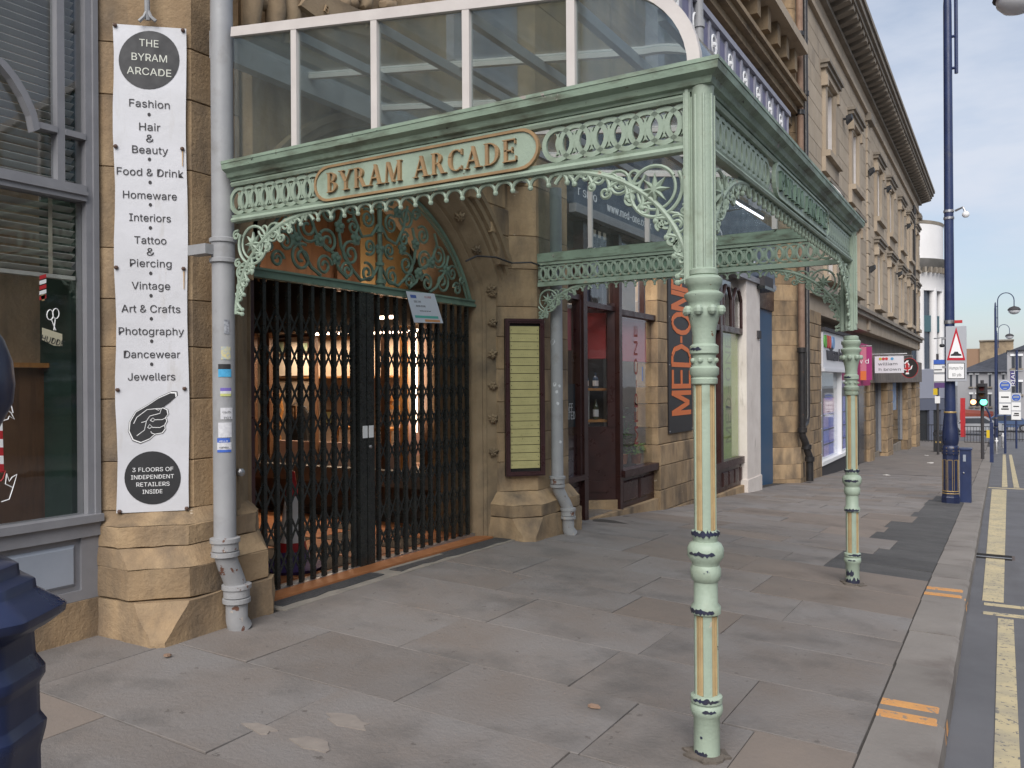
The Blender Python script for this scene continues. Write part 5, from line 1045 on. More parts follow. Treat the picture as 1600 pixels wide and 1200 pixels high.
for k in range(5): y0 = yx(1003, -4.4)+k*.06; MB().hexa([(-4.40, y0, zl(1006, 572)-.1*k*.3), (-4.40, y0+.06, zl(1006, 572)-.1*k*.3), (-4.40, y0+.06, zl(1006, 595)-k*.02), (-4.40, y0, zl(1006, 595)-k*.02)]+[(-4.395, y0, zl(1006, 572)-.03*k), (-4.395, y0+.06, zl(1006, 572)-.03*k), (-4.395, y0+.06, zl(1006, 595)-k*.02), (-4.395, y0, zl(1006, 595)-k*.02)]).build('stripe', WHT if k % 2 else SB, t)
t = thing('staff_poster', (FX-.05, yx(893), zl(893, 668)), 'dark poster reading STAFF WANTED in the narrow shop light', 'poster')
pz0, pz1 = zl(893, 668), zl(893, 600); MB().box(FX-.06, FX-.045, yx(881), yx(904), pz0, pz1).build('sheet', mat('poster_navy', (.01, .02, .03)), t)
text('STAFF', 'lettering', WHT, t, (FX-.0445, yx(892), zl(892, 643)), (0, 1, 0), (0, 0, 1), .13, .26, .001, 0, .01); text('WANTED', 'lettering', WHT, t, (FX-.0445, yx(892.5), zl(892, 656)), (0, 1, 0), (0, 0, 1), .13, .36, .001, 0, .01)
t = thing('open_sign', (FX-.05, yx(883), zl(883, 615)), 'small green lit sign in the narrow shop light', 'sign'); MB().box(FX-.05, FX-.044, yx(880), yx(887), zl(883, 617), zl(883, 607)).build('plate', emit('green_sign', (.05, .5, .25), .5), t); MB().box(FX-.052, FX-.049, yx(880)-.01, yx(887)+.01, zl(883, 617)-.01, zl(883, 607)+.01).build('frame', INK, t)
# MED-ONE vertical board
SX = -4.168
mo = thing('vertical_shop_sign', (SX, yx(1061, SX), zx(1061, 678, SX)), 'tall black sign with orange MED-ONE lettering on the stone pier', 'sign')
m0, m1 = yx(1043, SX), yx(1080, SX); mz0, mz1 = zx(1043, 678, SX), zx(1043, 425, SX)
MB().box(SX-.005, SX+.02, m0, m1, mz0, mz1).build('board', mat('black_board', (.022, .019, .020), rough=.45), mo)
ORG = mat('orange_vinyl', (.62, .16, .045), rough=.5)
# letters drawn as bars, reading upwards: u = up the sign, v = across
Hh = (m1-m0)*.80; v0 = m1-(m1-m0)*.08; B0 = zx(1061, 645, SX); T0 = zx(1061, 437, SX)
def bar(u0, va, u1, vb, wd, par):
    p, q_ = Vector((SX+.022, v0-va*Hh, u0)), Vector((SX+.022, v0-vb*Hh, u1)); d = q_-p; l = d.length; d.normalize(); return MB().obox((p+q_)/2, (1, 0, 0), d, Vector((1, 0, 0)).cross(d), .003, l/2, wd/2)
tot = T0-B0; us = [0, .19, .345, .52, .575, .745, .895, 1.0]; LW = .07
def letter(ch, a, c_):
    a = B0+tot*a; c_ = B0+tot*c_; w_ = c_-a; segs = []
    if ch == 'M': segs = [((0, 0), (0, 1)), ((0, 1), (.5, .1)), ((.5, .1), (1, 1)), ((1, 1), (1, 0))]
    if ch == 'E': segs = [((0, 0), (0, 1)), ((0, .95), (1, .95)), ((0, .5), (1, .5)), ((0, .05), (1, .05))]
    if ch == 'N': segs = [((0, 0), (0, 1)), ((0, 1), (1, 0)), ((1, 0), (1, 1))]
    if ch == '-': segs = [((0, .5), (1, .5))]
    if ch == 'D': segs = [((0, 0), (0, 1))]; pts = [(.0, .97), (.45, .97), (.8, .85), (1, .5), (.8, .15), (.45, .03), (0, .03)]; segs += list(zip(pts, pts[1:]))
    if ch == 'O': pts = [(.5+.5*math.cos(R(30*i)), .5+.47*math.sin(R(30*i))) for i in range(13)]; segs = list(zip(pts, pts[1:]))
    b = MB()
    for i, (p, q_) in enumerate(segs):
        bb = bar(a+p[0]*w_, p[1], a+q_[0]*w_, q_[1], LW, None); b.add([(x+.0004*i, y, z_) for x, y, z_ in bb.v], bb.f)
    b.build('letter', ORG, mo)
# reading upwards: bottom of each letter faces right
for ch, a, c_ in (('M', .0, .15), ('E', .20, .32), ('D', .36, .50), ('-', .525, .575), ('O', .60, .74), ('N', .78, .89), ('E', .93, 1.03)): letter(ch, a, c_)
for (yy, zz) in ((m0+.03, mz0+.03), (m1-.03, mz0+.03), (m0+.03, mz0+1.0), (m1-.03, mz0+1.0), (m0+.03, mz0+1.7), (m1-.03, mz0+1.7)): MB().ball((SX+.022, yy, zz), .012, 6).build('screw', STEEL, mo)
# long fascia
fa = thing('shop_fascia', (-4.15, 12.5, 3.8), 'long dark blue shop fascia with white MED-ONE lettering under the canopy roof', 'sign')
FAX = -4.10; NAVY = mat('navy_fascia', (.035, .05, .085), (.028, .04, .07), sc=3, rough=.4)
MB().box(FAX-.1, FAX, 8.2, yx(1212, FAX), 3.62, 4.8).build('board', NAVY, fa); MB().box(FAX-.12, FAX+.03, 8.2, yx(1212, FAX), 3.52, 3.619).build('bottom_moulding', GREYW, fa)
FL_ = mat('pale_lettering', (.62, .64, .68))
def ft(tx, x0, x1, y0, yt_, bold=0): p0, p1 = PX(x0, y0, FAX+.003), PX(x1, y0, FAX+.003); zc_ = zx(x0, y0, FAX); h_ = abs(zx(x0, yt_, FAX)-zc_); text(tx, 'lettering', FL_, fa, (FAX+.001, (yx(x0, FAX)+yx(x1, FAX))/2, zc_), (0, 1, 0), (0, 0, 1), h_, yx(x1, FAX)-yx(x0, FAX), .004, 0, bold)
ft('www.med-one.co.uk', 950, 1019, 330, 311); ft('r smo', 905, 934, 305, 283)
ft('MED-ONE', 1082, 1181, 366, 318, .0)
lb = thing('fascia_light', (FAX+.5, 14.5, 4.7), 'slim lit tube light on brackets over the MED-ONE fascia', 'light')
p0, p1 = Vector(PX(1147, 314, FAX+.42)), Vector(PX(1192, 341, FAX+.42)); MB().tube([p0, p1], .018, 8).build('tube', emit('tube_white', (.9, .88, 1), 2.2), lb); MB().tube([p0+Vector((0, 0, .05)), p1+Vector((0, 0, .05))], .035, 8).build('housing', INKG, lb)
for p in (p0, (p0+p1)/2): MB().tube([p+Vector((0, 0, .05)), (FAX-.02, p.y, p.z+.02)], .014, 6).build('arm', INKG, lb)
l_ = alight('tube_glow', tuple((p0+p1)/2-Vector((.05, 0, .06))), (0, R(-50), 0), .08, 2.0, 9, (.9, .88, 1), lb)
# second bay with lime poster
s2 = thing('poster_shopfront', (FX, 15, -.4), 'brown shop front bay with a lime green window poster next to the white pilaster', 'shopfront')
e0, e1 = yx(1094), yx(1166); zb2 = gz(-4.2, 15)
def s2b(y0, y1, z0, z1, nm, m_=BROWN, x0=-4.32, x1=FX): return MB().box(x0, x1, y0, y1, z0, z1).build(nm, m_, s2)
wt2, wb2 = zx(1150, 521), zx(1150, 715)
s2b(e0, e1, wb2-.12, wb2, 'sill', x1=FX+.05); s2b(e0, e1, wt2, wt2+.1, 'transom', x1=FX+.03); s2b(e0, e1, zb2+.12, wb2-.121, 'riser_board', x1=FX-.02); s2b(e0, e1, zb2-.2, zb2+.119, 'stone_plinth', STONE, x1=FX+.05)
for px in (1094, 1123, 1161): s2b(yx(px), yx(px)+.13, wb2-.12, 3.52, 'post', x1=FX+.04)
nP = 4
for k in range(nP):
    y0 = yx(1124)+.2+(e1-yx(1124)-.3)*k/nP; MB().prism([(y0, zb2+.2), (y0+(e1-yx(1124)-.3)/nP-.06, zb2+.2), (y0+(e1-yx(1124)-.3)/nP-.06, wb2-.2), (y0, wb2-.2)], lambda u, v, w_: (w_, u, v), FX-.02, FX+.005, .02).build('riser_panel', BROWN, s2)
s2b(e0, e1, wb2, wt2, 'pane', CLEAR, FX-.05, FX-.044); s2b(e0, e1, wt2+.1, 3.52, 'pane', CLEAR, FX-.05, FX-.044)
LIME = mat('lime_poster', (.34, .44, .10), (.42, .50, .16), sc=1.6, rough=.6, c3=(.5, .42, .22), t3=(.6, .72), sc3=1.1)
s2b(yx(1131), yx(1160), wb2, wt2, 'poster', LIME, FX-.08, FX-.07); s2b(e0, yx(1122), wb2+.5, wt2, 'poster', PINKB, FX-.08, FX-.07)
text('MED-ONE', 'poster_lettering', mat('lime_dark', (.28, .3, .1)), s2, (FX-.069, yx(1148), zx(1147, 610)), (0, 0, 1), (0, -1, 0), .5, 1.9, .001, 0)
# arched muntins in the upper lights
for px in (1130, 1146):
    y0, y1 = yx(px), yx(px+13); MB().tube([(FX, y0, wt2+.1), (FX, y0, wt2+.6), (FX, (y0*2+y1)/3, wt2+.82), (FX, (y0+y1*2)/3, wt2+.82), (FX, y1, wt2+.6), (FX, y1, wt2+.1)], .035, 6).build('arched_muntin', BROWN, s2)
s2b(e0, e1, zb2, zb2+.0+.02, 'floor', DARK, -6.5, -4.33); MB().box(-6.6, -6.5, e0-.2, e1, -.6, 4).build('back', mat('bay_back_wall', (.2, .18, .16)), s2)
ps = thing('white_pilaster', (-4.2, yx(1177), zb2), 'peeling white painted pilaster between the poster window and the blue door', 'pilaster')
MB().box(-4.7, -4.12, yx(1167, -4.12), yx(1188, -4.12), gz(-4.1, 16.4)-.2, 3.78).build('shaft', WHITE2, ps); MB().box(-4.7, -4.10, yx(1167, -4.12)-.03, yx(1188, -4.12)+.02, gz(-4.1, 16.4)-.2, gz(-4.1, 16.4)+.3).build('base', WHITE2, ps); MB().box(-4.13, -4.08, yx(1183, -4.12), yx(1187, -4.12), zx(1185, 529, -4.12), zx(1185, 517, -4.12)).build('intercom', INKG, ps)
bd = thing('blue_door', (-4.5, yx(1195), zb2), 'narrow blue door in the recess beside the white pilaster', 'door'); y9 = yx(1188, -4.12); MB().box(-4.62, -4.50, y9, 18.98, gz(-4.1, 17)-.3, 3.2).build('leaf', mat('blue_door_paint', (.02, .09, .19), rough=.4), bd); MB().box(-4.7, -4.45, y9+.02, 18.98, 3.2, 3.75).build('head', BROWN, bd)
t = thing('wall_lantern', (-4.3, yx(1193, -4.2), 3.3), 'black box lantern above the blue door', 'lantern'); yl = yx(1190, -4.05); MB().box(-4.4, -3.98, yl, yl+.7, zx(1190, 447, -4.05), zx(1190, 431, -4.05)).build('box', INKG, t); MB().box(-4.44, -3.96, yl-.05, yl+.75, zx(1190, 447, -4.05)-.06, zx(1190, 447, -4.05)-.001).build('rim', BLACK, t)
# ------------------------------------------------------------------ upper facade: timber bay frieze, windows, stone cornice, pipe
GP = mat('grey_blue_timber', (.33, .33, .38), (.28, .28, .33), sc=3, rough=.6); LIL = mat('lilac_panel', (.15, .15, .24), (.19, .18, .27), sc=4)
fz = MB().box(-4.3, -4.0, 10.9, 18.4, 6.72, 7.36).build('bay_frieze', GP, bld)
MB().box(-4.3, -3.93, 10.9, 18.4, 7.361, 7.46).build('frieze_cap', GP, fz); MB().box(-4.3, -3.95, 10.9, 18.4, 6.62, 6.719).build('frieze_sill', GP, fz)
y = 11.0; k = 0
while y < 18.2:
    MB().box(-4.01, -3.985, y, y+.36, 6.82, 7.27).build('frieze_panel', LIL if k % 2 else GP, fz)
    for yy in (y-.06, y+.36): MB().box(-4.0, -3.955, yy, yy+.05, 6.76, 7.33).build('frieze_stile', GP, fz)
    if k % 2 == 0: MB().tube([(-3.975, y+.18+.12*math.cos(2*math.pi*i/14), 7.045+.15*math.sin(2*math.pi*i/14)) for i in range(15)], .022, 5).build('rosette', WHT, fz); MB().ball((-3.98, y+.18, 7.045), .05, 7).build('rosette_eye', WHT, fz)
    y += .46; k += 1
for y0 in (11.1, 12.9, 14.7, 16.5): MB().box(-4.3, -4.18, y0, y0+1.5, 5.1, 6.6).build('bay_pane', CLEAR, fz); MB().box(-4.29, -4.1, y0-.25, y0, 5, 6.62).build('bay_mullion', GP, fz)
for (x1, z0, z1) in ((-4.12, 7.47, 7.7), (-3.98, 7.701, 7.85), (-3.86, 7.851, 7.97), (-3.78, 7.971, 8.06)): MB().box(-4.3, x1, 9.6, 19.4, z0, z1).build('stone_cornice', STONE_D, bld)
for k in range(12): MB().box(-4.3, -3.9, 9.9+k*.8, 10.15+k*.8, 8.5, 8.95).build('console', STONE_D, bld)
MB().box(-4.3, -3.72, 9.6, 19.2, 8.951, 9.15).build('stone_cornice', STONE_P, bld)
MB().box(-4.33, -4.18, 6.0, 7.4, 4.5, 6.6).build('first_floor_window', GP, bld); MB().box(-4.19, -4.17, 6.1, 7.3, 4.55, 6.5).build('first_floor_pane', CLEAR, bld)
for y0 in (7.9, 8.75, 9.6): MB().box(-4.3, -4.25, y0, y0+.8, 4.96, 8).build('block', STONE, bld)
up = thing('wall_pipe', (-3.95, PX(1092, 40, -3.93)[1], 5), 'pale grey pipe running up the wall above the canopy corner', 'drainpipe'); yy = PX(1092, 40, -3.93)[1]
MB().tube([(-3.93, yy, 5.2), (-3.93, yy, 8)], .07, 12).build('shaft', GREY, up, True); MB().lathe([(.07, 0), (.09, .01), (.09, .12), (.07, .13)], (-3.93, yy, PX(1092, 45, -3.93)[2]), 12).build('collar', GREY, up, True); MB().box(-4.3, -3.96, yy-.05, yy+.05, PX(1092, 45, -3.93)[2]+.02, PX(1092, 45, -3.93)[2]+.1).build('bracket', GREY, up)
# ------------------------------------------------------------------ octagonal stone pier beyond the blue door
F0 = (-4.65, 18.95); E2 = (-4.065, 19.535); YE = PX(1266, 600, -4.065)[1]
op = thing('corner_pier', (-4.3, 20, -.7), 'chamfered sandstone corner pier with black drainpipes beyond the blue door', 'pier')
MB().box(-5.4, -4.45, 19.3, 21.3, -1, 12.5).build('core', JOINT, op)
z = -1.0; k = 0
while z < 12:
    hgt = rq.choice((.30, .34, .38)); g_ = .07 if z < -.2 else 0
    poly = [(F0[0], F0[1]-g_), (E2[0]+g_, E2[1]-g_*.4), (E2[0]+g_, YE), (-5.3, YE), (-5.3, F0[1]-g_)]
    MB().course(poly, z, z+hgt, .008).build('block', STONE, op); z += hgt; k += 1
def bp(nm, pts, r_, lab, m_=BLACKP, cols=()):
    t = thing(nm, pts[-1], lab, 'drainpipe'); MB().tube(pts, r_, 14).build('shaft', m_, t, True)
    for c_ in cols: MB().lathe([(r_, -.06), (r_*1.35, -.05), (r_*1.35, .05), (r_, .06)], c_, 14).build('collar', BLACKP, t, True)
    return t
o_ = lambda px, py, X=-3.94: PX(px, py, X)
y1_ = o_(1253, 600)[1]; zt1 = o_(1253, 545)[2]
RUST = mat('rusty_tan_pipe', (.26, .17, .12), (.18, .11, .075), sc=6, rough=.7)
bp('drainpipe', [(-3.94, y1_, 12), (-3.94, y1_, zt1)], .075, 'rusty tan upper drainpipe on the corner pier', RUST, [(-3.94, y1_, o_(1253, 180)[2]), (-3.94, y1_, o_(1253, 60)[2])])
bp('drainpipe', [(-3.94, y1_, zt1), (-3.94, y1_, o_(1253, 672)[2]), (-3.94, y1_, o_(1253, 680)[2]), (-3.9, y1_+.12, o_(1258, 690)[2]), (-3.88, y1_+.18, o_(1259, 700)[2]), (-3.84, y1_+.3, o_(1263, 712)[2]), (-3.84, y1_+.3, o_(1263, 725)[2]), (-3.84, y1_+.3, gz(-4, y1_)+.03)], .08, 'black cast iron drainpipe with swan necks at the foot of the corner pier', BLACKP, [(-3.94, y1_, zt1-.03), (-3.94, y1_, o_(1253, 672)[2]), (-3.88, y1_+.18, o_(1259, 697)[2]), (-3.84, y1_+.3, o_(1263, 715)[2])])
y2_ = o_(1261.5, 600)[1]; bp('drainpipe', [(-3.94, y2_, 12), (-3.94, y2_, o_(1261, 650)[2]), (-3.94, y2_-.1, o_(1259, 660)[2]), (-3.94, y1_+.03, o_(1255, 668)[2])], .06, 'thin black drainpipe joining the larger pipe on the corner pier', BLACKP, [(-3.94, y2_, o_(1261, 300)[2]), (-3.94, y2_, o_(1261, 150)[2])])
# ================================================================== long classical building
BX = -4.1
fb = thing('classical_building', (BX, 37, -1.6), 'long pale sandstone classical building with bracketed cornice and hooded windows', 'building')
def yb_(px, X=BX): return PX(px, 600, X)[1]
Ys, Ye = PX(1266, 600, -4.065)[1]+.01, 52.0
def fbx(x0, x1, y0, y1, z0, z1, nm, m_=STONE_P, par=None): return MB().box(x0, x1, y0, y1, z0, z1).build(nm, m_, par or fb)
WC = [23.9, 28.3, 34.15, 38.1, 42.3, 46.2, 49.9]; HW = .62
rows2 = [(7.75, 9.65), (4.45, 6.45)]
ev = [Ys]+[e for c_ in WC for e in (c_-HW, c_+HW)]+[Ye]
for (z0, z1) in rows2:
    for i in range(0, len(ev), 2):
        n = max(1, int((z1-z0)/.46)); 
        for k in range(n): 
            za, zb = z0+(z1-z0)*k/n, z0+(z1-z0)*(k+1)/n; cut = ev[i]+(ev[i+1]-ev[i])*random.uniform(.3, .7)
            for a, c_ in ((ev[i], cut), (cut, ev[i+1])): MB().prism([(a+.003, za+.003), (c_-.003, za+.003), (c_-.003, zb-.003), (a+.003, zb-.003)], lambda u, v, w_: (w_, u, v), BX-.4, BX, .008).build('block', STONE_P, fb)
for (z0, z1) in ((9.65, 11.0), (6.45, 7.75), (3.35, 4.45)):
    n = int((z1-z0)/.4)
    for k in range(n):
        y = Ys; za, zb = z0+(z1-z0)*k/n, z0+(z1-z0)*(k+1)/n
        while y < Ye-.1:
            y1 = min(Ye, y+random.uniform(1.6, 2.6)); MB().prism([(y+.003, za+.003), (y1-.003, za+.003), (y1-.003, zb-.003), (y+.003, zb-.003)], lambda u, v, w_: (w_, u, v), BX-.4, BX, .008).build('block', STONE_P, fb); y = y1
fbx(-12, BX-.41, Ys, Ye, -2.4, 12.3, 'rear_mass', STONE_C)
# corner return, side street face
fbx(-12, BX-.4, Ye-.4, Ye, -2.6, 12.3, 'return_wall', STONE_P)
# architrave, frieze, bracketed cornice
for x1, z0, z1 in ((BX+.10, 11.0, 11.14), (BX+.02, 11.14, 11.62), (BX+.16, 11.62, 11.74), (BX+.66, 12.02, 12.16), (BX+.74, 12.16, 12.34), (BX+.80, 12.34, 12.48)): fbx(-6, x1, Ys-.2, Ye+(x1-BX), z0, z1, 'cornice', STONE_C if z0 > 11.6 else STONE_P)
y = Ys+.1
mb_ = MB().prism([(0, 0), (.5, .12), (.5, .27), (0, .27)], lambda u, v, w_: (u, w_, v), 0, .3).mesh('modillion', STONE_C)
while y < Ye+.5: place(mb_, 'modillion', fb, (BX+.12, y, 11.745)); y += .62
for (zz, pr_, hh) in ((3.78, .16, .14), (3.92, .24, .12), (7.2, .05, .001)):
    if hh > .01: fbx(BX-.1, BX+pr_, Ys, Ye+.1, zz, zz+hh, 'string_course', STONE_C)
# quoins and a pilaster strip
for yq in (Ye-.8, 31.1):
    z = 3.4; k = 0
    while z < 10.95: w_ = .75 if k % 2 else .55; MB().prism([(yq, z+.012), (yq+w_, z+.012), (yq+w_, z+.44), (yq, z+.44)], lambda u, v, q: (q, u, v), BX-.02, BX+.06, .015).build('quoin', STONE_P, fb); z += .45; k += 1
    fbx(BX, BX+.2, yq-.1, yq+.9, 10.75, 11.0, 'capital', STONE_C)
FG = glass('far_window_glass', (.5, .55, .6), .35, .02)
def hood(c_, z0, nm):   # moulded hood on consoles
    h0 = fbx(BX, BX+.12, c_-1.0, c_+1.0, z0, z0+.16, nm, STONE_P); fbx(BX, BX+.18, c_-1.1, c_+1.1, z0+.161, z0+.27, 'hood_mould', STONE_C, h0); fbx(BX, BX+.24, c_-1.15, c_+1.15, z0+.271, z0+.36, 'hood_cap', STONE_C, h0)
    for s in (-1, 1): fbx(BX, BX+.16, c_+s*.9-.1, c_+s*.9+.1, z0-.28, z0-.001, 'console', STONE_P, h0)
for r_, (z0, z1) in enumerate(rows2):
    for c_ in WC:
        wn_ = MB().box(BX-.32, BX-.31, c_-HW, c_+HW, z0, z1).build('window', FG, fb)
        for (a0, a1, b0, b1) in ((c_-HW, c_-HW+.09, z0, z1), (c_+HW-.09, c_+HW, z0, z1), (c_-HW+.09, c_+HW-.09, z0, z0+.1), (c_-HW+.09, c_+HW-.09, z1-.09, z1), (c_-HW+.09, c_+HW-.09, (z0+z1)/2-.05, (z0+z1)/2+.05)): fbx(BX-.34, BX-.22, a0, a1, b0, b1, 'sash', WHT, wn_)
        fbx(BX-.22, BX-.02, c_+HW-.012, c_+HW-.001, z0, z1, 'sky_reflection_strip', WHITE, wn_)  # white strip on the reveal, painted in for sky reflected at the window
        fbx(BX-.6, BX-.5, c_-HW, c_+HW, z0, z1, 'room_blind', SW, wn_)
        for (a0, a1) in ((c_-HW-.28, c_-HW), (c_+HW, c_+HW+.28)): fbx(BX, BX+.09, a0, a1, z0, z1+.0, 'architrave', STONE_P, wn_)
        hood(c_, z1+(.1 if r_ == 0 else .16), 'hood'); fbx(BX-.3, BX+.22, c_-1.0, c_+1.0, z0-.16, z0-.001, 'sill', STONE_P)
        if r_ == 0: fbx(BX, BX+.1, c_-1.0, c_+1.0, z0-.55, z0-.161, 'apron', STONE_P)
for (yy, zz) in ((26.3, 9.5), (31.2, 9.0), (36.2, 9.4), (44.3, 9.2), (31.3, 5.6), (40.2, 6.4)):
    t = thing('wall_floodlight', (BX+.1, yy, zz), {26.3: 'small black floodlight between the first two upper windows', 31.2: 'small black floodlight high on the quoined pilaster', 36.2: 'small black floodlight beyond the third upper window', 44.3: 'small black floodlight near the far end of the upper storey', 31.3: 'small black floodlight low on the quoined pilaster', 40.2: 'small black floodlight beside the fourth lower window'}[yy], 'light', 'floodlights on the classical building')
    MB().box(BX, BX+.12, yy-.03, yy+.03, zz-.03, zz+.03).build('arm', INK, t); MB().hexa([(BX+.1, yy-.14, zz-.16), (BX+.26, yy-.14, zz-.02), (BX+.26, yy+.14, zz-.02), (BX+.1, yy+.14, zz-.16), (BX+.1, yy-.14, zz+.05), (BX+.26, yy-.14, zz+.1), (BX+.26, yy+.14, zz+.1), (BX+.1, yy+.14, zz+.05)]).build('head', INK, t)
t = thing('drainpipe', (BX+.1, 48.1, 4), 'thin black drainpipe near the far corner of the classical building', 'drainpipe'); MB().tube([(BX+.1, 48.1, 4.1), (BX+.1, 48.1, 10.9)], .06, 8).build('shaft', BLACKP, t); MB().lathe([(.06, 0), (.1, .05), (.1, .3), (.06, .32)], (BX+.1, 48.1, 10.4), 8).build('hopper', BLACKP, t)
# ------------------------------------------------------------------ ground floor
yA, yB = yb_(1283), yb_(1330)
z = -1.3
while z < 3.3: MB().prism([(Ys, z+.006), (yA-.05, z+.006), (yA-.05, z+.33), (Ys, z+.33)], lambda u, v, w_: (w_, u, v), BX-.4, BX+.02, .012).build('quoin', STONE, fb); z += .336
es = thing('estate_agent_shop', (BX, 25, -1), 'white framed estate agent shop front with lit property cards in its window', 'shopfront')
def eb(x0, x1, y0, y1, z0, z1, nm, m_=WHT): return MB().box(x0, x1, y0, y1, z0, z1).build(nm, m_, es)
fz0, fz1 = zx(1283, 575, BX), zx(1283, 517, BX)
WPL = mat('white_fascia_plastic', (.62, .62, .65), rough=.4)
eb(BX-.3, BX+.06, yA-.05, yB+.6, fz0, fz1, 'fascia', WPL); eb(BX-.3, BX+.13, yA-.1, yB+.6, fz1, fz1+.09, 'fascia_cap', INKG); eb(BX-.3, BX+.1, yA-.05, yB+.6, fz0-.09, fz0-.001, 'fascia_sill', WPL)
zw0 = zx(1285, 722, BX); eb(BX-.3, BX-.02, yA, yB+.5, -1.9, zw0-.1, 'riser', INKG); eb(BX-.3, BX+.03, yA, yB+.5, zw0-.1, zw0, 'sill')
for yy in (yA, yb_(1314.5), yB+.4): eb(BX-.2, BX, yy, yy+.1, zw0, fz0-.09, 'frame_post')
eb(BX-.12, BX-.11, yA+.1, yB+.4, zw0, fz0-.091, 'pane', CLEAR); eb(BX-1.6, BX-1.5, yA, yB+.5, -1.9, fz0, 'back_wall', mat('grey_shop_wall', (.3, .3, .32))); eb(BX-.2, BX-.13, yA+.1, yB+.4, fz0-.55, fz0-.091, 'blind_panel', mat('pale_panel', (.4, .42, .44)))
LITC = [emit('lit_card_blue', (.16, .18, .5), .22), emit('lit_card_violet', (.3, .25, .5), .2), emit('lit_card_rose', (.45, .25, .32), .2)]
for pane, (xa, xb) in enumerate(((1288, 1311), (1318, 1330))):
    y0, y1 = yb_(xa, BX-.2), yb_(xb, BX-.2)
    for r_ in range(4):
        for c_ in range(3):
            ya_, yb2 = y0+(y1-y0)*c_/3+.05, y0+(y1-y0)*(c_+1)/3-.05; zt2 = zx(1300, 618+r_*22, BX-.2); eb(BX-.24, BX-.22, ya_, yb2, zt2-.5, zt2-.06, 'property_card', LITC[(2 if r_ == 0 else (c_+r_) % 2) if pane == 0 else 0])
        eb(BX-.23, BX-.20, y0, y1, zt2-.56, zt2-.53, 'card_rail', INKG)
DKL = mat('dark_grey_letters', (.05, .05, .06)); p_ = BX+.065
text('william h brown', 'lettering', DKL, es, (p_, (yb_(1284)+yb_(1327))/2, zx(1283, 562, BX)), (0, 1, 0), (0, 0, 1), .5, yb_(1322)-yb_(1284), .03, 0, .0)
for px, cc in ((1284.5, (.12, .36, .08)), (1288, (.5, .06, .06)), (1291.2, (.55, .12, .08)), (1296.5, (.18, .3, .5))):
    y_, z_ = yb_(px+.7), zx(1288, 534, BX); MB().rings([[(p_+d+px*.0006-.77, y_+.17*math.cos(2*math.pi*i/16), z_+.17*math.sin(2*math.pi*i/16)) for i in range(16)] for d in (-.02, .03)]).build('logo_disc', mat('logo_disc', cc), es)
# dark shop with pink fascia
ds = thing('pink_fascia_shop', (BX, 30, -1.2), 'dark shop front under a pink fascia between estate agent and stone arcade', 'shopfront')
y0, y1 = yB+.62, yb_(1358); MB().box(BX-.3, BX+.04, y0, y1, fz0-.5, fz1-.05, ).build('fascia', mat('magenta_fascia', (.36, .03, .13)), ds); MB().box(BX-.2, BX-.1, y0, y1, -2, fz0-.5).build('glazing', mat('dark_shop_glass', (.02, .02, .024), rough=.15), ds); MB().box(BX-.1, BX, y0+.8, y0+.9, -2, fz0-.5).build('door_post', INK, ds); text('w d', 'lettering', mat('peach', (.7, .4, .3)), ds, (BX+.043, (y0+y1)/2, fz0), (0, 1, 0), (0, 0, 1), .4, 1.2, .01)
# restaurant front: stone piers, timber fascia
rf = thing('restaurant_front', (BX, 42, -1.7), 'restaurant front of stone piers and glass under a grey timber fascia', 'shopfront')
TIM = mat('grey_timber_fascia', (.17, .14, .12), (.10, .085, .075), sc=2, rough=.8, c3=(.24, .2, .17), t3=(.5, .7), sc3=2, st3=(1, 5, .3))
yr0 = yb_(1359); y = yr0+.1
while y < Ye-.2: MB().box(BX-.1, BX+.12, y, y+.34, zx(1366, 598, BX), zx(1366, 552, BX)).build('fascia_board', TIM, rf); y += .36
for px0, px1 in ((1359, 1366), (1386.5, 1395), (1418, 1424), (1431, 1437)):
    z = -2.35; y0, y1 = yb_(px0), min(Ye, yb_(px1))
    while z < zx(1366, 598, BX)-.05: MB().prism([(y0, z+.008), (y1, z+.008), (y1, z+.5), (y0, z+.5)], lambda u, v, w_: (w_, u, v), BX-.5, BX, .02).build('pier_block', STONE, rf); z += .51
zb9 = zx(1375, 724, BX)
for px0, px1, cc in ((1366, 1386.5, 0), (1395, 1418, 1), (1424, 1431, 2)):
    y0, y1 = yb_(px0), yb_(px1); MB().box(BX-.45, BX-.3, y0, y1, -2.3, -1.25-(y0-33)*.02).build('stone_sill', STONE_C, rf); MB().box(BX-.36, BX-.34, y0, y1, -1.25-(y0-33)*.02, 1.7).build('pane', FG, rf); MB().box(BX-.34, BX-.24, y0, y0+.12, -1.3, 1.7).build('frame', GREYW, rf); MB().box(BX-.34, BX-.24, y1-.12, y1, -1.3, 1.7).build('frame', GREYW, rf); MB().box(BX-2.2, BX-2.1, y0, y1, -2.2, 1.8).build('inner_wall', mat('inner_wall', (.05, .05, .055)), rf)
MB().box(BX-.34, BX-.33, yb_(1397), yb_(1412), zx(1405, 642, BX), zx(1405, 598, BX)).build('window_poster', mat('blue_poster', (.12, .22, .45), (.4, .45, .5), sc=4), rf)
t = thing('lit_menu_box', (BX-.3, yb_(1371), zx(1371, 630, BX)), 'square menu box with a glowing orange ring in the restaurant window', 'menu box'); yy = yb_(1370); MB().box(BX-.32, BX-.22, yy-.35, yy+.7, zx(1371, 632, BX), zx(1371, 620, BX)).build('box', INK, t); MB().tube([(BX-.2, yy+.18+.2*math.cos(2*math.pi*i/14), zx(1371, 626, BX)+.13*math.sin(2*math.pi*i/14)) for i in range(15)], .04, 6).build('ring', emit('orange_ring', (1, .4, .2), 3), t)
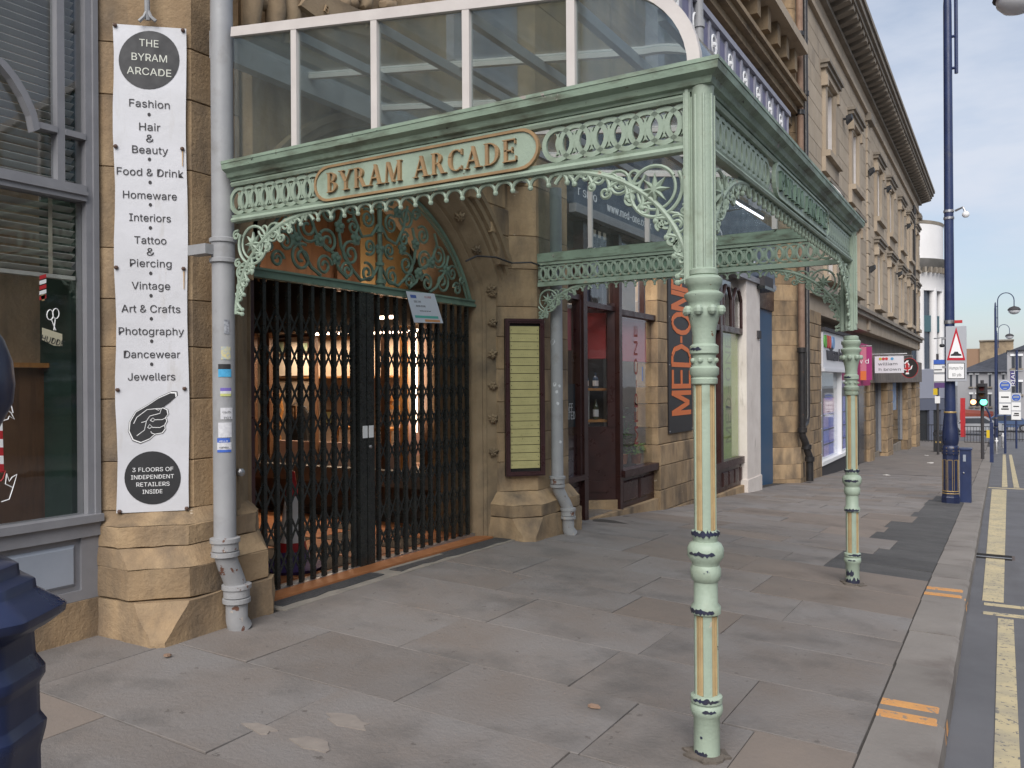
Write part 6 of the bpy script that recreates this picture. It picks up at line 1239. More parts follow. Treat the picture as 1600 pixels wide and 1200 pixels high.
# projecting signs, perpendicular to the street
YS_ = 31.5
def psign(px0, py0, px1, py1, Y, m_, nm, lab):
    a, c_ = PY(px0, py1, Y), PY(px1, py0, Y); t = thing(nm, ((a[0]+c_[0])/2, Y, a[2]), lab, 'sign'); MB().box(a[0], c_[0], Y, Y+.08, a[2], c_[2]).build('board', m_, t); return t, a, c_
t, a, c_ = psign(1367, 556, 1412, 583, YS_, WPL, 'projecting_sign', 'white projecting sign with william h brown lettering and coloured dots')
text('william', 'lettering', DKL, t, (a[0]+.42, YS_-.004, a[2]+.27), (1, 0, 0), (0, 0, 1), .14, .62, .003); text('h brown', 'lettering', DKL, t, (a[0]+.48, YS_-.004, a[2]+.08), (1, 0, 0), (0, 0, 1), .14, .7, .003)
for k, cc in enumerate(((.45, .4, .05), (.5, .05, .05), (.5, .05, .05), (.1, .3, .5))): MB().rings([[(a[0]+.18+k*.1+(.08 if k == 3 else 0)+.05*math.cos(2*math.pi*i/12), YS_+d, a[2]+.5+.05*math.sin(2*math.pi*i/12)) for i in range(12)] for d in (-.01, 0)]).build('logo_disc', mat('logo_dot', cc), t)
MB().tube([(BX, YS_+.04, c_[2]+.07), (c_[0]+.1, YS_+.04, c_[2]+.07)], .03, 6).build('bracket_arm', STEEL, t)
for x in (a[0]+.15, c_[0]-.15): MB().tube([(x, YS_+.04, c_[2]-.01), (x, YS_+.04, c_[2]+.07)], .015, 5).build('hanger', STEEL, t)
t, a2_, c2_ = psign(1341, 542, 1362, 594, 29.2, mat('rose_sign', (.5, .17, .24)), 'projecting_sign', 'pink projecting sign half hidden behind the far canopy post'); MB().box(c2_[0]-.16, c2_[0]+.002, 29.19, 29.199, a2_[2], c2_[2]).build('magenta_band', mat('magenta', (.32, .03, .15)), t); MB().box(a2_[0], c2_[0]-.17, 29.19, 29.199, a2_[2], a2_[2]+.3).build('orange_band', ORG, t); text('w d', 'lettering', WHT, t, ((a2_[0]+c2_[0])/2-.05, 29.185, a2_[2]+.55), (1, 0, 0), (0, 0, 1), .22, .35, .003); MB().tube([(BX, 29.24, c2_[2]+.03), (c2_[0], 29.24, c2_[2]+.03)], .025, 6).build('bracket_arm', STEEL, t)
Y5 = 36.; ce = PY(1421, 575, Y5); rx5 = (PY(1434.5, 575, Y5)[0]-ce[0]); rz5 = PY(1421, 559.5, Y5)[2]-ce[2]
t = thing('oval_sign', (ce[0], Y5, ce[2]-rz5), 'dark oval projecting sign with a white and red cockerel emblem', 'sign')
MB().rings([[(ce[0]+rx5*math.cos(2*math.pi*i/28), Y5+d, ce[2]+rz5*math.sin(2*math.pi*i/28)) for i in range(28)] for d in (0, .12)]).build('board', mat('oval_black', (.02, .016, .016)), t); MB().tube([(ce[0]+rx5*math.cos(2*math.pi*i/28), Y5+.0, ce[2]+rz5*math.sin(2*math.pi*i/28)) for i in range(29)], .012, 5).build('rim', RED, t); MB().tube([(BX, Y5+.06, ce[2]+rz5+.1), (ce[0]+.1, Y5+.06, ce[2]+rz5+.1), (ce[0]+.1, Y5+.06, ce[2]+rz5-.02)], .03, 5).build('bracket_arm', STEEL, t)
ck = [(-.05, -.22), (.05, -.22), (.03, -.1), (.12, -.05), (.15, .08), (.1, .03), (.05, .0), (.06, .1), (.02, .18), (.04, .24), (-.02, .23), (-.07, .16), (-.1, .17), (-.07, .11), (-.06, 0), (-.14, -.02), (-.1, -.08), (-.02, -.1)]
for k, m_, nm in ((1.0, WHT, 'emblem_outline'), (.74, RED, 'emblem')): MB().rings([[(ce[0]-rx5*.25+x*k*1.3, Y5+d-(.004 if k < 1 else 0), ce[2]+.02+z_*k*1.2) for x, z_ in ck] for d in (-.012, -.002)]).build(nm, m_, t)
# ================================================================== far corner building (white, rounded)
wb = thing('white_rounded_building', (-6, 66, -2.6), 'white rounded corner building with tall columns beyond the classical building', 'building')
WST = mat('white_stucco', (.74, .72, .71), (.66, .64, .63), sc=.6, rough=.7, chips=[((.3, .28, .27), .72, 1.6)])
Yw = 64.; edge_ = PY(1474, 400, Yw); Rr = 3.6; cxw = edge_[0]-Rr
zz = lambda py, Y=Yw-1.5: PY(1455, py, Y)[2]
MB().lathe([(Rr, zz(412)), (Rr, zz(349)), (Rr*.98, zz(348))], (cxw, Yw, 0), 48).build('drum', WST, wb, True); MB().lathe([(Rr*1.004, zz(352)), (Rr*1.015, zz(347)), (Rr*.98, zz(346))], (cxw, Yw, 0), 48).build('coping', STONE_C, wb, True)
MB().lathe([(Rr+.1, zz(427)), (Rr+.25, zz(420)), (Rr+.42, zz(412)), (Rr+.45, zz(407)), (Rr*.9, zz(405))], (cxw, Yw, 0), 48).build('cornice', mat('dark_cornice', (.10, .095, .085), (.16, .15, .14), sc=1), wb, True)
for k in range(30): a = -math.pi/2-1.6+3.4*k/29; MB().obox((cxw+(Rr+.2)*math.cos(a), Yw+(Rr+.2)*math.sin(a), zz(424)), (math.cos(a), math.sin(a), 0), (-math.sin(a), math.cos(a), 0), (0, 0, 1), .22, .07, .18).build('modillion', STONE_C, wb)
MB().lathe([(Rr+.02, zz(455)), (Rr+.02, zz(432)), (Rr+.12, zz(428)), (Rr+.12, zz(425))], (cxw, Yw, 0), 48).build('entablature', WST, wb, True)
MB().lathe([(Rr-.3, zz(585)), (Rr-.3, zz(450))], (cxw, Yw, 0), 48).build('window_drum', mat('blue_grey_glass', (.03, .045, .07), (.05, .065, .09), sc=.4, rough=.1, spec=.8), wb, True)
for k in range(12):
    a = -math.pi/2-1.35+R(20)*k; MB().tube([(cxw+(Rr-.2)*math.cos(a), Yw+(Rr-.2)*math.sin(a), zz(580)), (cxw+(Rr-.2)*math.cos(a), Yw+(Rr-.2)*math.sin(a), zz(452))], .26, 12).build('column', WST, wb, True)
    a2 = a+R(10); MB().obox((cxw+(Rr-.28)*math.cos(a2), Yw+(Rr-.28)*math.sin(a2), zz(506)), (math.cos(a2), math.sin(a2), 0), (-math.sin(a2), math.cos(a2), 0), (0, 0, 1), .1, .38, .55).build('spandrel_panel', mat('teal_panel', (.06, .12, .14)), wb)
MB().box(cxw-22, cxw, Yw-Rr+.3, Yw+6, -3, zz(407)).build('wing', WST, wb); MB().box(cxw-1, cxw+Rr-.4, Yw, Yw+20, -3, zz(407)).build('wing', WST, wb)
GSH = mat('slate_blue_fascia', (.11, .12, .16)); MB().lathe([(Rr+.3, zz(622)), (Rr+.3, zz(578)), (Rr*.9, zz(576))], (cxw, Yw, 0), 40).build('grey_fascia', mat('grey_fascia_paint', (.24, .25, .30)), wb, True); MB().lathe([(Rr+.25, zz(640)), (Rr+.32, zz(623)), (Rr, zz(621))], (cxw, Yw, 0), 40).build('fascia_band', GSH, wb, True); MB().lathe([(Rr+.05, -3), (Rr+.05, zz(638))], (cxw, Yw, 0), 40).build('shop_glass', mat('dark_far_glass', (.03, .032, .035), rough=.2), wb, True)
for k in range(8): a = -math.pi/2-1+2.2*k/7; MB().obox((cxw+(Rr+.1)*math.cos(a), Yw+(Rr+.1)*math.sin(a), -.8), (math.cos(a), math.sin(a), 0), (-math.sin(a), math.cos(a), 0), (0, 0, 1), .12, .18, 1.8).build('shop_post', GSH, wb)
# ================================================================== distant terraces
GRY = mat('grey_render', (.34, .335, .345), (.29, .285, .295), sc=.3, rough=.8); SLATE = mat('slate_roof', (.035, .035, .042), (.05, .05, .058), sc=1.2, rough=.6); RUB = mat('rubble_stone', (.33, .25, .16), (.2, .15, .1), sc=1.6, rough=.9)
def terrace(nm, lab, Y, x0, x1, ztop, wins, wall_m, roof=None, dep=12):
    t = thing(nm, ((x0+x1)/2, Y, -2.6), lab, 'building'); MB().box(x0, x1, Y, Y+dep, -3, ztop).build('wall', wall_m, t)
    for (xa, xb, za, zb) in wins:
        w_ = MB().box(xa, xb, Y-.03, Y+.02, za, zb).build('window', mat('far_pane', (.05, .055, .065), rough=.2) if 'FPN' not in globals() else globals()['FPN'], t); MB().box(xa-.12, xb+.12, Y-.14, Y-.001, za-.16, za-.001).build('sill', STONE_C, w_); MB().box(xa-.1, xb+.1, Y-.08, Y-.001, zb, zb+.18).build('lintel', WHT, w_)
    return t
FPN = mat('far_pane', (.05, .055, .065), rough=.2)
Y1 = 100.
X_ = lambda px, Y: PY(px, 600, Y)[0]; Z_ = lambda py, Y, px=1550: PY(px, py, Y)[2]
wins = [(X_(px, Y1), X_(px+3.5, Y1), Z_(py+19, Y1), Z_(py, Y1)) for px in (1515.5, 1525, 1545, 1566) for py in (585, 616)]
t = terrace('grey_terrace', 'grey rendered terrace with slate roof behind the traffic lights', Y1, X_(1496, Y1), X_(1576, Y1), Z_(580, Y1), wins, GRY)
xr0, xr1 = X_(1494, Y1), X_(1578, Y1); zr0, zr1 = Z_(581, Y1), Z_(546, Y1)
MB().rings([[(xr0, Y1-.4, zr0), (xr0, Y1+12.4, zr0), (xr0+1.5, Y1+6, zr1-1.5)], [(xr1, Y1-.4, zr0), (xr1, Y1+12.4, zr0), (xr1, Y1+6, zr1)]]).build('roof', SLATE, t)
t = terrace('rubble_gable', 'brown rubble stone gable rising behind the slate roof', 112, X_(1531, 112), X_(1584, 112), Z_(533, 112), [], RUB, dep=3); MB().box(X_(1530, 112), X_(1585, 112), 111.8, 115.2, Z_(533, 112), Z_(531, 112)).build('coping', STONE_C, t)
MB().box(X_(1505, 112), X_(1531, 112), 112.2, 115, -3, Z_(544, 112)).build('side_block', mat('brown_brick', (.26, .16, .1)), t)
Y2 = 84.; wins = [(X_(px, Y2), X_(px+4.5, Y2), Z_(py+19, Y2), Z_(py, Y2)) for px in (1581, 1592) for py in (557, 597)]
t = terrace('grey_end_house', 'grey end house with sloping slate roof at the right edge of the view', Y2, X_(1574, Y2), X_(1660, Y2), Z_(548, Y2), wins, GRY)
MB().rings([[(X_(1573, Y2), Y2-.3, Z_(548, Y2)), (X_(1573, Y2), Y2+12, Z_(548, Y2)), (X_(1576, Y2), Y2+6, Z_(546, Y2))], [(X_(1664, Y2), Y2-.3, Z_(548, Y2)), (X_(1664, Y2), Y2+12, Z_(548, Y2)), (X_(1650, Y2), Y2+6, Z_(520, Y2))]]).build('roof', SLATE, t)
MB().tube([(X_(1589, Y2), Y2-.2, -2.6), (X_(1589, Y2), Y2-.2, Z_(548, Y2))], .1, 6).build('downpipe', BLUEL, t)
Y3 = 90.; t = terrace('awning_shop', 'low shop with a long red fascia beyond the crossing railings', Y3, X_(1500, Y3), X_(1552, Y3), Z_(655, Y3), [(X_(px, Y3), X_(px+4, Y3), -2.3, Z_(662, Y3)) for px in (1508, 1516, 1524, 1533, 1541)], mat('tan_shop_stone', (.3, .22, .13)), dep=9)
MB().hexa([(X_(1500, Y3), Y3-.8, Z_(656, Y3)), (X_(1552, Y3), Y3-.8, Z_(656, Y3)), (X_(1552, Y3), Y3+.5, Z_(656, Y3)), (X_(1500, Y3), Y3+.5, Z_(656, Y3)), (X_(1500, Y3), Y3-.8, Z_(645, Y3)), (X_(1552, Y3), Y3-.8, Z_(647, Y3)), (X_(1552, Y3), Y3+.5, Z_(643, Y3)), (X_(1500, Y3), Y3+.5, Z_(640, Y3))]).build('red_fascia', mat('brick_red_fascia', (.28, .07, .045)), t)
# unseen building across the street, added for dark reflections, kept low for light
ob = thing('opposite_terrace', (14, 12, 0), 'unseen low stone terrace added across the road from the arcade', 'building')
MB().box(14.2, 22, -40, 48, -2.5, 6.6).build('wall', STONE_P, ob); MB().box(13.7, 22, -40, 48, 6.6, 7.1).build('cornice', STONE_C, ob)
for r_ in range(2):
    for k in range(26):
        y0 = -38+k*3.2; w_ = MB().box(14.1, 14.3, y0, y0+1.2, 1+r_*3, 3+r_*3).build('window', FG, ob); MB().box(13.95, 14.2, y0-.15, y0+1.35, .8+r_*3, .99+r_*3).build('sill', STONE_C, w_)
# ================================================================== street furniture
LX, LY = -.80, 16.15
def lamp_column(x, y, lab, zg, arm=(1, .12), near=False, detail=True):
    t = thing('street_lamp', (x, y, zg), lab, 'street lamp', 'blue street lamps'); h = 9.05
    MB().lathe([(.15, 0), (.15, .1), (.143, .12), (.14, .15)], (x, y, zg), 8, R(22.5)).build('foot', BLUE, t); MB().lathe([(.135, .15), (.128, .84)], (x, y, zg), 8, R(22.5)).build('base', BLUE, t)
    if detail:
        for k in range(8):
            a = R(45*k); n_ = Vector((math.cos(a), math.sin(a), 0)); u_ = Vector((-n_.y, n_.x, 0)); r_ = .1225; cz = zg+.48
            for (du, dz, hu, hz) in ((-.036, 0, .0035, .27), (.036, 0, .0035, .27), (0, .27, .036, .004), (0, -.27, .036, .004)): MB().obox(Vector((x, y, cz+dz))+n_*(r_-.0035*dz/.27*1.0)+u_*du, u_, n_, (0, 0, 1), hu*.9, .004, hz).build('gilt_line', GILT, t)
        for zz in (.16, .2, .85, .9, .95): MB().lathe([(.138 if zz < .5 else .132, zz), (.144 if zz < .5 else .140, zz+.008), (.138 if zz < .5 else .132, zz+.016)], (x, y, zg), 8, R(22.5)).build('gilt_band', GILT, t)
    MB().lathe([(.13, .84), (.14, .87), (.131, .9), (.142, .93), (.13, .98), (.112, 1.0), (.13, 1.06), (.135, 1.12), (.12, 1.3), (.1, 1.5), (.093, 1.58)], (x, y, zg), 20).build('bulb', BLUE, t, True)
    MB().lathe([(.096, 1.56), (.105, 1.575), (.096, 1.59)], (x, y, zg), 16).build('gilt_band', GILT, t, True)
    MB().lathe([(.088, 1.58), (.08, 2.4), (.074, 5), (.066, h-.4), (.045, h), (.0, h+.1)], (x, y, zg), 16).build('shaft', BLUEL, t, True)
    d = Vector((arm[0], arm[1], 0)).normalized(); R0 = .46
    pts = [Vector((x, y, zg+h-1.6))+d*.13]+[Vector((x, y, zg+h+.15))+d*(.13+R0-R0*math.cos(R(15*i)))+Vector((0, 0, R0*1.1*math.sin(R(15*i)))) for i in range(0, 13)]; pts.append(pts[-1]-Vector((0, 0, .42)))
    MB().tube(pts, .03, 8).build('arch_arm', BLUEL, t, True)
    for dz in (-1.5, -.95, -.2): MB().tube([(x, y, zg+h+dz), Vector((x, y, zg+h+dz))+d*.13], .025, 6).build('arm_clamp', BLUEL, t)
    e = pts[-1]; MB().lathe([(.03, .0), (.08, -.02), (.26, -.09), (.36, -.2), (.38, -.27), (.34, -.29)], (e.x, e.y, e.z+.05), 20).build('lantern_hood', INKG, t, True); MB().lathe([(.335, -.27), (.32, -.38), (.22, -.49), (.08, -.54)], (e.x, e.y, e.z+.05), 20).build('lantern_bowl', mat('lantern_bowl', (.7, .7, .72), rough=.25), t, True)
    return t
lamp_column(LX, LY, 'blue and gold street lamp column carrying the speed hump sign at the kerb', gz(-.7, LY), (1, .05))
xl = PY(1556, 600, 62)[0]; lamp_column(xl, 62, 'blue street lamp standing beyond the traffic lights', gz(-.6, 62)-.1, (1, .1), detail=False)
xl = PY(1558, 600, 92)[0]; lamp_column(xl, 92, 'distant blue street lamp in front of the grey terrace', gz(-.6, 92)-.1, (1, .0), detail=False)
# warning sign on the lamp
sg = thing('warning_sign', (LX, LY-.15, 2.2), 'grey sign with red triangle hump warning and Humps for 80 yds plate', 'road sign')
Ysg = LY-.16; a, c_ = PY(1478, 596, Ysg), PY(1510, 509, Ysg); SGR = mat('sign_grey', (.36, .37, .40), rough=.5)
MB().prism([(a[0], a[2]), (c_[0], a[2]), (c_[0], c_[2]), (a[0], c_[2])], lambda u, v, w_: (u, Ysg-w_, v), -.01, .012, .006).build('plate', SGR, sg)
def tri(pts, d0, d1, nm, m_): V_ = [PY(px, py, Ysg) for px, py in pts]; MB().rings([[(x, Ysg-d, z_) for x, _, z_ in V_] for d in (d0, d1)]).build(nm, m_, sg)
tri([(1479.5, 563), (1508.5, 563), (1494, 511)], .012, .016, 'red_triangle', mat('sign_red', (.42, .015, .03))); tri([(1483.2, 559), (1504.8, 559), (1494, 521)], .016, .019, 'white_triangle', WHT)
tri([(1485.5, 556), (1502.5, 556), (1502, 553.5), (1498.5, 552.5), (1496.5, 549.5), (1491.5, 549.5), (1489.5, 552.5), (1486, 553.5)], .019, .022, 'hump_symbol', INK)
tri([(1481, 592), (1507.5, 592), (1507.5, 567), (1481, 567)], .012, .016, 'plate_border', INK); tri([(1482, 591), (1506.5, 591), (1506.5, 568), (1482, 568)], .016, .018, 'text_plate', WHT)
for tx, x0, x1, yb0, h_ in (('Humps for', 1483.5, 1505, 577.5, 7), ('80 yds', 1488, 1502, 588, 7)): p0, p1 = PY(x0, yb0, Ysg), PY(x1, yb0, Ysg); text(tx, 'lettering', INK, sg, ((p0[0]+p1[0])/2, Ysg-.0185, p0[2]), (1, 0, 0), (0, 0, 1), .075, p1[0]-p0[0], .001)
for zz in (a[2]+.25, c_[2]-.2): MB().box(LX-.11, LX+.11, Ysg+.011, LY, zz-.02, zz+.02).build('clamp', STEEL, sg)
cc = thing('pole_bracket', (LX+.2, LY, 4.7), 'pair of steel clamps with a small camera on the lamp shaft', 'bracket')
zz = PY(1490, 335, LY)[2]
for dz in (-.06, .06): MB().lathe([(.07, -.02), (.085, -.02), (.085, .02), (.07, .02)], (LX, LY, zz+dz), 16).build('clamp', STEEL, cc, True)
MB().tube([(LX+.1, LY, zz+.06), (LX+.22, LY-.05, zz+.1), (LX+.26, LY-.05, zz+.0)], .02, 6).build('arm', STEEL, cc); MB().ball((LX+.26, LY-.05, zz-.03), .06, 8).build('camera', WHT, cc, True)
zz = PY(1490, 503, LY)[2]; t = thing('pole_clip', (LX+.1, LY-.1, zz), 'red and silver clip on the lamp shaft just above the warning sign', 'clip'); MB().lathe([(.07, -.03), (.088, -.03), (.088, .03), (.07, .03)], (LX, LY, zz), 14).build('band', STEEL, t); MB().box(LX+.08, LX+.2, LY-.12, LY-.08, zz-.03, zz+.02).build('tag', RED, t)
# cabinet behind the lamp
cb_ = thing('service_cabinet', (LX+.3, LY+.3, gz(-.7, 16.4)), 'blue metal service cabinet tucked behind the lamp column', 'cabinet'); q0, q1 = PY(1500, 700, LY+.35)[0], PY(1517.5, 700, LY+.35)[0]; zc0 = gz(-.7, 16.5); zc1 = PY(1508, 703, LY+.3)[2]
MB().box(q0, q1, LY+.25, LY+.5, zc0-.03, zc1).build('body', BLUEL, cb_); MB().box(q0-.015, q1+.015, LY+.235, LY+.515, zc1, zc1+.03).build('lid', BLUEL, cb_); MB().box(q0+.05, q1-.08, LY+.243, LY+.249, zc1-.2, zc1-.08).build('notice_plate', GREYB, cb_); MB().ball((q0+.06, LY+.24, zc1-.4), .015, 6).build('lock', STEEL, cb_)
# big octagonal blue column at the left edge, close to the camera
DP = 1.5; u_ = (-88-800)/F; nx, ny = DP*(u_*CY-SY), DP*(CY+u_*SY)
ncl = thing('street_lamp', (nx, ny, .05), 'large blue moulded lamp column cut off by the left edge of the view', 'street lamp', 'blue street lamps')
kz = lambda py: EYE-(py-606)/F*DP; kr = lambda px: (px+88)/F*DP*.97
_pr = [(kr(46), .05-EYE*0), (kr(46), kz(1290)), (kr(44), kz(1190)), (kr(52), kz(1160)), (kr(54), kz(1145)), (kr(44), kz(1130)), (kr(43), kz(1085)), (kr(52), kz(1070)), (kr(52), kz(1055)), (kr(38), kz(1035)), (kr(36), kz(1000)), (kr(56), kz(990)), (kr(82), kz(972)), (kr(84), kz(958)), (kr(56), kz(940)), (kr(40), kz(930)), (kr(38), kz(915)), (kr(16), kz(908)), (kr(14), kz(888)), (kr(-22), kz(880))]
_oct = []
for k in range(8):
    for d_ in (-17, -12, -6, 0, 6, 12, 17): a = R(45*k+10+d_); _oct.append((a, .935/max(.9239, math.cos(R(22.5-abs(d_))))*(1 if abs(d_) > 3 else .992)))
_pp = []
for (r0_, z0_), (r1_, z1_) in zip(_pr, _pr[1:]): _pp += [(r0_+(r1_-r0_)*f_, z0_+(z1_-z0_)*f_) for f_ in (.06, .94)]
MB().rings([[(nx+r_*k_*math.cos(a), ny+r_*k_*math.sin(a), z_) for a, k_ in _oct] for r_, z_ in _pp]).build('moulded_base', BLUE, ncl, True)
MB().lathe([(kr(-22), kz(882)), (kr(-28), kz(760)), (kr(-22), kz(690)), (kr(-4), kz(655)), (kr(8), kz(630)), (kr(11), kz(600)), (kr(8), kz(565)), (kr(-4), kz(530)), (kr(-20), kz(505)), (kr(-28), kz(480)), (kr(-30), 3.2), (kr(-34), 8)], (nx, ny, 0), 24).build('vase_shaft', BLUE, ncl, True)
# ------------------------------------------------------------------ junction beyond
def gp(px, py):
    x, y, _ = PZ(px, py, 0); z = 0
    return PG(px, py)
def bollard(px, pyb, pyt, lab, m_=STEEL):
    x, y, z_ = PG(px, pyb); zt2 = PY(px, pyt, y)[2]; t = thing('bollard', (x, y, z_), lab, 'bollard', 'steel bollards by the crossing'); MB().lathe([(.075, 0), (.075, zt2-z_-.03), (.06, zt2-z_)], (x, y, z_), 14).build('tube', m_, t, True); MB().lathe([(.11, 0), (.11, .03), (.08, .035)], (x, y, z_), 14).build('base_ring', m_, t, True); MB().lathe([(.078, zt2-z_-.16), (.078, zt2-z_-.1)], (x, y, z_), 14).build('band', WHT, t)
bollard(1535.5, 706, 677, 'steel bollard left of the traffic light pole'); bollard(1557, 709, 684, 'steel bollard between the traffic light and the blue round signs'); bollard(1567, 700, 677, 'steel bollard farthest right beside the road')
x, y, z_ = PG(1466.5, 706); bn = thing('litter_bin', (x, y, z_), 'black litter bin on the pavement near the restaurant corner', 'bin'); w_ = PY(1474, 700, y)[0]-x; zt2 = PY(1466, 672, y)[2]
MB().box(x-w_, x+w_, y-w_, y+w_, z_, z_+(zt2-z_)*.72).build('body', INK, bn); MB().box(x-w_*1.08, x+w_*1.08, y-w_, y+w_, z_+(zt2-z_)*.80, z_+(zt2-z_)*.9).build('hood', INK, bn)
for s in (-1, 1): MB().box(x+s*w_*.9-.03, x+s*w_*.9+.03, y-w_*.8, y+w_*.8, z_+(zt2-z_)*.72, z_+(zt2-z_)*.8).build('hood_post', INK, bn)
MB().lathe([(w_*1.1, (zt2-z_)*.9), (w_*.7, zt2-z_), (.02, (zt2-z_)*1.04)], (x, y, z_), 12).build('dome', INK, bn, True); MB().box(x-w_*.6, x+w_*.6, y-w_-.012, y-w_, z_+(zt2-z_)*.42, z_+(zt2-z_)*.5).build('badge', GILT, bn)
# person beside the bin
px0, py0 = PG(1477, 704)[0], PG(1477, 702)[1]+1.2; pz0 = gz(px0, py0)
def person(x, y, z0, lab):
    t = thing('person', (x, y, z0), lab, 'person'); me = bpy.data.meshes.new('body')
    P_ = {'pel': (0, 0, .95, .15), 'che': (0, .0, 1.3, .17), 'nk': (0, .0, 1.5, .065), 'hd': (0, -.02, 1.62, .1), 'ht': (0, -.02, 1.72, .085), 'ls': (-.19, 0, 1.42, .065), 'le': (-.25, -.02, 1.14, .05), 'lw': (-.2, -.18, .98, .035), 'rs': (.19, 0, 1.42, .065), 're': (.25, .02, 1.14, .05), 'rw': (.26, -.04, .88, .035), 'lh': (-.1, 0, .88, .1), 'lk': (-.12, -.06, .5, .07), 'la': (-.12, .04, .08, .045), 'lf': (-.13, -.12, .04, .04), 'rh': (.1, 0, .88, .1), 'rk': (.11, .02, .5, .07), 'ra': (.12, .12, .08, .045), 'rf': (.12, -.04, .04, .04)}
    nm = list(P_); E_s = [('pel', 'che'), ('che', 'nk'), ('nk', 'hd'), ('hd', 'ht'), ('che', 'ls'), ('ls', 'le'), ('le', 'lw'), ('che', 'rs'), ('rs', 're'), ('re', 'rw'), ('pel', 'lh'), ('lh', 'lk'), ('lk', 'la'), ('la', 'lf'), ('pel', 'rh'), ('rh', 'rk'), ('rk', 'ra'), ('ra', 'rf')]
    me.from_pydata([(x+P_[n][0], y+P_[n][1], z0+P_[n][2]) for n in nm], [(nm.index(a), nm.index(b_)) for a, b_ in E_s], []); o = bpy.data.objects.new('body', me); col.objects.link(o); md = o.modifiers.new('skin', 'SKIN'); o.modifiers.new('sub', 'SUBSURF').levels = 1
    for i, n in enumerate(nm): me.skin_vertices[0].data[i].radius = (P_[n][3], P_[n][3]*.8)
    me.skin_vertices[0].data[0].use_root = True
    m_ = bpy.data.materials.new('figure'); m_.use_nodes = True; N = m_.node_tree.nodes; K = m_.node_tree.links.new; tcn = N.new('ShaderNodeTexCoord'); sx = N.new('ShaderNodeSeparateXYZ'); K(tcn.outputs['Object'], sx.inputs[0]); mrr = N.new('ShaderNodeMapRange'); mrr.inputs[1].default_value = z0; mrr.inputs[2].default_value = z0+1.8; K(sx.outputs[2], mrr.inputs[0]); rp2 = N.new('ShaderNodeValToRGB'); rp2.color_ramp.interpolation = 'CONSTANT'; el = rp2.color_ramp.elements; el[0].color = (.02, .02, .03, 1); el[1].position = .5; el[1].color = (.42, .38, .33, 1); e2 = el.new(.83); e2.color = (.42, .25, .18, 1); K(mrr.outputs[0], rp2.inputs[0]); K(rp2.outputs[0], N['Principled BSDF'].inputs['Base Color'])
    me.materials.append(m_); _par(o, t); MB().ball((x, y+.02, z0+1.69), .105, 10, (1, 1, .9)).build('hair', INK, t, True)
person(px0, py0, pz0, 'person in a pale checked shirt and dark trousers standing behind the litter bin')
# bus stop
yb5 = 40.; xb5 = PY(1465, 600, yb5)[0]; bs = thing('bus_stop', (xb5, yb5, gz(-2, yb5)), 'bus stop pole with blue headed flag and yellow box beside the bin', 'bus stop')
MB().tube([(xb5, yb5, gz(-2, yb5)), (xb5, yb5, PY(1465, 553, yb5)[2])], .05, 8).build('pole', INKG, bs)
def bpanel(px0, py0, px1, py1, m_, nm, dy=-.06): a, c_ = PY(px0, py1, yb5), PY(px1, py0, yb5); MB().box(a[0], c_[0], yb5+dy, yb5+dy+.03, a[2], c_[2]).build(nm, m_, bs)
bpanel(1459, 562, 1480, 605, SGR, 'flag'); bpanel(1459, 562, 1480, 569, SB, 'blue_header', -.1); bpanel(1459.5, 570, 1478, 582, WHT, 'white_panel', -.1); bpanel(1460, 577, 1472, 578.5, INK, 'route_line', -.11); bpanel(1459.5, 585, 1479, 596, WHT, 'white_panel', -.1); bpanel(1460, 598, 1482, 606, mat('purple_flag', (.1, .05, .16)), 'route_strip', -.1); bpanel(1458.5, 607, 1465, 617, mat('yellow_box', (.6, .42, .02)), 'yellow_box', -.12); bpanel(1461, 619, 1469, 630, WHT, 'timetable', -.1)
t = thing('dome_camera', (xb5, yb5+6, 5), 'small black dome camera on the white rounded building', 'camera'); pc = PY(1472, 540, 58); MB().ball(pc, .16, 10, (1, 1, .8)).build('dome', INK, t, True); MB().tube([(pc[0], pc[1], pc[2]+.1), (pc[0], pc[1], pc[2]+.5), (pc[0]-.5, pc[1]+1, pc[2]+.5)], .04, 6).build('arm', STEEL, t)
# traffic light
yt5 = 37.; xt5 = PY(1534.5, 600, yt5)[0]; tl = thing('traffic_light', (xt5, yt5, gz(-.7, yt5)), 'traffic light showing green with an orange lit turn sign beside it', 'traffic light')
MB().tube([(xt5, yt5+.1, gz(-.7, yt5)), (xt5, yt5+.1, PY(1534, 594, yt5)[2])], .06, 8).build('pole', INKG, tl)
def tbx(px0, py0, px1, py1, y0, y1, m_, nm): a, c_ = PY(px0, py1, yt5), PY(px1, py0, yt5); MB().box(a[0], c_[0], yt5+y0, yt5+y1, a[2], c_[2]).build(nm, m_, tl)
tbx(1525.5, 599, 1543, 634, -.05, -.02, INKG, 'backing_board'); tbx(1528.5, 600, 1540, 633, -.25, -.05, INK, 'head'); tbx(1515.5, 623, 1527, 634, -.12, -.05, INK, 'turn_sign_box')
def lens(px, py, r_, m_, nm, d=-.26): p = PY(px, py, yt5); MB().rings([[(p[0]+r_*math.cos(2*math.pi*i/16), yt5+dd, p[2]+r_*math.sin(2*math.pi*i/16)) for i in range(16)] for dd in (d, d+.03)]).build(nm, m_, tl)
lens(1534, 607, .09, mat('red_lens_off', (.08, .01, .01)), 'red_lens'); lens(1534, 617, .09, mat('amber_lens_off', (.08, .04, .01)), 'amber_lens'); lens(1537, 628, .12, emit('green_lit', (.1, .9, .5), 2.5), 'green_lens'); lens(1521, 628, .1, emit('orange_lit', (1, .45, .2), 2), 'turn_lamp', -.15)
for py in (604, 614, 624): p = PY(1534, py, yt5); MB().box(p[0]-.12, p[0]+.12, yt5-.42, yt5-.25, p[2], p[2]+.02).build('visor', INK, tl)
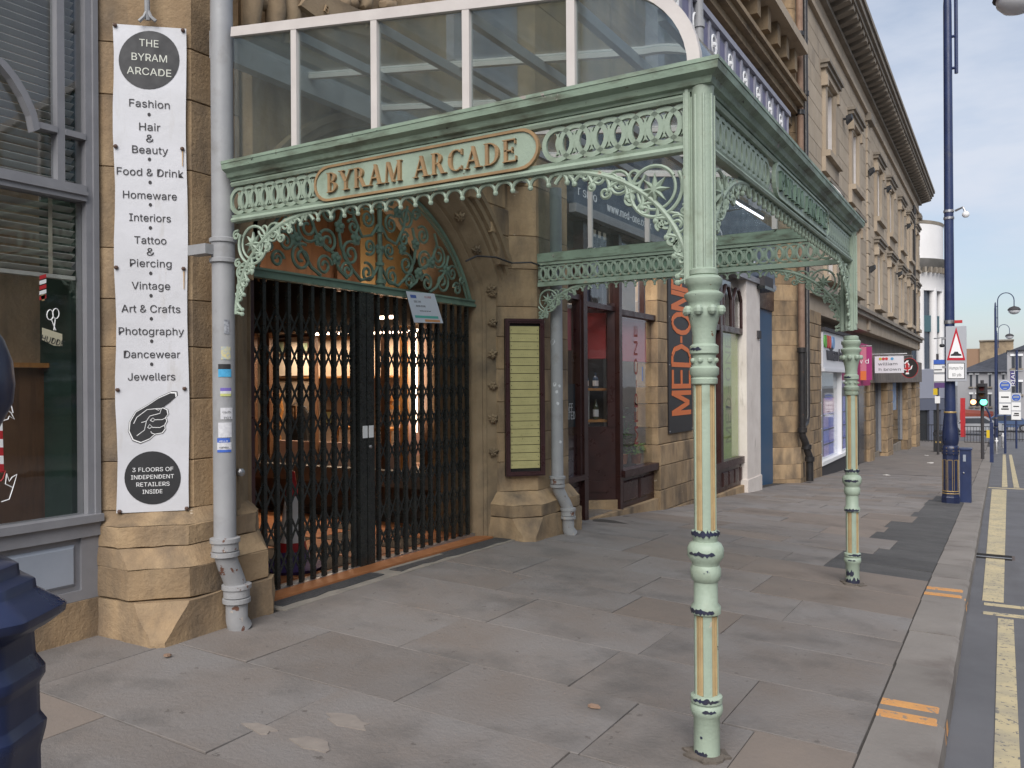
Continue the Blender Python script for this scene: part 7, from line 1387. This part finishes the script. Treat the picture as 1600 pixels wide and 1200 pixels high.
MB().tube([(xt5+.1, yt5+.1, PY(1534, 636, yt5)[2]), (PY(1545, 645, yt5)[0], yt5+.1, PY(1545, 645, yt5)[2]), (PY(1549, 655, yt5)[0], yt5+.1, PY(1549, 660, yt5)[2])], .04, 6).build('stay', BLUEL, tl)
xk5 = PY(1549.5, 700, 34.5)[0]; t = thing('crossing_post', (xk5, 34.5, gz(-.7, 34.5)), 'short blue post with yellow push button box at the kerb', 'post'); MB().box(xk5-.06, xk5+.06, 34.44, 34.56, gz(-.7, 34.5), PY(1549, 660, 34.5)[2]).build('post', BLUEL, t); MB().box(xk5-.16, xk5-.06, 34.42, 34.55, PY(1546, 684, 34.5)[2], PY(1546, 672, 34.5)[2]).build('button_box', mat('push_box_yellow', (.6, .42, .02)), t)
# blue roundel bus lane signs
def roundel(px0, px1, py0, py1, Y, lab, cy):
    a, c_ = PY(px0, py1, Y), PY(px1, py0, Y); cx5 = (a[0]+c_[0])/2; t = thing('bus_lane_sign', (cx5, Y, -1.6), lab, 'road sign', 'blue roundel signs at the junction'); MB().tube([(cx5, Y+.06, gz(-.6, Y)), (cx5, Y+.06, c_[2])], .05, 8).build('pole', BLUEL, t); MB().box(a[0], c_[0], Y, Y+.03, a[2], c_[2]).build('plate', SGR, t)
    pc = PY((px0+px1)/2, cy, Y); r_ = (c_[0]-a[0])*.47
    for rr_, m_, d in ((1, WHT, -.01), (.92, SB, -.014)): MB().rings([[(pc[0]+r_*rr_*math.cos(2*math.pi*i/24), Y+dd, pc[2]+r_*rr_*math.sin(2*math.pi*i/24)) for i in range(24)] for dd in (d, 0)]).build('roundel', m_, t)
    MB().box(pc[0]-r_*.62, pc[0]+r_*.62, Y-.018, Y-.013, pc[2]-.02, pc[2]+.07).build('bus_symbol', GREYB, t); MB().box(pc[0]-r_*.4, pc[0]+r_*.4, Y-.018, Y-.013, pc[2]+.13, pc[2]+.18).build('cycle_symbol', GREYB, t); MB().box(pc[0]-r_*.3, pc[0]+r_*.3, Y-.018, Y-.013, pc[2]-.16, pc[2]-.11).build('taxi_line', GREYB, t); zq0 = pc[2]-r_-.05; hh = (zq0-a[2])
    for k in range(2): z1 = zq0-hh*.52*k; MB().box(a[0]+.02, c_[0]-.02, Y-.008, Y, z1-hh*.46, z1).build('text_plate', WHT, t); MB().box(a[0]+.1, c_[0]-.1, Y-.012, Y-.008, z1-hh*.26, z1-hh*.2).build('text_line', INK, t)
    MB().box(pc[0]-.1, pc[0]+.12, Y-.013, Y-.008, a[2]+hh*.32, a[2]+hh*.4).build('camera_symbol', INK, t)
roundel(1560.5, 1580, 593, 648, 44., 'larger blue roundel sign with white plates right of the lamp shaft', 602.5); roundel(1580, 1595.5, 614, 656, 52., 'smaller blue roundel sign with white plates at the right edge', 621)
# red kiosk frame, railings, cars
yk = 70.; x0, x1 = PY(1501, 700, yk)[0], PY(1508.5, 700, yk)[0]; t = thing('red_kiosk', ((x0+x1)/2, yk, -2.5), 'tall narrow red kiosk half hidden behind the lamp column', 'kiosk')
for xx in (x0, x1-.16): MB().box(xx, xx+.16, yk, yk+.16, -2.6, PY(1504, 628, yk)[2]).build('post', RED, t)
MB().box(x0, x1, yk, yk+.5, PY(1504, 628, yk)[2], PY(1504, 622, yk)[2]).build('header', RED, t); MB().box(x0+.16, x1-.16, yk+.05, yk+.08, -2.5, PY(1504, 630, yk)[2]).build('panel', mat('kiosk_panel', (.12, .05, .055)), t)
def railing(xa, xb, Y, zb0, h_, lab):
    t = thing('guard_railing', ((xa+xb)/2, Y, zb0), lab, 'railing')
    for z5 in (zb0+.12, zb0+h_): MB().box(xa, xb, Y-.02, Y+.02, z5-.025, z5+.025).build('rail', INK, t)
    n = int((xb-xa)/.16)
    for k in range(n+1): x5 = xa+(xb-xa)*k/n; MB().box(x5-.012, x5+.012, Y-.012, Y+.012, zb0, zb0+h_-.026).build('bar', INK, t)
railing(PY(1436, 700, 57)[0], PY(1475, 700, 57)[0], 57., gz(-3, 57)-.02, 1.1, 'black guard railing in front of the white rounded building'); railing(PY(1507, 700, 58)[0], PY(1560, 700, 58)[0], 58., gz(-.6, 58)-.1, 1.1, 'black guard railing across the junction left of the steel bollards'); railing(PY(1566, 700, 64)[0], PY(1625, 700, 64)[0], 64., gz(-.6, 64)-.1, 1.1, 'black guard railing at the far right of the junction')
def car(x, y, z0, m_, lab):
    t = thing('parked_car', (x, y, z0), lab, 'car', 'cars at the junction'); L5, W5 = 4.2, 1.75
    prof = [(-2.1, .35), (-2.08, .7), (-1.3, .85), (-.7, 1.38), (.75, 1.42), (1.5, .95), (2.05, .85), (2.1, .4)]
    MB().prism(prof, lambda u, v, w_: (x+u, y+w_, z0+v), 0, W5).build('body', m_, t); g = [(-1.15, .9), (-.65, 1.32), (.7, 1.36), (1.3, .95)]
    for yy in (y-.012, y+W5+.002): MB().prism(g, lambda u, v, w_: (x+u, yy+w_, z0+v), 0, .01).build('side_glass', FPN, t)
    for u in (-1.35, 1.35):
        for yy in (y-.01, y+W5-.19):
            wh = MB().rings([[(x+u+.32*math.cos(2*math.pi*i/18), yy+d, z0+.32+.32*math.sin(2*math.pi*i/18)) for i in range(18)] for d in (0, .2)]).build('wheel', INK, t); MB().rings([[(x+u+.19*math.cos(2*math.pi*i/12), yy-.01+d, z0+.32+.19*math.sin(2*math.pi*i/12)) for i in range(12)] for d in (0, .012)]).build('rim', STEEL, wh)
    for yy in (y+.15, y+W5-.4): MB().box(x-2.12, x-2.07, yy, yy+.25, z0+.6, z0+.72).build('headlight', WHT, t)
gz7 = gz(-.6, 74)-.1; car(PY(1523, 700, 74)[0], 74, gz7, mat('silver_car', (.4, .41, .43), rough=.3, metal=.4), 'silver car crossing the junction behind the railing'); car(PY(1570, 700, 80)[0], 80, gz7, mat('blue_car', (.08, .12, .22), rough=.3, metal=.3), 'dark blue car behind the far right railing')
t = thing('hanging_banner', (PY(1582, 600, 70)[0], 70, 0), 'purple vertical banner on the grey end house', 'banner'); a, c_ = PY(1578.5, 603, 82), PY(1586, 580, 82); MB().box(a[0], c_[0], 82, 82.06, a[2], c_[2]).build('cloth', mat('purple_banner', (.06, .05, .16)), t); text('RIAL', 'lettering', WHT, t, ((a[0]+c_[0])/2+.15, 81.99, (a[2]+c_[2])/2), (0, 0, 1), (-1, 0, 0), .35, 1.3, .003); MB().tube([(a[0], 82.03, c_[2]+.05), (a[0]+2.2, 82.03, c_[2]+.05)], .03, 5).build('arm', STEEL, t)
# litter on the pavement
rl = random.Random(8)
PAPR = mat('litter_paper', (.6, .58, .55), rough=.8); LEAFB = mat('dry_leaf', (.26, .17, .12), rough=.8)
for (px, py, m_, s, lab) in ((1386, 743, PAPR, .11, 'white paper scrap on the pavement before the restaurant'), (1454, 724, PAPR, .12, 'white paper scrap on the pavement near the litter bin'), (928, 1107, LEAFB, .03, 'pale brown dry leaf on the flags left of the near post'), (1448, 712, PAPR, .09, 'small white paper scrap farthest along the pavement'), (262, 1026, LEAFB, .03, 'brown dry leaf at the foot of the left pier')):
    x, y, z_ = PG(px, py); pts = [(x+s*(.6+.6*rl.random())*math.cos(2*math.pi*i/7), y+s*.7*(.6+.6*rl.random())*math.sin(2*math.pi*i/7)) for i in range(7)]
    b = MB(); b.rings([[(u, v, gz(u, v)+.006) for u, v in pts], [(u, v, gz(u, v)+.012+s*.25*rl.random()) for u, v in pts]]); tag(b.build('litter_scrap' if m_ is PAPR else 'fallen_leaf', m_), lab, 'litter' if m_ is PAPR else 'leaf')
# pale worn patches on the flags near the arch
for (px, py, s) in ((490, 1165, .1), (405, 1138, .09), (545, 1128, .11)):
    x, y, z_ = PG(px, py); pts = [(x+s*1.3*(.5+.6*rl.random())*math.cos(2*math.pi*i/11), y+s*.55*(.5+.6*rl.random())*math.sin(2*math.pi*i/11)) for i in range(11)]
    MB().rings([[(u, v, gz(u, v)-.01) for u, v in pts], [(u, v, gz(u, v)+.0045) for u, v in pts]]).build('mortar_patch', mat('mortar_patch', (.27, .235, .205), (.22, .19, .17), sc=14, rough=.9), pave)
